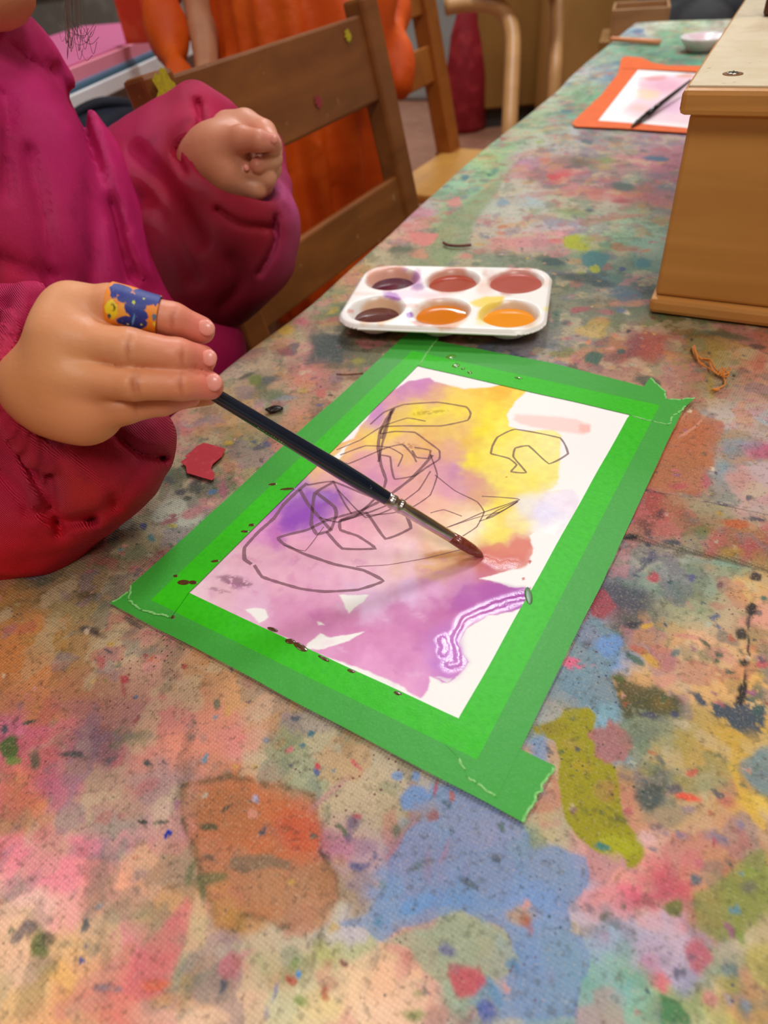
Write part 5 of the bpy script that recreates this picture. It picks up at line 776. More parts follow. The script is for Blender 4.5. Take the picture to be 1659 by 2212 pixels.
i4, j4 = np.meshgrid(np.arange(n1_-1), np.arange(n2_-1), indexing='ij'); i4 = i4.ravel(); j4 = j4.ravel()
fo = mesh_np('watercolour_painting', V-cF, np.stack([i4*n2_+j4, (i4+1)*n2_+j4, (i4+1)*n2_+j4+1, i4*n2_+j4+1], 1), mat('far_paper', None, .7, noise=(40, 'FFFFFF', .4, .6, .05), bump=(500, .0001)), None, COL)
fo.location = tuple(cF+np.array([0, 0, .0006])); tag(fo, 'white sheet with pale pink washes in orange tape, partly behind the wooden box', 'painting')
q0, q1 = Q(1364, 274, .003), Q(1500, 168, .012); bv = (q1-q0)/np.linalg.norm(q1-q0); Lb = .30
bk = empty('paintbrush', 'black paintbrush resting on the far orange-taped painting', 'paintbrush', tuple(q0))
for nm, s0_, s1_, r0_, r1_, m_ in (('bristles', 0, .016, .0008, .0026, mat('dark_hair', '2C221C', .5, noise=(300, '3C302A', .4, .6, .5))), ('ferrule', .016, .045, .0026, .003, mat('dark_ferrule', '3C3834', .25, metal=.9, noise=(90, '4C4844', .4, .6, .5))), ('handle', .045, .19, .0034, .0018, mat('black_lacquer', '16120E', .15, noise=(90, '241C16', .4, .6, .5)))):
    tube(nm, [bv*(s0_+(s1_-s0_)*t) for t in (0, .3, .7, 1)], [r0_+(r1_-r0_)*t for t in (0, .3, .7, 1)], m_, bk, 14)
# round dish far right
dc = Q(1519, 88, .012); dm = mat('white_dish', 'EAE4E4', .3, noise=(30, 'D8A8B4', .5, .62, .6)); dish = empty('paint_dish', 'small round white paint dish on the far end of the cloth', 'dish', (dc[0], dc[1], TZ))
prof = [(0, .003), (.024, .003), (.030, .006), (.046, .017), (.050, .0185), (.052, .0175), (.047, .013), (.034, .001), (.030, 0), (0, 0)]; n = 36; v = []; 
for r_, z_ in prof: r_ *= .66; v += [(max(r_, 1e-5)*math.cos(2*math.pi*k/n), max(r_, 1e-5)*math.sin(2*math.pi*k/n), z_) for k in range(n)]
mesh_np('bowl', np.array(v), np.array([(a*n+k, a*n+(k+1) % n, (a+1)*n+(k+1) % n, (a+1)*n+k) for a in range(len(prof)-1) for k in range(n)]), dm, dish)
n_p = 24; mesh_np('paint_pool', np.array([(0, 0, .0075)]+[(.021*math.cos(2*math.pi*k/n_p), .021*math.sin(2*math.pi*k/n_p), .0075) for k in range(n_p)]), np.array([(0, 1+k, 1+(k+1) % n_p) for k in range(n_p)]), mat('pale_pink_paint', 'E8C0BC', .08, noise=(60, 'E8B090', .4, .6, .6)), dish)
ca_, cb_ = Q(1318, 84, .004), Q(1425, 91, .004); o = tube('coloured_pencil', [np.zeros(3), (cb_-ca_)*.03, (cb_-ca_)*.5, (cb_-ca_)], [.0008, .0035, .004, .004], mat('pink_pencil', 'D8605C', .4, noise=(9, 'E8A068', .45, .55, .8)), None, 8)
o.location = tuple(ca_); tag(o, 'pink and orange coloured pencil near the far left corner of the cloth', 'pencil')
# ================================================================ wooden box on the right
bc0 = Q(1398, 676)[:2]; BA = math.radians(30.2); bu = np.array([math.sin(BA), math.cos(BA)]); bvv = np.array([math.cos(BA), -math.sin(BA)])
bxr = empty('wooden_box', 'honey-coloured wooden box with a pale worn top board standing on the cloth at right', 'box', (bc0[0], bc0[1], TZ), -BA)
# local: x to the right (along the front), y away from the viewer
M_box = mat('beech_veneer', 'D0934A', .42, grain=((3, 3, 55), 'AC7030', .55), noise=(2.5, 'D89C54', .45, .6, .5), bump=(90, .0002))
M_rim = mat('beech_rail', 'D89850', .38, grain=((4, 4, 70), 'A06A30', .45), bump=(120, .0002))
M_top = mat('pale_plywood', 'D8C6A4', .5, noise=[(14, 'C0A888', .5, .68, .7), (60, 'E2D4B8', .45, .6, .5), (220, '8C6C4C', .68, .75, .7)], bump=(200, .0002))
BWX, BDY, BH = .30, .36, .129
box('side_panel', .002, BWX, .0042, BDY-.002, .0107, BH-.0145, M_box, bxr, .0022)
box('bottom_rail', 0, BWX+.002, 0, BDY, 0, .0105, M_rim, bxr, .003)
tpb = box('top_board', -.003, BWX+.004, -.006, BDY+.004, BH-.0138, BH-.0012, M_rim, bxr, .0028)
sheet = box('top_face', -.0005, BWX+.002, -.0025, BDY+.002, BH-.0018, BH, M_top, bxr, .0006)
scp = Q(1583, 160, BH); loc = scp[:2]-bc0; lx_, ly_ = loc@bvv, loc@bu
M_scr = mat('screw_metal', 'C8C0B0', .3, metal=1, noise=(900, '8C8478', .4, .6, .5)); M_hole = mat('screw_recess', '8A5C30', .7, noise=(500, '6C4424', .4, .6, .5))
def disc(name, cx, cy, cz, r, h, m, par, n=28, dome=0):
    v = [[cx, cy, cz+h+dome]]+[[cx+r*.7*math.cos(2*math.pi*k/n), cy+r*.7*math.sin(2*math.pi*k/n), cz+h+dome*.6] for k in range(n)]+[[cx+r*math.cos(2*math.pi*k/n), cy+r*math.sin(2*math.pi*k/n), cz+h] for k in range(n)]+[[cx+r*math.cos(2*math.pi*k/n), cy+r*math.sin(2*math.pi*k/n), cz] for k in range(n)]
    f = [(0, 1+k, 1+(k+1) % n) for k in range(n)]; q_ = [(1+a*n+k, 1+(a+1)*n+k, 1+(a+1)*n+(k+1) % n, 1+a*n+(k+1) % n) for a in (0, 1) for k in range(n)]
    return mesh_np(name, np.array(v), [np.array(f), np.array(q_)], m, par)
disc('screw_recess', lx_, ly_, BH-.0002, .0052, .0005, M_hole, tpb); sw = disc('screw', lx_, ly_, BH+.0003, .0032, .0004, M_scr, tpb, dome=.0003)
bm = bmesh.new(); box_bm(bm, lx_-.0022, lx_+.0022, ly_-.0004, ly_+.0004, BH+.0006, BH+.0012); box_bm(bm, lx_-.0004, lx_+.0004, ly_-.0022, ly_+.0022, BH+.0006, BH+.00121); bm_obj('screw_slot', bm, mat('slot', '2A241C', .8, noise=(90, '1A140C', .4, .6, .5)), tpb)
fp = Q(1646, 37, BH); fb = empty('picture_frame', 'dark brown wooden frame with a white face standing on the wooden box top', 'frame', (fp[0], fp[1], TZ+BH), -BA)
M_dk = mat('dark_stained_wood', '5A3220', .4, grain=((8, 8, 50), '3A1C10', .5), bump=(100, .0002))
box('upright', 0, .008, 0, .012, .0005, .16, M_dk, fb); box('upright', .142, .15, 0, .012, .0005, .16, M_dk, fb); box('rail', .008, .142, 0, .012, .0005, .0105, M_dk, fb); box('rail', .008, .142, 0, .012, .15, .16, M_dk, fb)
box('face', .008, .142, .004, .007, .0105, .15, mat('frame_paper', 'E6E2DA', .6, noise=(20, 'D8D2C8', .4, .6, .4)), fb, 0)

# ================================================================ wooden chairs
def chair(label, group, right_top, heading, W, H_top, mw, mw2, seat_z, slat1, slat2, spots=(), seatd=.30, pw=.036):
    """right_top: plan position of the far post at height H_top; back leans away from the seat"""
    rz = -math.radians(heading)   # local y runs along the back towards the far post, local x to the seat side
    t = empty('wooden_chair', label, 'chair', (right_top[0], right_top[1], 0), rz, group)
    lean = .20
    def px_(z): return (H_top-z)*lean
    for i, y in enumerate((0, -W)):
        nm = bar('back_post', (px_(.0)*.5+.02, y, 0), (px_(seat_z), y, seat_z), pw, pw*.8, mw, t, .003, (0, 1, 0)); 
        bar('back_post', (px_(seat_z-.01), y, seat_z-.01), (0, y, H_top+(.012 if i == 0 else .002)), pw*.75, pw, mw if i == 0 else mw2, t, .004, (0, 1, 0))
    for z0, z1 in (slat1, slat2):
        bar('back_slat', ((px_(z0)+px_(z1))/2+.004, -W+.016, (z0+z1)/2), ((px_(z0)+px_(z1))/2+.004, -.016, (z0+z1)/2), .013, z1-z0, mw if z0 < H_top-.12 else mw2, t, .003, (lean*.0-.2, 0, 1))
    x0 = px_(seat_z)
    box('seat', x0-.01, x0+seatd, -W-.02, .02, seat_z-.02, seat_z, mw3, t, .005)
    for y in (0, -W): bar('leg', (x0+seatd-.04, y, 0), (x0+seatd-.04, y, seat_z-.02), .032, .032, mw, t, .003, (0, 1, 0))
    for y in (0, -W): bar('side_rail', (x0+.01, y, seat_z*.45), (x0+seatd-.05, y, seat_z*.45), .02, .03, mw, t, .003)
    bar('front_rail', (x0+seatd-.04, -W, seat_z-.05), (x0+seatd-.04, 0, seat_z-.05), .02, .05, mw, t, .003)
    return t
M_ch1 = mat('brown_chair_wood', '8E5424', .42, grain=((30, 6, 30), '5E3010', .6), noise=[(9, '6E4018', .5, .65, .6), (50, 'B89468', .70, .74, .7), (34, '9A9030', .73, .76, .8)], bump=(120, .0003))
M_ch2 = mat('orange_brown_wood', '9C5A20', .4, grain=((20, 20, 20), '7A4012', .5), noise=(9, 'A8682C', .5, .65, .5), bump=(120, .0002))
mw3 = mat('yellow_seat_wood', 'B8843C', .4, grain=((20, 4, 4), '9A682C', .5), noise=(9, 'C89040', .5, .65, .6), bump=(120, .0002))
cR = Q(778, 22, .12)
ch1 = chair('brown wooden chair with paint-flecked back slats right behind the child in magenta', None, cR, 33, .35, cR[2], M_ch1, M_ch1, TZ-.22, (TZ+.032, TZ+.118), (TZ-.108, TZ-.05))
c2 = Q(968, 318, -.215); H2 = TZ+.09
hd2 = math.radians(33); x_off = (H2-(TZ-.215))*.2
ch2 = chair('orange-brown wooden chair further along the table, back slat and post in view', None, (c2[0]-math.cos(hd2)*x_off, c2[1]+math.sin(hd2)*x_off), 33, .27, H2, M_ch2, M_ch2, TZ-.22, (TZ-.085, TZ-.02), (TZ+.03, TZ+.085), pw=.05)
# paint marks on the near chair
def dab(par, ctr, ax1, ax2, r1, r2, m, name='paint_mark'):
    n = 18; v = [ctr]+[ctr+ax1*r1*math.cos(2*math.pi*k/n)*(1+.25*math.sin(3*k))+ax2*r2*math.sin(2*math.pi*k/n)*(1+.2*math.sin(2*k+1)) for k in range(n)]
    return mesh_np(name, np.array(v), np.array([(0, 1+k, 1+(k+1) % n) for k in range(n)]), m, par)
M_yel = mat('yellow_paint', 'BCA818', .5, noise=(300, '9C8A20', .4, .6, .6)); M_pnk = mat('pink_paint', '9C3038', .5, noise=(300, '7C3030', .4, .6, .6))
def onslat(px, py, dx=.0):
    """point on the chair's back plane seen at px,py, in chair space"""
    o = np.array([cR[0], cR[1], cR[2]]); hx_ = np.array([math.cos(math.radians(33)), -math.sin(math.radians(33)), 0]); hy_ = np.array([math.sin(math.radians(33)), math.cos(math.radians(33)), 0])
    nrm = hx_*1+np.array([0, 0, .2]); nrm /= np.linalg.norm(nrm); r = ray(px, py); oo = o+hx_*.0+nrm*dx; t = ((oo-CAM)@nrm)/(r@nrm); p = CAM+r*t-np.array([cR[0], cR[1], 0])
    return np.array([p@hx_, p@hy_, p[2]])
yy_ = np.array([0, 1., 0]); zz3 = np.array([-.196, 0, .98])
dab(ch1, onslat(752, 77, .0118), yy_, zz3, .006, .006, M_yel); dab(ch1, onslat(688, 220, .0118), yy_, zz3, .006, .006, M_pnk); dab(ch1, onslat(364, 205, .0205), yy_, zz3, .012, .018, M_yel)

# bentwood chair frame, cabinets, shelf and clutter behind
M_birch = mat('birch_wood', 'C8945C', .4, grain=((12, 12, 40), 'AC7844', .4), noise=(6, 'D0A068', .5, .6, .5), bump=(90, .0002))
M_cab = mat('brown_cabinet_wood', '96692F', .5, grain=((10, 10, 3), '7C5424', .5), bump=(60, .0003)); M_cab2 = mat('light_cabinet_wood', 'B88848', .5, grain=((10, 10, 3), 'A07438', .45), bump=(60, .0003))
def FQ(px, py): return Q(px, py, -TZ)
st_ = empty('bentwood_stool', 'pale bentwood stool with an arched leg frame standing beyond the table', 'stool', (0, 0, 0))
ft = Q(1098, 285, -TZ+.25); dpt = (ft-CAM)@_fw
Sd = lambda px, py: S(px, py, dpt)
arch = spline([Sd(962, 14), Sd(1010, 6), Sd(1060, 8), Sd(1086, 24), Sd(1102, 52), Sd(1108, 90), Sd(1106, 160), Sd(1100, 290)], 6); arch = np.vstack([arch, [arch[-1][0], arch[-1][1], .0]])
so = arch[-1].copy(); st_.location = (so[0], so[1], 0); so[2] = 0
tube('arched_leg', arch-so, .0225, M_birch, st_, 14)
arch2 = spline([Sd(1040, -70), Sd(1120, -60), Sd(1180, -40), Sd(1208, 10), Sd(1212, 60), Sd(1208, 190)], 6)+np.array([.03, .16, 0]); arch2 = np.vstack([arch2, [arch2[-1][0], arch2[-1][1], 0]]); tube('arched_leg', arch2-so, .0205, M_birch, st_, 14)
sc_ = Sd(1150, -20)-so; n = 40; v = []
for z_, r_ in ((-.02, .001), (-.02, .16), (-.012, .168), (.0, .17), (.01, .165), (.012, .001)): v += [(sc_[0]-.06+r_*math.cos(2*math.pi*k/n), sc_[1]+.08+r_*math.sin(2*math.pi*k/n), sc_[2]+.03+z_) for k in range(n)]
mesh_np('round_seat', np.array(v), np.array([(a*n+k, a*n+(k+1) % n, (a+1)*n+(k+1) % n, (a+1)*n+k) for a in range(5) for k in range(n)]), mat('cream_seat', 'D0AC7C', .45, noise=(8, 'C09A68', .4, .6, .5)), st_)
def cabinet(name, label, p, q, depth, h, m, kick=True):
    p, q = np.array(p[:2]), np.array(q[:2]); L = np.linalg.norm(q-p); a = math.atan2(q[1]-p[1], q[0]-p[0]); t = empty(name, label, 'cabinet', (p[0], p[1], 0), a)
    box('body', 0, L, .018, depth, .07, h, m, t, .003); box('plinth', .01, L-.01, .03, depth-.01, 0, .07, mat('dark_plinth', '3A342C', .7, noise=(20, '2A2620', .4, .6, .5)), t, .001)
    k = max(1, round(L/.45)); 
    for i in range(k): d_ = box('door', L*i/k+.003, L*(i+1)/k-.003, 0, .0175, .08, h-.01, m, t, .002); box('handle', L*(i+.5)/k-.04, L*(i+.5)/k+.04, -.014, -.0002, h-.08, h-.068, M_scr, d_, .002)
    box('top', -.005, L+.005, -.006, depth+.004, h, h+.022, M_cab2, t, .003)
    return t
f1, f2 = FQ(1020, 262), FQ(1260, 215); 
cA = FQ(1028, 282); cabinet('cabinet', 'dark honey-brown wooden cabinet standing behind the bentwood stool', cA, cA+np.array([1.0, -.05, 0]), .45, .95, M_cab)
# fix direction of the nearer light cabinet
cq2 = np.array([.735, 2.62]); cabinet('cabinet', 'lighter wooden cabinet beside the far left corner of the table', cq2, cq2+np.array([.42, -.03]), .4, .93, M_cab2)
cr = empty('wooden_crate', 'small open wooden crate beyond the far left corner of the cloth', 'crate', tuple(Q(1318, 60, -.0)*np.array([1.09, 1.09, 0])), -.35); cr.scale = (.55, .55, 1); cz = TZ-.04
M_cr = mat('crate_wood', 'B08458', .5, grain=((5, 30, 30), '8C6440', .5), bump=(90, .0003))
box('end_panel', 0, .01, 0, .2, cz, cz+.05, M_cr, cr); box('end_panel', .19, .2, 0, .2, cz, cz+.05, M_cr, cr); box('side_panel', .01, .19, 0, .01, cz, cz+.05, M_cr, cr); box('side_panel', .01, .19, .19, .2, cz, cz+.05, M_cr, cr); box('base_panel', .01, .19, .01, .19, cz, cz+.01, M_cr, cr)
stt = empty('crate_stand', 'low brown stand carrying the open crate beyond the table corner', 'stand', (cr.location.x, cr.location.y, 0), -.35); stt.scale = (.6, .6, 1); box('stand_top', -.03, .26, -.02, .24, cz-.02, cz-.0005, M_cab, stt)
for a in (-.02, .22):
    for b in (-.01, .2): box('leg', a, a+.03, b, b+.03, 0, cz-.02, M_cab, stt)
# red bottle-like bag and floor clutter between chairs
rp = FQ(1008, 262); o = None
bm = bmesh.new(); 
prof = [(0, .001), (.0, .07), (.02, .085), (.2, .08), (.34, .06), (.42, .035), (.5, .02), (.5, .001)]; n = 20; v = []
for z_, r_ in prof: v += [(r_*math.cos(2*math.pi*k/n)*(1+.1*math.sin(3*k*2*math.pi/n+z_*20)), r_*.7*math.sin(2*math.pi*k/n), z_) for k in range(n)]
bm.free(); o = mesh_np('red_bag', np.array(v), np.array([(a*n+k, a*n+(k+1) % n, (a+1)*n+(k+1) % n, (a+1)*n+k) for a in range(len(prof)-1) for k in range(n)]), mat('dark_red_fabric', '8C1420', .6, noise=(20, 'B03038', .5, .65, .7), bump=(90, .001)))
o.location = (rp[0]-.03, rp[1]-.16, 0); tag(o, 'dark red cloth bag standing on the floor beside the brown cabinet', 'bag')
wp = FQ(930, 225); wb_ = empty('storage_bin', 'pale grey storage bin on the floor behind the orange-brown chair', 'bin', (wp[0]+.05, wp[1]+.25, 0), -.5)
box('tub', -.25, .2, -.18, .18, 0, .42, mat('pale_grey_plastic', 'A8ACA8', .5, noise=(5, '989C98', .4, .6, .4)), wb_, .02); box('lid', -.26, .21, -.19, .19, .42, .445, mat('grey_plastic_lid', '8C9090', .45, noise=(5, '7C8080', .4, .6, .4)), wb_, .008)

# white low shelf with coloured paper stack (upper left)
sa_, sb_ = Q(172, 218, .0), Q(338, 140, .0)
hd3 = math.atan2(sb_[1]-sa_[1], sb_[0]-sa_[0]); L3 = .9
wt = empty('white_shelf', 'white shelf top edge holding stacks of pink and coloured paper, upper left', 'shelf', (sa_[0], sa_[1], 0), hd3)
M_wht = mat('white_laminate', 'E4E2E2', .4, noise=(5, 'D8D6D6', .4, .6, .3))
box('shelf_top', -.35, L3, 0, .5, TZ-.012, TZ+.012, M_wht, wt, .002); 
for x_ in (-.34, L3-.02): box('side_panel', x_, x_+.018, .01, .49, 0, TZ-.012, M_wht, wt, .001)
box('back_panel', -.32, L3-.02, .47, .488, 0, TZ-.012, mat('grey_back', '5C5850', .8, noise=(5, '4C4840', .4, .6, .4)), wt, .001)
z_ = TZ+.0123
for i, (c, th, lb, x0, x1, y0, y1) in enumerate((('3E6478', .006, 'slate-blue paper stack lowest on the white shelf', -.22, .62, .004, .30), ('7A8CA8', .004, 'pale blue paper layer under the pink paper', -.2, .6, .007, .30), ('E88CA0', .020, 'light pink paper stack on the white shelf', -.2, .6, .01, .31), ('C8608C', .003, 'magenta-pink top sheets of the paper stack on the white shelf', -.19, .58, .02, .30))):
    o = box('paper_stack', x0, x1, y0, y1, z_, z_+th, mat('paper_'+c, c, .6, noise=(12, c, .4, .6, .2), bump=(60, .0003)), None, .0006); o.location = (sa_[0], sa_[1], 0); o.rotation_euler = (0, 0, hd3); tag(o, lb, 'paper'); z_ += th+.0003
rbx = Sd(318, 48); rb = S(316, 50, 1.25)
o = box('red_box', -.004, .016, 0, .05, 0, .07, mat('red_carton', 'D8401C', .5, noise=(30, 'E86038', .5, .6, .6)), None, .002); o.location = (rb[0], rb[1]-.0, z_+.0005); o.rotation_euler = (0, 0, hd3); tag(o, 'small bright red carton standing on the pink paper stack', 'carton')
# grey bins behind the shelf
for i, (px, py, c, w3, h3, lb) in enumerate(((110, 40, '5E5850', .5, .30, 'dark grey-brown fabric basket behind the pink paper stack'), (260, 20, '45423E', .35, .34, 'charcoal fabric basket beside the grey-brown one'))):
    p = S(px, py, 2.35+.5*i); t = empty('fabric_basket', lb, 'basket', (p[0], p[1], 0), .4)
    mm_ = mat('basket_'+c, c, .85, noise=(14, '7C766C', .5, .66, .6), bump=(200, .002))
    bm = bmesh.new(); vs = box_bm(bm, -w3/2, w3/2, -.15, .15, TZ-.2, TZ+h3-.15)
    top = [f for f in bm.faces if f.normal.z > .9 or all(v.co.z > TZ+h3-.16 for v in f.verts)]; bmesh.ops.inset_individual(bm, faces=top, thickness=.012, depth=0); bmesh.ops.translate(bm, verts=list({v for f in top for v in f.verts}), vec=(0, 0, -.12)); bm_obj('basket', bm, mm_, t, bevel=.008)
    box('handle', -.06, .06, -.163, -.1505, TZ+h3-.24, TZ+h3-.21, mat('basket_strap', '2C2A28', .8, noise=(50, '3C3A38', .4, .6, .4)), t, .003)
    tb2 = empty('low_bench', 'low brown bench carrying the '+('grey-brown' if i == 0 else 'charcoal')+' basket', 'bench', (p[0], p[1], 0), .4)
    box('bench_top', -w3/2-.03, w3/2+.03, -.17, .17, TZ-.225, TZ-.2005, M_cab, tb2)
    for a in (-w3/2, w3/2-.03): box('leg', a, a+.03, -.15, .15, 0, TZ-.225, M_cab, tb2)
# navy bag hanging under the shelf
nb = S(245, 300, .98); t = empty('navy_bag', 'dark navy bag standing under the white shelf behind the magenta sleeve', 'bag', (nb[0], nb[1], 0), .3)
P_ = grid3((-.16, -.12, -.02), (.16, .12, nb[2]+.12), .008); q_ = np.stack([P_[..., 0], P_[..., 1], P_[..., 2]-(nb[2]+.02)/2], -1)
dd = np.sqrt((np.abs(q_[..., 0])/.11)**3+(np.abs(q_[..., 1])/.085)**3+(np.abs(q_[..., 2])/((nb[2]+.05)/2))**4)-1+.1*fbm3(P_*9, 3); dd = np.maximum(dd*.08, -(P_[..., 2]))
V, Fc = nets(P_, dd, .008); mesh_np('body', V, Fc, mat('navy_fabric', '0E1428', .75, noise=(20, '1C2A50', .5, .7, .7), bump=(60, .002)), t)
tube('strap', spline([(-.06, 0, nb[2]+.0), (-.05, 0, nb[2]+.03), (0, 0, nb[2]+.045), (.05, 0, nb[2]+.03), (.06, 0, nb[2]+.0)], 6), .008, mat('navy_strap', '0C1020', .7, noise=(40, '1C2438', .4, .6, .4)), t)

# person in grey beyond the table end
gp = np.array([.98, 2.0]); 
P_ = grid3((gp[0]-.30, gp[1]-.20, .0), (gp[0]+.30, gp[1]+.42, 1.25), .014)
def W(x, y, z): return np.array([gp[0]+x, gp[1]+y, z])
def skel_body(P, J, k=.03):
    d = None
    for a, b, ra, rb in J: e = cone(P, W(*a), W(*b), ra, rb); d = e if d is None else smin(d, e, k)
    return d
grey = empty('person', 'seated person in dark grey clothes beyond the far end of the table', 'person', (gp[0], gp[1], 0))
def sub(V): return V-np.array([gp[0], gp[1], 0])
leg = skel_body(P_, [((-.09, .22, .45), (-.10, -.08, .47), .085, .065), ((.09, .22, .45), (.10, -.08, .47), .085, .065), ((-.10, -.08, .47), (-.10, -.06, .08), .06, .04), ((.10, -.08, .47), (.10, -.06, .08), .06, .04), ((0, .24, .46), (0, .26, .9), .14, .13), ((0, .26, .9), (-.15, .24, .94), .09, .06), ((0, .26, .9), (.15, .24, .94), .09, .06), ((-.16, .24, .93), (-.2, .12, .70), .05, .042), ((.16, .24, .93), (.2, .12, .70), .05, .042), ((-.2, .12, .70), (-.06, -.04, .60), .042, .035), ((.2, .12, .70), (.06, -.04, .60), .042, .035)])+.006*fbm3(P_*12, 4)
V, Fc = nets(P_, leg, .014); mesh_np('clothing', sub(V), Fc, mat('dark_grey_cloth', '3A3A3C', .8, noise=(12, '2C2C30', .4, .6, .6), bump=(300, .0006)), grey)
skin_p = mat('skin_far', 'C8906C', .5, noise=(30, 'B87C5C', .4, .6, .4), sss=.1)
hd_ = skel_body(P_, [((0, .25, 1.0), (0, .24, 1.05), .05, .05), ((0, .22, 1.12), (0, .21, 1.16), .085, .08), ((-.06, -.04, .60), (-.01, -.09, .60), .03, .022), ((.06, -.04, .60), (.01, -.09, .60), .03, .022), ((0, .14, 1.12), (0, .125, 1.11), .012, .01), ((-.10, -.08, .05), (-.10, -.17, .03), .035, .028), ((.10, -.08, .05), (.10, -.17, .03), .035, .028)], .02)
V, Fc = nets(P_, hd_, .014); mesh_np('body', sub(V), Fc, skin_p, grey)
hr = np.maximum(cone(P_, W(0, .24, 1.14), W(0, .23, 1.17), .095, .09), -(cone(P_, W(0, .12, 1.10), W(0, .13, 1.12), .075, .07))); V, Fc = nets(P_, hr, .014); mesh_np('hair', sub(V), Fc, mat('dark_hair_far', '2A2018', .6, noise=(60, '3A2C20', .4, .6, .6)), grey)
bs_ = empty('stool', 'plain stool carrying the person in grey beyond the far table end', 'stool', (gp[0], gp[1]+.22, 0)); box('seat', -.17, .17, -.15, .15, .33, .36, M_cab2, bs_)
for a in (-.15, .12):
    for b in (-.13, .10): box('leg', a, a+.03, b, b+.03, 0, .33, M_cab2, bs_)

# ================================================================ child in orange behind the near chair
oc = S(600, 120, 1.02)[:2]; OZ = 0
def Wo(x, y, z): return np.array([oc[0]+x, oc[1]+y, z])
P_ = grid3((oc[0]-.34, oc[1]-.22, .0), (oc[0]+.34, oc[1]+.26, 1.18), .0095)
def sk(P, J, k=.03):
    d = None
    for a, b, ra, rb in J: e = cone(P, Wo(*a), Wo(*b), ra, rb); d = e if d is None else smin(d, e, k)
    return d
och = empty('person', 'child in a bright orange art smock standing behind the brown wooden chair', 'person', (oc[0], oc[1], 0))
subo = lambda V: V-np.array([oc[0], oc[1], 0])
sm = sk(P_, [((0, .03, .93), (.03, .03, .55), .085, .12), ((.03, .03, .55), (.02, .03, .30), .12, .14), ((0, .03, .9), (-.08, .02, .89), .07, .045), ((0, .03, .9), (.10, .02, .88), .075, .055), ((.10, .02, .88), (.13, -.03, .70), .055, .05), ((.13, -.03, .70), (.115, -.10, .60), .05, .035), ((.03, -.01, .66), (.05, .0, .48), .08, .09)], .04); sm = smin(sm, chain(P_, [(340, -80, .99, 46), (354, 20, .98, 42), (372, 110, .975, 36), (392, 200, .97, 30)], 0), .01); sm = smin(sm, chain(P_, [(800, -60, 1.02, 60), (846, 20, 1.0, 42), (858, 110, .99, 33), (856, 178, .99, 28)], 0), .012)
ang = np.arctan2(P_[..., 1]-oc[1], P_[..., 0]-oc[0]); sm = sm+.010*np.sin(ang*14+P_[..., 2]*5)*sstep(.85, .5, P_[..., 2])+.006*fbm3(P_*14, 9)
V, Fc = nets(P_, sm, .0095); M_os = mat('orange_smock', 'DC5200', .6, noise=(10, 'EC6A0C', .5, .68, .7), bump=(30, .003)); mesh_np('smock', subo(V), Fc, M_os, och)
bd_ = sk(P_, [((0, .03, .94), (0, .03, 1.0), .04, .04), ((0, .01, 1.06), (0, .0, 1.09), .082, .078), ((0, -.075, 1.06), (0, -.085, 1.05), .012, .010), ((-.085, .02, 1.06), (-.088, .03, 1.07), .016, .016), ((.085, .02, 1.06), (.088, .03, 1.07), .016, .016), ((-.07, .03, .34), (-.07, .03, .08), .05, .035), ((.07, .03, .34), (.07, .03, .08), .05, .035), ((-.07, .03, .045), (-.07, -.07, .035), .035, .03), ((.07, .03, .045), (.07, -.07, .035), .035, .03), ], .015); bd_ = smin(bd_, chain(P_, [(440, -120, 1.04, 44), (436, 0, 1.0, 40), (440, 60, .99, 36), (445, 130, .985, 26), (450, 190, .985, 28), (455, 225, .985, 20)], .004), .01)
V, Fc = nets(P_, bd_, .0095); mesh_np('body', subo(V), Fc, skin_p, och)
hr = np.maximum(cone(P_, Wo(0, .03, 1.07), Wo(0, .02, 1.10), .093, .09), -cone(P_, Wo(0, -.09, 1.04), Wo(0, -.08, 1.06), .072, .07)); V, Fc = nets(P_, hr, .0095); mesh_np('hair', subo(V), Fc, mat('brown_hair_far', '4A3020', .6, noise=(60, '3A2418', .4, .6, .6)), och)
# ================================================================ the painting child
kid = empty('person', 'child in a paint-stained magenta smock sitting at the table and holding the navy paintbrush', 'person', tuple(np.append(S(-120, 700, .5)[:2], 0)))
K0 = np.array(kid.location); sk0 = lambda V: V-K0
# --- right hand (holding the brush)
PALM = [[(150, 674, .240, 54), (140, 735, .238, 58), (140, 805, .240, 60), (152, 878, .245, 60)], [(190, 896, .247, 52), (120, 860, .250, 66), (92, 842, .252, 66)], [(150, 720, .243, 56), (95, 830, .252, 64), (25, 822, .266, 60), (-70, 860, .29, 66)], [(190, 770, .246, 70), (200, 850, .248, 60)]]
FING = [[(158, 662, .240, 46), (240, 659, .238, 43), (300, 672, .239, 38), (375, 690, .242, 34.5), (434, 713, .247, 30)],
        [(165, 735, .235, 44), (280, 752, .233, 42), (385, 768, .238, 36), (436, 776, .245, 31)],
        [(160, 815, .236, 42), (285, 830, .234, 35), (390, 831, .239, 33), (452, 833, .2455, 31)],
        [(175, 880, .243, 46), (270, 880, .244, 35), (350, 870, .248, 27), (412, 858, .254, 21)]]
THUMB = [(140, 840, .262, 44), (260, 850, .273, 36), (370, 858, .270, 29), (448, 852, .2635, 24)]
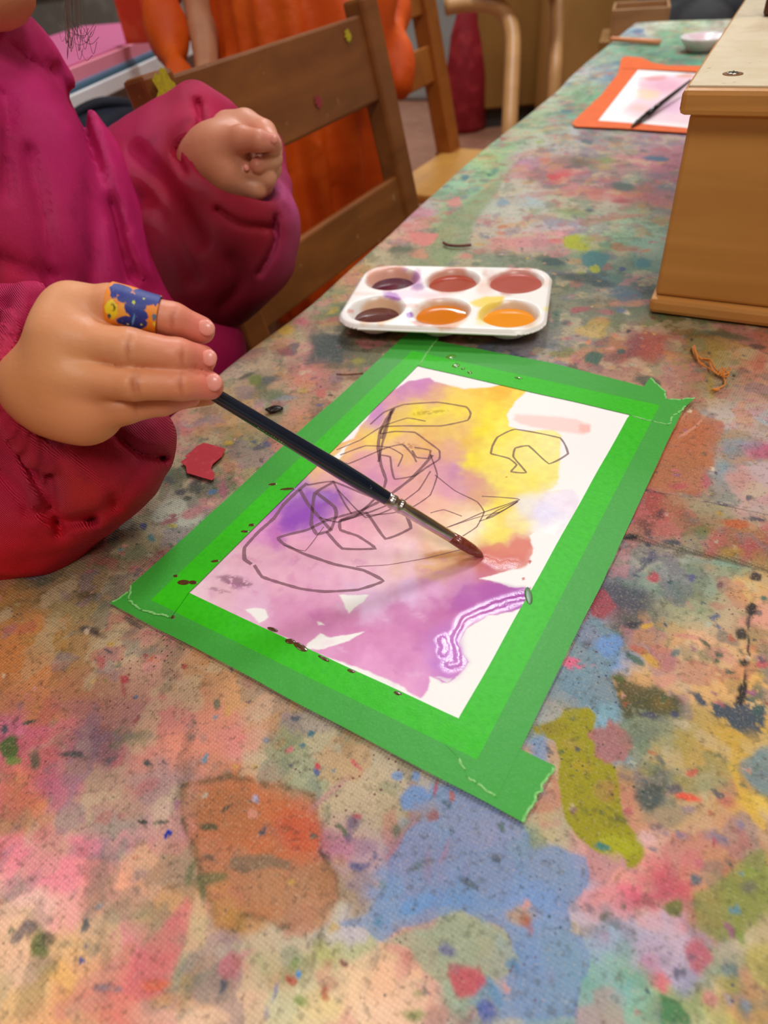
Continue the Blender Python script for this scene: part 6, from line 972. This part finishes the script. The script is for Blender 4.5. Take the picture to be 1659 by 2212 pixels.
FIST = dict(palm=[[(440, 350, .452, 44), (470, 335, .446, 54), (505, 325, .452, 58), (520, 345, .456, 58)], [(470, 335, .446, 54), (497, 382, .449, 48), (520, 398, .452, 36)], [(440, 350, .452, 46), (400, 400, .48, 46), (370, 470, .50, 50)]],
 f=[[(498, 284, .455, 42), (530, 272, .447, 33), (570, 288, .440, 27), (590, 312, .434, 20)], [(540, 300, .462, 36), (580, 322, .452, 29), (585, 342, .442, 24), (556, 358, .436, 17)], [(545, 340, .466, 36), (580, 362, .455, 27), (574, 384, .446, 22), (540, 372, .440, 15)], [(530, 380, .462, 36), (562, 398, .456, 27), (552, 408, .448, 24), (524, 396, .445, 18)]],
 th=[(474, 318, .436, 36), (520, 300, .428, 27), (560, 304, .424, 22), (586, 306, .427, 17.5)])
def hand_field(P, palm, fing, thumb, kp, kf, creases=()):
    pd_ = None
    for c in palm: e = chain(P, c, .006); pd_ = e if pd_ is None else smin(pd_, e, .012)
    tot = pd_
    for c in fing+[thumb]: tot = smin(tot, smin(pd_, chain(P, c, .002), kp), kf)
    for (px, py, Z, rr_, ax_px, dep) in creases:
        c = S(px, py, Z); a = S(px+ax_px[0]*10, py+ax_px[1]*10, Z)-c; a /= np.linalg.norm(a); w_ = (P-c); t = w_@a; rd = np.sqrt((w_**2).sum(-1)); tot = tot+dep*1.3*np.exp(-(t/.0010)**2)*np.exp(-(rd/(rr_*Z/FP))**2)
    return tot
alln = sum(PALM, [])+sum(FING, [])+THUMB; lo, hi = bounds(alln, .004); Hh = .00085
P_ = grid3(lo, hi, Hh)
CR = [(372, 690, .2364, 30, (1, .25), .0004), (276, 750, .2265, 34, (1, .15), .0004), (392, 768, .2325, 26, (1, .1), .00035), (286, 830, .2285, 32, (1, 0), .00055), (295, 830, .2285, 32, (1, 0), .0004), (390, 831, .2336, 28, (1, 0), .00035), (288, 880, .238, 26, (1, 0), .0004)]
F_ = hand_field(P_, PALM, FING, THUMB, .0052, .0006, CR)
V1_, F1_ = nets(P_, F_, Hh); V1_ = smooth_np(V1_, F1_, 1)
hp_ = [(S(160, 780, .23), 'DC9A66'), (S(90, 850, .24), 'D88E58'), (S(60, 900, .25), 'C87C4A'), (S(250, 750, .225), 'E09C70'), (S(250, 660, .23), 'DC9468'), (S(300, 830, .226), 'DC9464'), (S(250, 900, .235), 'D48A5C'), (S(380, 690, .23), 'DE8C70', .6), (S(440, 710, .241), 'E07C70', .6), (S(450, 776, .240), 'DC7C70', .6), (S(395, 768, .23), 'DC8E6C', .5), (S(460, 832, .2405), 'E07868', .6), (S(390, 832, .232), 'DA8A62', .6), (S(290, 832, .2285), 'C47850', .12), (S(276, 750, .2265), 'C87A58', .1), (S(374, 690, .2364), 'D07C60', .1), (S(150, 640, .235), 'E0A074'), (S(380, 880, .24), 'D08460', .5), (S(400, 860, .27), 'C87C54')]
# --- left hand (loose fist)
alln = sum(FIST['palm'], [])+sum(FIST['f'], [])+FIST['th']; lo, hi = bounds(alln, .004); Hf = .0011
P_ = grid3(lo, hi, Hf); F_ = hand_field(P_, FIST['palm'], FIST['f'], FIST['th'], .0045, .0005)
V2_, F2_ = nets(P_, F_, Hf); V2_ = smooth_np(V2_, F2_, 1)
fp_ = [(S(470, 320, .43), 'C48060'), (S(500, 260, .44), 'DC9C80'), (S(560, 270, .43), 'E0987C'), (S(590, 300, .42), 'DC8C80', .5), (S(540, 300, .42), 'CC8464'), (S(550, 350, .43), 'C0705C', .6), (S(560, 400, .44), 'C08868'), (S(600, 350, .44), 'CC9C7C'), (S(460, 400, .44), 'B4704C'), (S(510, 430, .45), 'B88060')]
# --- coarse hidden part of the body: head, neck, trunk, upper arms, legs
fwd = np.array([.80, -.45, 0]); fwd /= np.linalg.norm(fwd); sd_ = np.array([fwd[1], -fwd[0], 0]); upv = np.array([0, 0, 1.])
chin = S(-28, -48, .36); hdc = chin-fwd*.052+upv*.078       # head centre
P_ = grid3(np.array([hdc[0]-.24, hdc[1]-.28, -.03]), hdc+np.array([.34, .26, .13]), .0062)
def ball(c, r): return np.sqrt(((P_-c)**2).sum(-1))-r
nk = hdc-fwd*.025-upv*.135; shR = nk+sd_*.085-upv*.035; shL = nk-sd_*.065-upv*.065-fwd*.03; hip = np.array([nk[0]-.02, nk[1]+.01, .40]); elR = S(-300, 900, .36); elL = S(270, 560, .53)
d_ = np.sqrt((((P_-hdc)@fwd)/.082)**2+(((P_-hdc)@sd_)/.070)**2+(((P_-hdc)@upv)/.090)**2)-1; d_ = d_*.07
d_ = smin(d_, cone(P_, chin, chin-fwd*.03+upv*.01, .024, .036), .022)
face = hdc+fwd*.078
d_ = smin(d_, cone(P_, face+upv*.012, face-upv*.012+fwd*.012, .007, .011), .01)
for s_ in (-1, 1):
    d_ = smin(d_, cone(P_, hdc+sd_*s_*.070-upv*.005-fwd*.005, hdc+sd_*s_*.076+upv*.018-fwd*.012, .010, .013), .006)
    d_ = smax(d_, -(np.sqrt(((P_-(hdc+fwd*.088+sd_*s_*.030+upv*.012))**2).sum(-1))-.016), .008)
for a, b, ra, rb, k in ((nk, hdc-upv*.05-fwd*.012, .034, .034, .03), (nk, shR, .035, .036, .03), (nk, shL, .035, .036, .03), (nk-upv*.06-fwd*.02, hip, .060, .085, .04), (shR, elR, .036, .030, .02), (shL, elL, .036, .03, .02), (elR, S(-70, 860, .29), .030, .0125, .01), (elL, S(370, 470, .50), .03, .017, .01)): d_ = smin(d_, cone(P_, a, b, ra, rb), k)
LEGS = []
for s_ in (-1, 1):
    h0 = hip+sd_*s_*.055; kn = hip+sd_*s_*.075+fwd*.19+upv*.01; an = kn-upv*.33+fwd*.01; ft_ = an+fwd*.07-upv*.022; LEGS.append((h0, kn, an)); 
    for a, b, ra, rb in ((h0, kn, .062, .045), (kn, an, .042, .028), (an, ft_, .028, .022)): d_ = smin(d_, cone(P_, a, b, ra, rb), .015)
V3_, F3_ = nets(P_, d_, .0062); 
c3pts = [(chin, 'D8946C'), (nk, 'D08868'), (face-upv*.035, 'C85C58', .3), (hdc, 'DC9C78')]
def tmp(V, Fq):
    o = mesh_np('t', V, Fq, None); return o
oa, ob, oc_ = tmp(V3_, F3_), tmp(V1_, F1_), tmp(V2_, F2_)
for o2 in (ob, oc_): m_ = oa.modifiers.new('join', 'BOOLEAN'); m_.operation = 'UNION'; m_.object = o2; m_.solver = 'MANIFOLD'
bpy.context.view_layer.update(); ev = oa.evaluated_get(bpy.context.evaluated_depsgraph_get()); bme = bpy.data.meshes.new_from_object(ev)
print('UNION', len(V1_), len(V2_), len(V3_), len(bme.vertices))
for o2 in (oa, ob, oc_): bpy.data.objects.remove(o2)
Vb = np.empty(len(bme.vertices)*3, np.float32); bme.vertices.foreach_get('co', Vb); Vb = Vb.reshape(-1, 3).astype(float)
def near(V, ref): 
    lo_, hi_ = ref.min(0)-.001, ref.max(0)+.001; return ((V > lo_) & (V < hi_)).all(1)
Cb = field_col(Vb, c3pts, 3, .01); m1 = near(Vb, V1_); Cb[m1] = field_col(Vb[m1], hp_, 3, .004); 
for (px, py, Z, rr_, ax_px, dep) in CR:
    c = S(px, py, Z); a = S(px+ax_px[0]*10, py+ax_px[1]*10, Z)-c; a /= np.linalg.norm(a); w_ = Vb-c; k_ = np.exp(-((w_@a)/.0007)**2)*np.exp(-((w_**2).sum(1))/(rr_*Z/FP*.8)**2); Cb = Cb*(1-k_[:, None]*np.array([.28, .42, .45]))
m2 = near(Vb, V2_); Cb[m2] = field_col(Vb[m2], fp_, 3, .006)
M_skin = mat('child_skin', None, .42, noise=(70, 'D8886C', .45, .7, .12), bump=[(500, .00012), (2200, .00005)], sss=.12, spec=.4)
bme.vertices.foreach_set('co', sk0(Vb).astype(np.float32).ravel()); bme.name = 'body'; bme.materials.clear()
ca3 = bme.color_attributes.new('Col', 'FLOAT_COLOR', 'POINT'); cc = np.ones((len(Vb), 4), np.float32); cc[:, :3] = Cb; ca3.data.foreach_set('color', cc.ravel()); link('body', bme, M_skin, kid)
tr_ = None
for h0, kn, an in LEGS:
    for a, b, ra, rb in ((h0, kn, .070, .055), (kn, an+upv*.03, .055, .042)): e_ = cone(P_, a, b, ra, rb); tr_ = e_ if tr_ is None else smin(tr_, e_, .02)
V, Fc = nets(P_, tr_+.004*fbm3(P_*22, 6), .0062); mesh_np('trousers', sk0(V), Fc, mat('dark_blue_trousers', '222C44', .8, noise=(60, '2C3854', .4, .6, .5), bump=(500, .0003)), kid)
ks = empty('stool', 'round wooden stool under the child in magenta, hidden below the smock', 'stool', (hip[0], hip[1], 0)); kz = hip[2]-.125
v = []; n = 36
for r_, z_ in ((.001, kz-.03), (.135, kz-.03), (.14, kz-.02), (.14, kz-.006), (.132, kz), (.001, kz)): v += [(r_*math.cos(2*math.pi*k/n), r_*math.sin(2*math.pi*k/n), z_) for k in range(n)]
mesh_np('seat', np.array(v), np.array([(a*n+k, a*n+(k+1) % n, (a+1)*n+(k+1) % n, (a+1)*n+k) for a in range(5) for k in range(n)]), M_birch, ks)
for k in range(4): an_ = math.pi/4+k*math.pi/2; tube('leg', [(.10*math.cos(an_), .10*math.sin(an_), kz-.03), (.125*math.cos(an_), .125*math.sin(an_), 0)], .014, M_birch, ks, 12)
# eyes, brows and mouth so the face reads from the side
M_eye = mat('eye_white', 'F0ECE6', .1, noise=(90, 'E6E0DA', .4, .6, .3), coat=1); M_iris = mat('brown_iris', '3A2416', .1, noise=(200, '24140C', .4, .6, .5), coat=1); M_lid = mat('eyelid_skin', 'D08A66', .45, noise=(200, 'C47C5C', .4, .6, .4)); M_lip = mat('lips', 'B85850', .35, noise=(200, 'A84C48', .4, .6, .4))
def ico(name, c, r, m, par, sc3=(1, 1, 1), rot=None, sub_=3):
    bm = bmesh.new(); bmesh.ops.create_icosphere(bm, subdivisions=sub_, radius=1)
    for v in bm.verts: v.co = Vector((v.co.x*r*sc3[0], v.co.y*r*sc3[1], v.co.z*r*sc3[2])); v.co = (rot @ v.co if rot else v.co)+Vector(c)
    return bm_obj(name, bm, m, par, True)
for s_ in (-1, 1):
    ec = hdc+fwd*.0645+sd_*s_*.029+upv*.012; ico('eye', sk0(ec), .0112, M_eye, kid); ico('iris', sk0(ec+fwd*.0082), .0050, M_iris, kid, (.75, .75, 1)); ico('eyelid', sk0(ec+upv*.0035-fwd*.0008), .0122, M_lid, kid, (1, 1, .82))
    tube('eyebrow', [sk0(ec+fwd*.012+upv*.017+sd_*s_*k_*.012-upv*abs(k_)*.002) for k_ in (-1, 0, 1)], [.0014, .002, .001], mat('brow_hair', '5A3A24', .7, noise=(300, '4A2C1C', .4, .6, .5)), kid, 8)
mcn = S(2, -30, .335)
rotF = Matrix((tuple(fwd), tuple(sd_), (0, 0, 1))).transposed()
ico('lips', sk0(hdc+fwd*.0765-upv*.040), .012, M_lip, kid, (.45, 1.1, .42), rotF)
# nails
M_nail = mat('pink_fingernail', 'F0A090', .3, noise=(400, 'E89484', .4, .6, .4), coat=.15)
def nail(px, py, Z, rw, rh, ang, tilt=(0, 0)):
    c = S(px, py, Z); s = Z/FP; d1 = S(px+math.cos(ang), py+math.sin(ang), Z)-S(px, py, Z); d1 /= np.linalg.norm(d1); tc_ = CAM-c; tc_ /= np.linalg.norm(tc_); tc_ = tc_+d1*tilt[0]+_up*tilt[1]; tc_ -= d1*(tc_@d1)*1.0; tc_ /= np.linalg.norm(tc_); d2 = np.cross(tc_, d1)
    M_ = Matrix((tuple(d1), tuple(d2), tuple(tc_))).transposed(); ico('fingernail', sk0(c), 1, M_nail, kid, (rw*s, rh*s, .0013), M_)
nail(445, 708, .2424, 20, 17, .25, (.22, 0)); nail(452, 773, .2402, 17, 18, .1, (.3, 0)); nail(461, 826, .2405, 19, 19, .05, (.3, 0)); nail(591, 300, .4215, 9, 9, .2); nail(532, 362, .4335, 6, 7, 2.9)
# adhesive plaster around the index finger
pc_ = [(242, 659, .238, 45.5), (275, 665, .2383, 43), (305, 673, .2392, 41), (344, 682, .2406, 38.5)]
def lerpn(t):
    x = t*(len(pc_)-1); i = min(int(x), len(pc_)-2); f = x-i; return [pc_[i][k]*(1-f)+pc_[i+1][k]*f for k in range(4)]
ns, nr = 70, 130; V = []; uvs = []
for i in range(ns):
    a = lerpn(i/(ns-1)); c = S(*a[:3]); b = S(*lerpn(min(1, i/(ns-1)+.02))[:3])-S(*lerpn(max(0, i/(ns-1)-.02))[:3]); b /= np.linalg.norm(b); tcm = CAM-c; tcm -= b*(tcm@b); tcm /= np.linalg.norm(tcm); e = np.cross(b, tcm); r = a[3]*a[2]/FP+.0006
    for j in range(nr):
        th = 2*math.pi*j/nr; V.append(c+r*(math.cos(th)*tcm+math.sin(th)*e)); uvs.append((i/(ns-1), th if th < math.pi else th-2*math.pi))
V = np.array(V); i4, j4 = np.meshgrid(np.arange(ns-1), np.arange(nr), indexing='ij'); i4 = i4.ravel(); j4 = j4.ravel(); k4 = (j4+1) % nr
bf = np.stack([i4*nr+j4, (i4+1)*nr+j4, (i4+1)*nr+k4, i4*nr+k4], 1)
fpx, fpy = proj(V[:, 0], V[:, 1], V[:, 2]); facing = ((V-np.repeat(np.array([S(*lerpn(i/(ns-1))[:3]) for i in range(ns)]), nr, 0))*(CAM-V)).sum(1) > 0
GR = np.zeros(len(V)); COL = np.tile(lin('EC8A1C'), (len(V), 1)); B(262, 680, 22, 24, 'F4A83C', .9, .4)
back = COL.copy()
BLU = '243486'
for a in ((262, 625, 22, 11, 10), (246, 632, 8, 14, 0), (290, 647, 34, 11, 12), (268, 634, 20, 8, 20), (312, 634, 28, 12, 12), (290, 664, 24, 18, 0), (335, 644, 16, 12, 30), (302, 682, 20, 15, 20), (280, 694, 34, 11, 5), (300, 700, 24, 12, 0), (325, 650, 20, 10, 0)): B(a[0], a[1], a[2], a[3], BLU, 1, .12, a[4])
B(240, 668, 14, 18, 'F0D01C', 1, .12); B(244, 664, 6, 9, '201810', .9, .5); B(241, 665, 5, 7, 'F0D01C', 1, .4); B(289, 653, 4, 4, 'C8D440', 1, .3); B(311, 645, 3, 2, 'D8D84C', 1, .3); B(333, 684, 5, 8, '1C6C8C', .9, .3); B(276, 700, 3, 2, 'D8D84C', 1, .3); B(305, 701, 3, 2, 'D8D84C', 1, .3); B(288, 690, 2.5, 13, '5CA0D8', .9, .5, 12); B(337, 700, 8, 5, 'E8D83C', .8, .4); B(236, 682, 4, 6, '182050', .9, .3)
COL[~facing] = back[~facing]
# motif repeats round the unseen side
rep = fbm2(np.array([u[0]*5 for u in uvs]), np.array([u[1]*1.6 for u in uvs]), 3, 2) > .05; COL[(~facing) & rep] = lin(BLU)
bnd = mesh_np('adhesive_plaster', sk0(V), bf, mat('printed_plaster', None, .5, noise=(900, 'FFE0B0', .6, .8, .12), bump=(1800, .00008)), kid, COL); bnd['label'] = 'orange adhesive plaster with navy blobs and yellow smiley on the index finger'
md = bnd.modifiers.new('thickness', 'SOLIDIFY'); md.thickness = .0004; md.offset = 1

# --- smock
def build_smock(parts, h, fn=None, seed=3):
    nd = sum([p for p, k in parts], []); lo, hi = bounds(nd, .012); P = grid3(lo, hi, h); d = None
    for p, k in parts: e = chain(P, p, k); d = e if d is None else smin(d, e, k)
    if fn is not None: d = fn(P, d)
    return nets(P, d, h)
# near sleeve: balloons over the elastic cuff and pools on the table
def near_fn(P, d):
    # gathers radiating from the wrist cuff
    wc = S(35, 840, .268); q = P-wc; ax_ = S(-300, 1000, .36)-wc; ax_ /= np.linalg.norm(ax_); X1 = np.cross(ax_, _up); X1 /= np.linalg.norm(X1); Y1 = np.cross(ax_, X1)
    t = q@ax_; a = q@X1; b = q@Y1; r = np.sqrt(a*a+b*b)+1e-6; th = np.arctan2(b, a)
    d = d+(.0022*np.sin(th*15+40*t)+.0012*np.sin(th*27+3))*np.exp(-(np.maximum(r-.014, 0)/.016)**2)
    # long folds
    d = d+.0030*fbm3(P*np.array([26, 26, 40]), 5)+.0007*fbm3(P*110, 6)
    d = d+foldpx(P, [([(52, 960), (70, 1020), (110, 1095)], 11, .006), ([(105, 1000), (112, 1070), (130, 1150)], 10, .005), ([(235, 925), (290, 972), (352, 990)], 10, .006), ([(170, 985), (230, 1040), (250, 1090)], 14, .003), ([(88, 1105), (130, 1128), (200, 1120)], 13, .006),
        ([(0, 1020), (40, 1060), (60, 1110)], 12, .004), ([(0, 925), (30, 960), (60, 1000)], 8, .004), ([(0, 690), (40, 720), (60, 760)], 8, .004), ([(0, 745), (20, 760), (40, 800)], 7, .004), ([(0, 655), (60, 650), (110, 640)], 8, .002), ([(300, 1000), (270, 1060), (200, 1120)], 16, .002)])
    # opening for the wrist
    d = smax(d, -chain(P, [(260, 770, .235, 72), (110, 800, .243, 74), (20, 815, .262, 54)]), .004)
    ring = chain(P, [(70, 640, .272, 24), (24, 705, .262, 26), (2, 775, .2515, 26), (0, 850, .2495, 27), (22, 925, .2545, 28), (80, 985, .266, 30), (150, 1000, .275, 24)])
    ring = ring+.0009*np.sin(th*30)+.0008*fbm3(P*160, 12)
    return smin(d, ring, .009)
NS = [([(-170, 780, .36, 190), (-60, 1020, .325, 190), (60, 1070, .312, 150), (150, 1035, .300, 118)], .02), ([(150, 1035, .302, 120), (255, 985, .298, 95), (285, 960, .300, 72)], .018), ([(-60, 720, .30, 100), (20, 690, .285, 62), (75, 645, .275, 26)], .012), ([(-60, 1020, .325, 190), (-80, 1100, .325, 150)], .02), ([(10, 800, .290, 60), (0, 900, .285, 62), (40, 985, .290, 60)], .012), ([(270, 930, .305, 60), (320, 925, .305, 34)], .012)]
Vn, Fn = build_smock(NS, .0017, near_fn); Vn = smooth_np(Vn, Fn, 1)
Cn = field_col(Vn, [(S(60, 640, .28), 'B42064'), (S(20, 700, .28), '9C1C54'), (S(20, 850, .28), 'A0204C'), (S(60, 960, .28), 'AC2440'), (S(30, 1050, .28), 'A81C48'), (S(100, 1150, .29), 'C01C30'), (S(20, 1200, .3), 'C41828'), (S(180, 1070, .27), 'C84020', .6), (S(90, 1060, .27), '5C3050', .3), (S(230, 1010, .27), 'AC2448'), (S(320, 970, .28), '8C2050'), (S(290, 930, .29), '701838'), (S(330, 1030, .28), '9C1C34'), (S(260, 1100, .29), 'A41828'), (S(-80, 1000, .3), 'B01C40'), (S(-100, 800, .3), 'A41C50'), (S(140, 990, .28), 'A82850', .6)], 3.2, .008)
# trunk of the smock
def trunk_fn(P, d):
    for a, b, ra, rb in ((nk-upv*.01, shR, .040, .052), (nk-upv*.01, shL, .034, .036), (shL, elL, .042, .05), (shR, elR, .052, .055), (nk-upv*.06-fwd*.02, hip, .08, .11)): d = smin(d, cone(P, a, b, ra, rb), .02)
    d = smax(d, -cone(P, nk+upv*.03, nk+upv*.12, .042, .06), .008)
    d = d+.0045*fbm3(P*np.array([16, 16, 9]), 15)
    d = d+foldpx(P, [([(165, 215), (195, 330), (205, 480), (200, 640)], 24, .007), ([(120, 150), (170, 260), (235, 420), (280, 600)], 16, .006), ([(60, 330), (95, 470), (110, 640)], 16, .005), ([(10, 200), (20, 300), (10, 420)], 14, .004), ([(22, 92), (60, 125), (105, 150)], 5, .0035), ([(330, 640), (270, 560), (240, 440)], 14, .005), ([(0, 560), (60, 585), (130, 600)], 14, .004)])
    return d
TS = [([(-170, 190, .42, 190), (-110, 300, .44, 250), (-40, 560, .46, 322), (0, 850, .50, 340), (-60, 1150, .56, 330)], .05), ([(-60, 130, .42, 70), (10, 150, .42, 72), (20, 255, .43, 125)], .03), ([(20, 96, .395, 18), (-40, 96, .40, 40)], .012), ([(-200, 300, .36, 130), (-290, 600, .36, 150), (-230, 850, .36, 160)], .04), ([(200, 420, .48, 60), (310, 650, .50, 60), (420, 745, .52, 84), (380, 900, .54, 100)], .04)]
Vt, Ft = build_smock(TS, .0036, trunk_fn)
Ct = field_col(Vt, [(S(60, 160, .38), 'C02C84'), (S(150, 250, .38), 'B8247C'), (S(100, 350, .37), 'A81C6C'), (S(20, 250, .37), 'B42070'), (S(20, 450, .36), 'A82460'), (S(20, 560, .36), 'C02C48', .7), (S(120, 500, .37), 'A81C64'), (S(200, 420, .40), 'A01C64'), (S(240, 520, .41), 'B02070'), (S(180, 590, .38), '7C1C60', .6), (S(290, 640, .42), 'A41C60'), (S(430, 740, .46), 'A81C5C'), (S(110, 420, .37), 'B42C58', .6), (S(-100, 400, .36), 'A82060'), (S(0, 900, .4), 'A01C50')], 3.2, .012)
# far sleeve with wide open cuff
def far_fn(P, d):
    d = d+.0040*fbm3(P*np.array([20, 20, 20]), 25)
    d = d+foldpx(P, [([(428, 222), (432, 270), (420, 330)], 8, .007), ([(595, 470), (592, 530), (560, 590)], 7, .006), ([(300, 330), (360, 400), (430, 520)], 20, .005), ([(470, 455), (520, 485), (590, 492)], 9, .006), ([(400, 300), (380, 330), (400, 370)], 8, .003), ([(300, 420), (360, 470), (420, 600)], 22, .004), ([(500, 560), (520, 610), (480, 660)], 14, .003)])
    d = smax(d, -chain(P, [(640, 210, .42, 60), (560, 318, .435, 98), (520, 345, .445, 98), (475, 345, .455, 60)]), .006)
    return d
FS = [([(210, 560, .56, 120), (330, 430, .525, 120), (400, 420, .495, 115), (450, 480, .485, 120)], .03), ([(300, 400, .52, 92), (380, 300, .48, 56), (424, 228, .462, 17)], .025), ([(424, 228, .464, 18), (480, 262, .475, 26), (560, 330, .50, 40), (600, 400, .50, 24)], .02), ([(450, 480, .485, 120), (510, 500, .475, 104), (520, 480, .475, 96)], .02), ([(600, 405, .492, 16), (600, 470, .48, 22), (580, 560, .48, 40)], .02), ([(500, 520, .49, 100), (440, 600, .50, 100), (380, 650, .51, 90)], .03), ([(424, 235, .455, 16), (432, 320, .448, 26), (460, 400, .448, 34), (520, 462, .45, 34), (590, 480, .462, 22)], .02)]
Vf, Ff = build_smock(FS, .0024, far_fn)
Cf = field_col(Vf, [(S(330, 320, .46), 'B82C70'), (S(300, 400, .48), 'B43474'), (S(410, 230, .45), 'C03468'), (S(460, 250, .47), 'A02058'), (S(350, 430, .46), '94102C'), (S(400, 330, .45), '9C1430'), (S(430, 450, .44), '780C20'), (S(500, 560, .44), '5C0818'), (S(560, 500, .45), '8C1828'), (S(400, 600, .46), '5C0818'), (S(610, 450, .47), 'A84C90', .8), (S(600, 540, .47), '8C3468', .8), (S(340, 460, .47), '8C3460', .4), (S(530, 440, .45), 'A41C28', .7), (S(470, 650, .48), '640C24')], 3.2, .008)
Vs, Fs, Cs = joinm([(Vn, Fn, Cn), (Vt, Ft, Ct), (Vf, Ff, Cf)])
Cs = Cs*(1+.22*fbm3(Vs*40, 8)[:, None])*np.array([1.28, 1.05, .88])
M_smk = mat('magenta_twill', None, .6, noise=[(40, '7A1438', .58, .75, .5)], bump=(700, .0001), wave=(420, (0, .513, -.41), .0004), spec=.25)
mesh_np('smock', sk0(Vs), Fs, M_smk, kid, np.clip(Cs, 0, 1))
# hair: thin curled strands in front of the shoulder and hair over the head
M_hr = mat('brown_hair', '4A2C1E', .4, noise=(200, '6C4430', .5, .65, .6))
vs_, fs_ = [], [[], []]; off = 0; tubes_v = []; tq = []; 
def addt(pts, r):
    global off
    v, f = tube_arr(pts, r, 5, False); tubes_v.append(v); tq.append(f[0]+off); off += len(v)
for i in range(22):
    x0 = 158+rng.normal()*14; ex = rng.uniform(125, 215); ey = rng.uniform(70, 125); cv = rng.choice([-1, 1])
    Zs = .36+rng.normal()*.006
    addt(spline([S(x0+rng.normal()*12-8, -90, Zs), S(x0-3, -20, Zs), S(x0+rng.normal()*4, 40, Zs), S(x0+(ex-x0)*.25, 72+rng.normal()*8, Zs), S(x0+(ex-x0)*.7, ey+4, Zs), S(ex, ey-rng.uniform(5, 35), Zs)], 5), rng.uniform(.00008, .00016))
for i in range(420):
    th = rng.uniform(.9, 5.4); el = rng.uniform(.1, 1.45); dirv = (fwd*math.cos(th)+sd_*math.sin(th)); top = hdc+upv*.093
    p1 = hdc+dirv*.075*math.cos(el)*1.05+upv*.098*math.sin(el); p2 = hdc+dirv*.085+upv*rng.uniform(-.01, .01); p3 = hdc+dirv*.087-upv*.03; p4 = hdc+dirv*(.072+.015*rng.random())-upv*rng.uniform(.045, .065)
    addt(spline([top, p1, p2, p3, p4], 4), .0012)
hv = np.concatenate(tubes_v); hf = np.concatenate(tq); hb = mesh_np('hair', sk0(hv), hf, M_hr, kid); hb['kind'] = 'stuff'
P_ = grid3(hdc-.13, hdc+.13, .006); hc_ = np.sqrt((((P_-hdc)@fwd)/.090)**2+(((P_-hdc)@sd_)/.078)**2+(((P_-hdc)@upv)/.099)**2)-1; hc_ = smax(hc_*.08, -(cone(P_, hdc+fwd*.085-upv*.02, hdc+fwd*.085+upv*.03, .070, .06)), .01); hc_ = smax(hc_, -((P_-hdc)@upv+.045), .01)
V, Fc = nets(P_, hc_, .006); mesh_np('hair_cap', sk0(V), Fc, M_hr, kid)
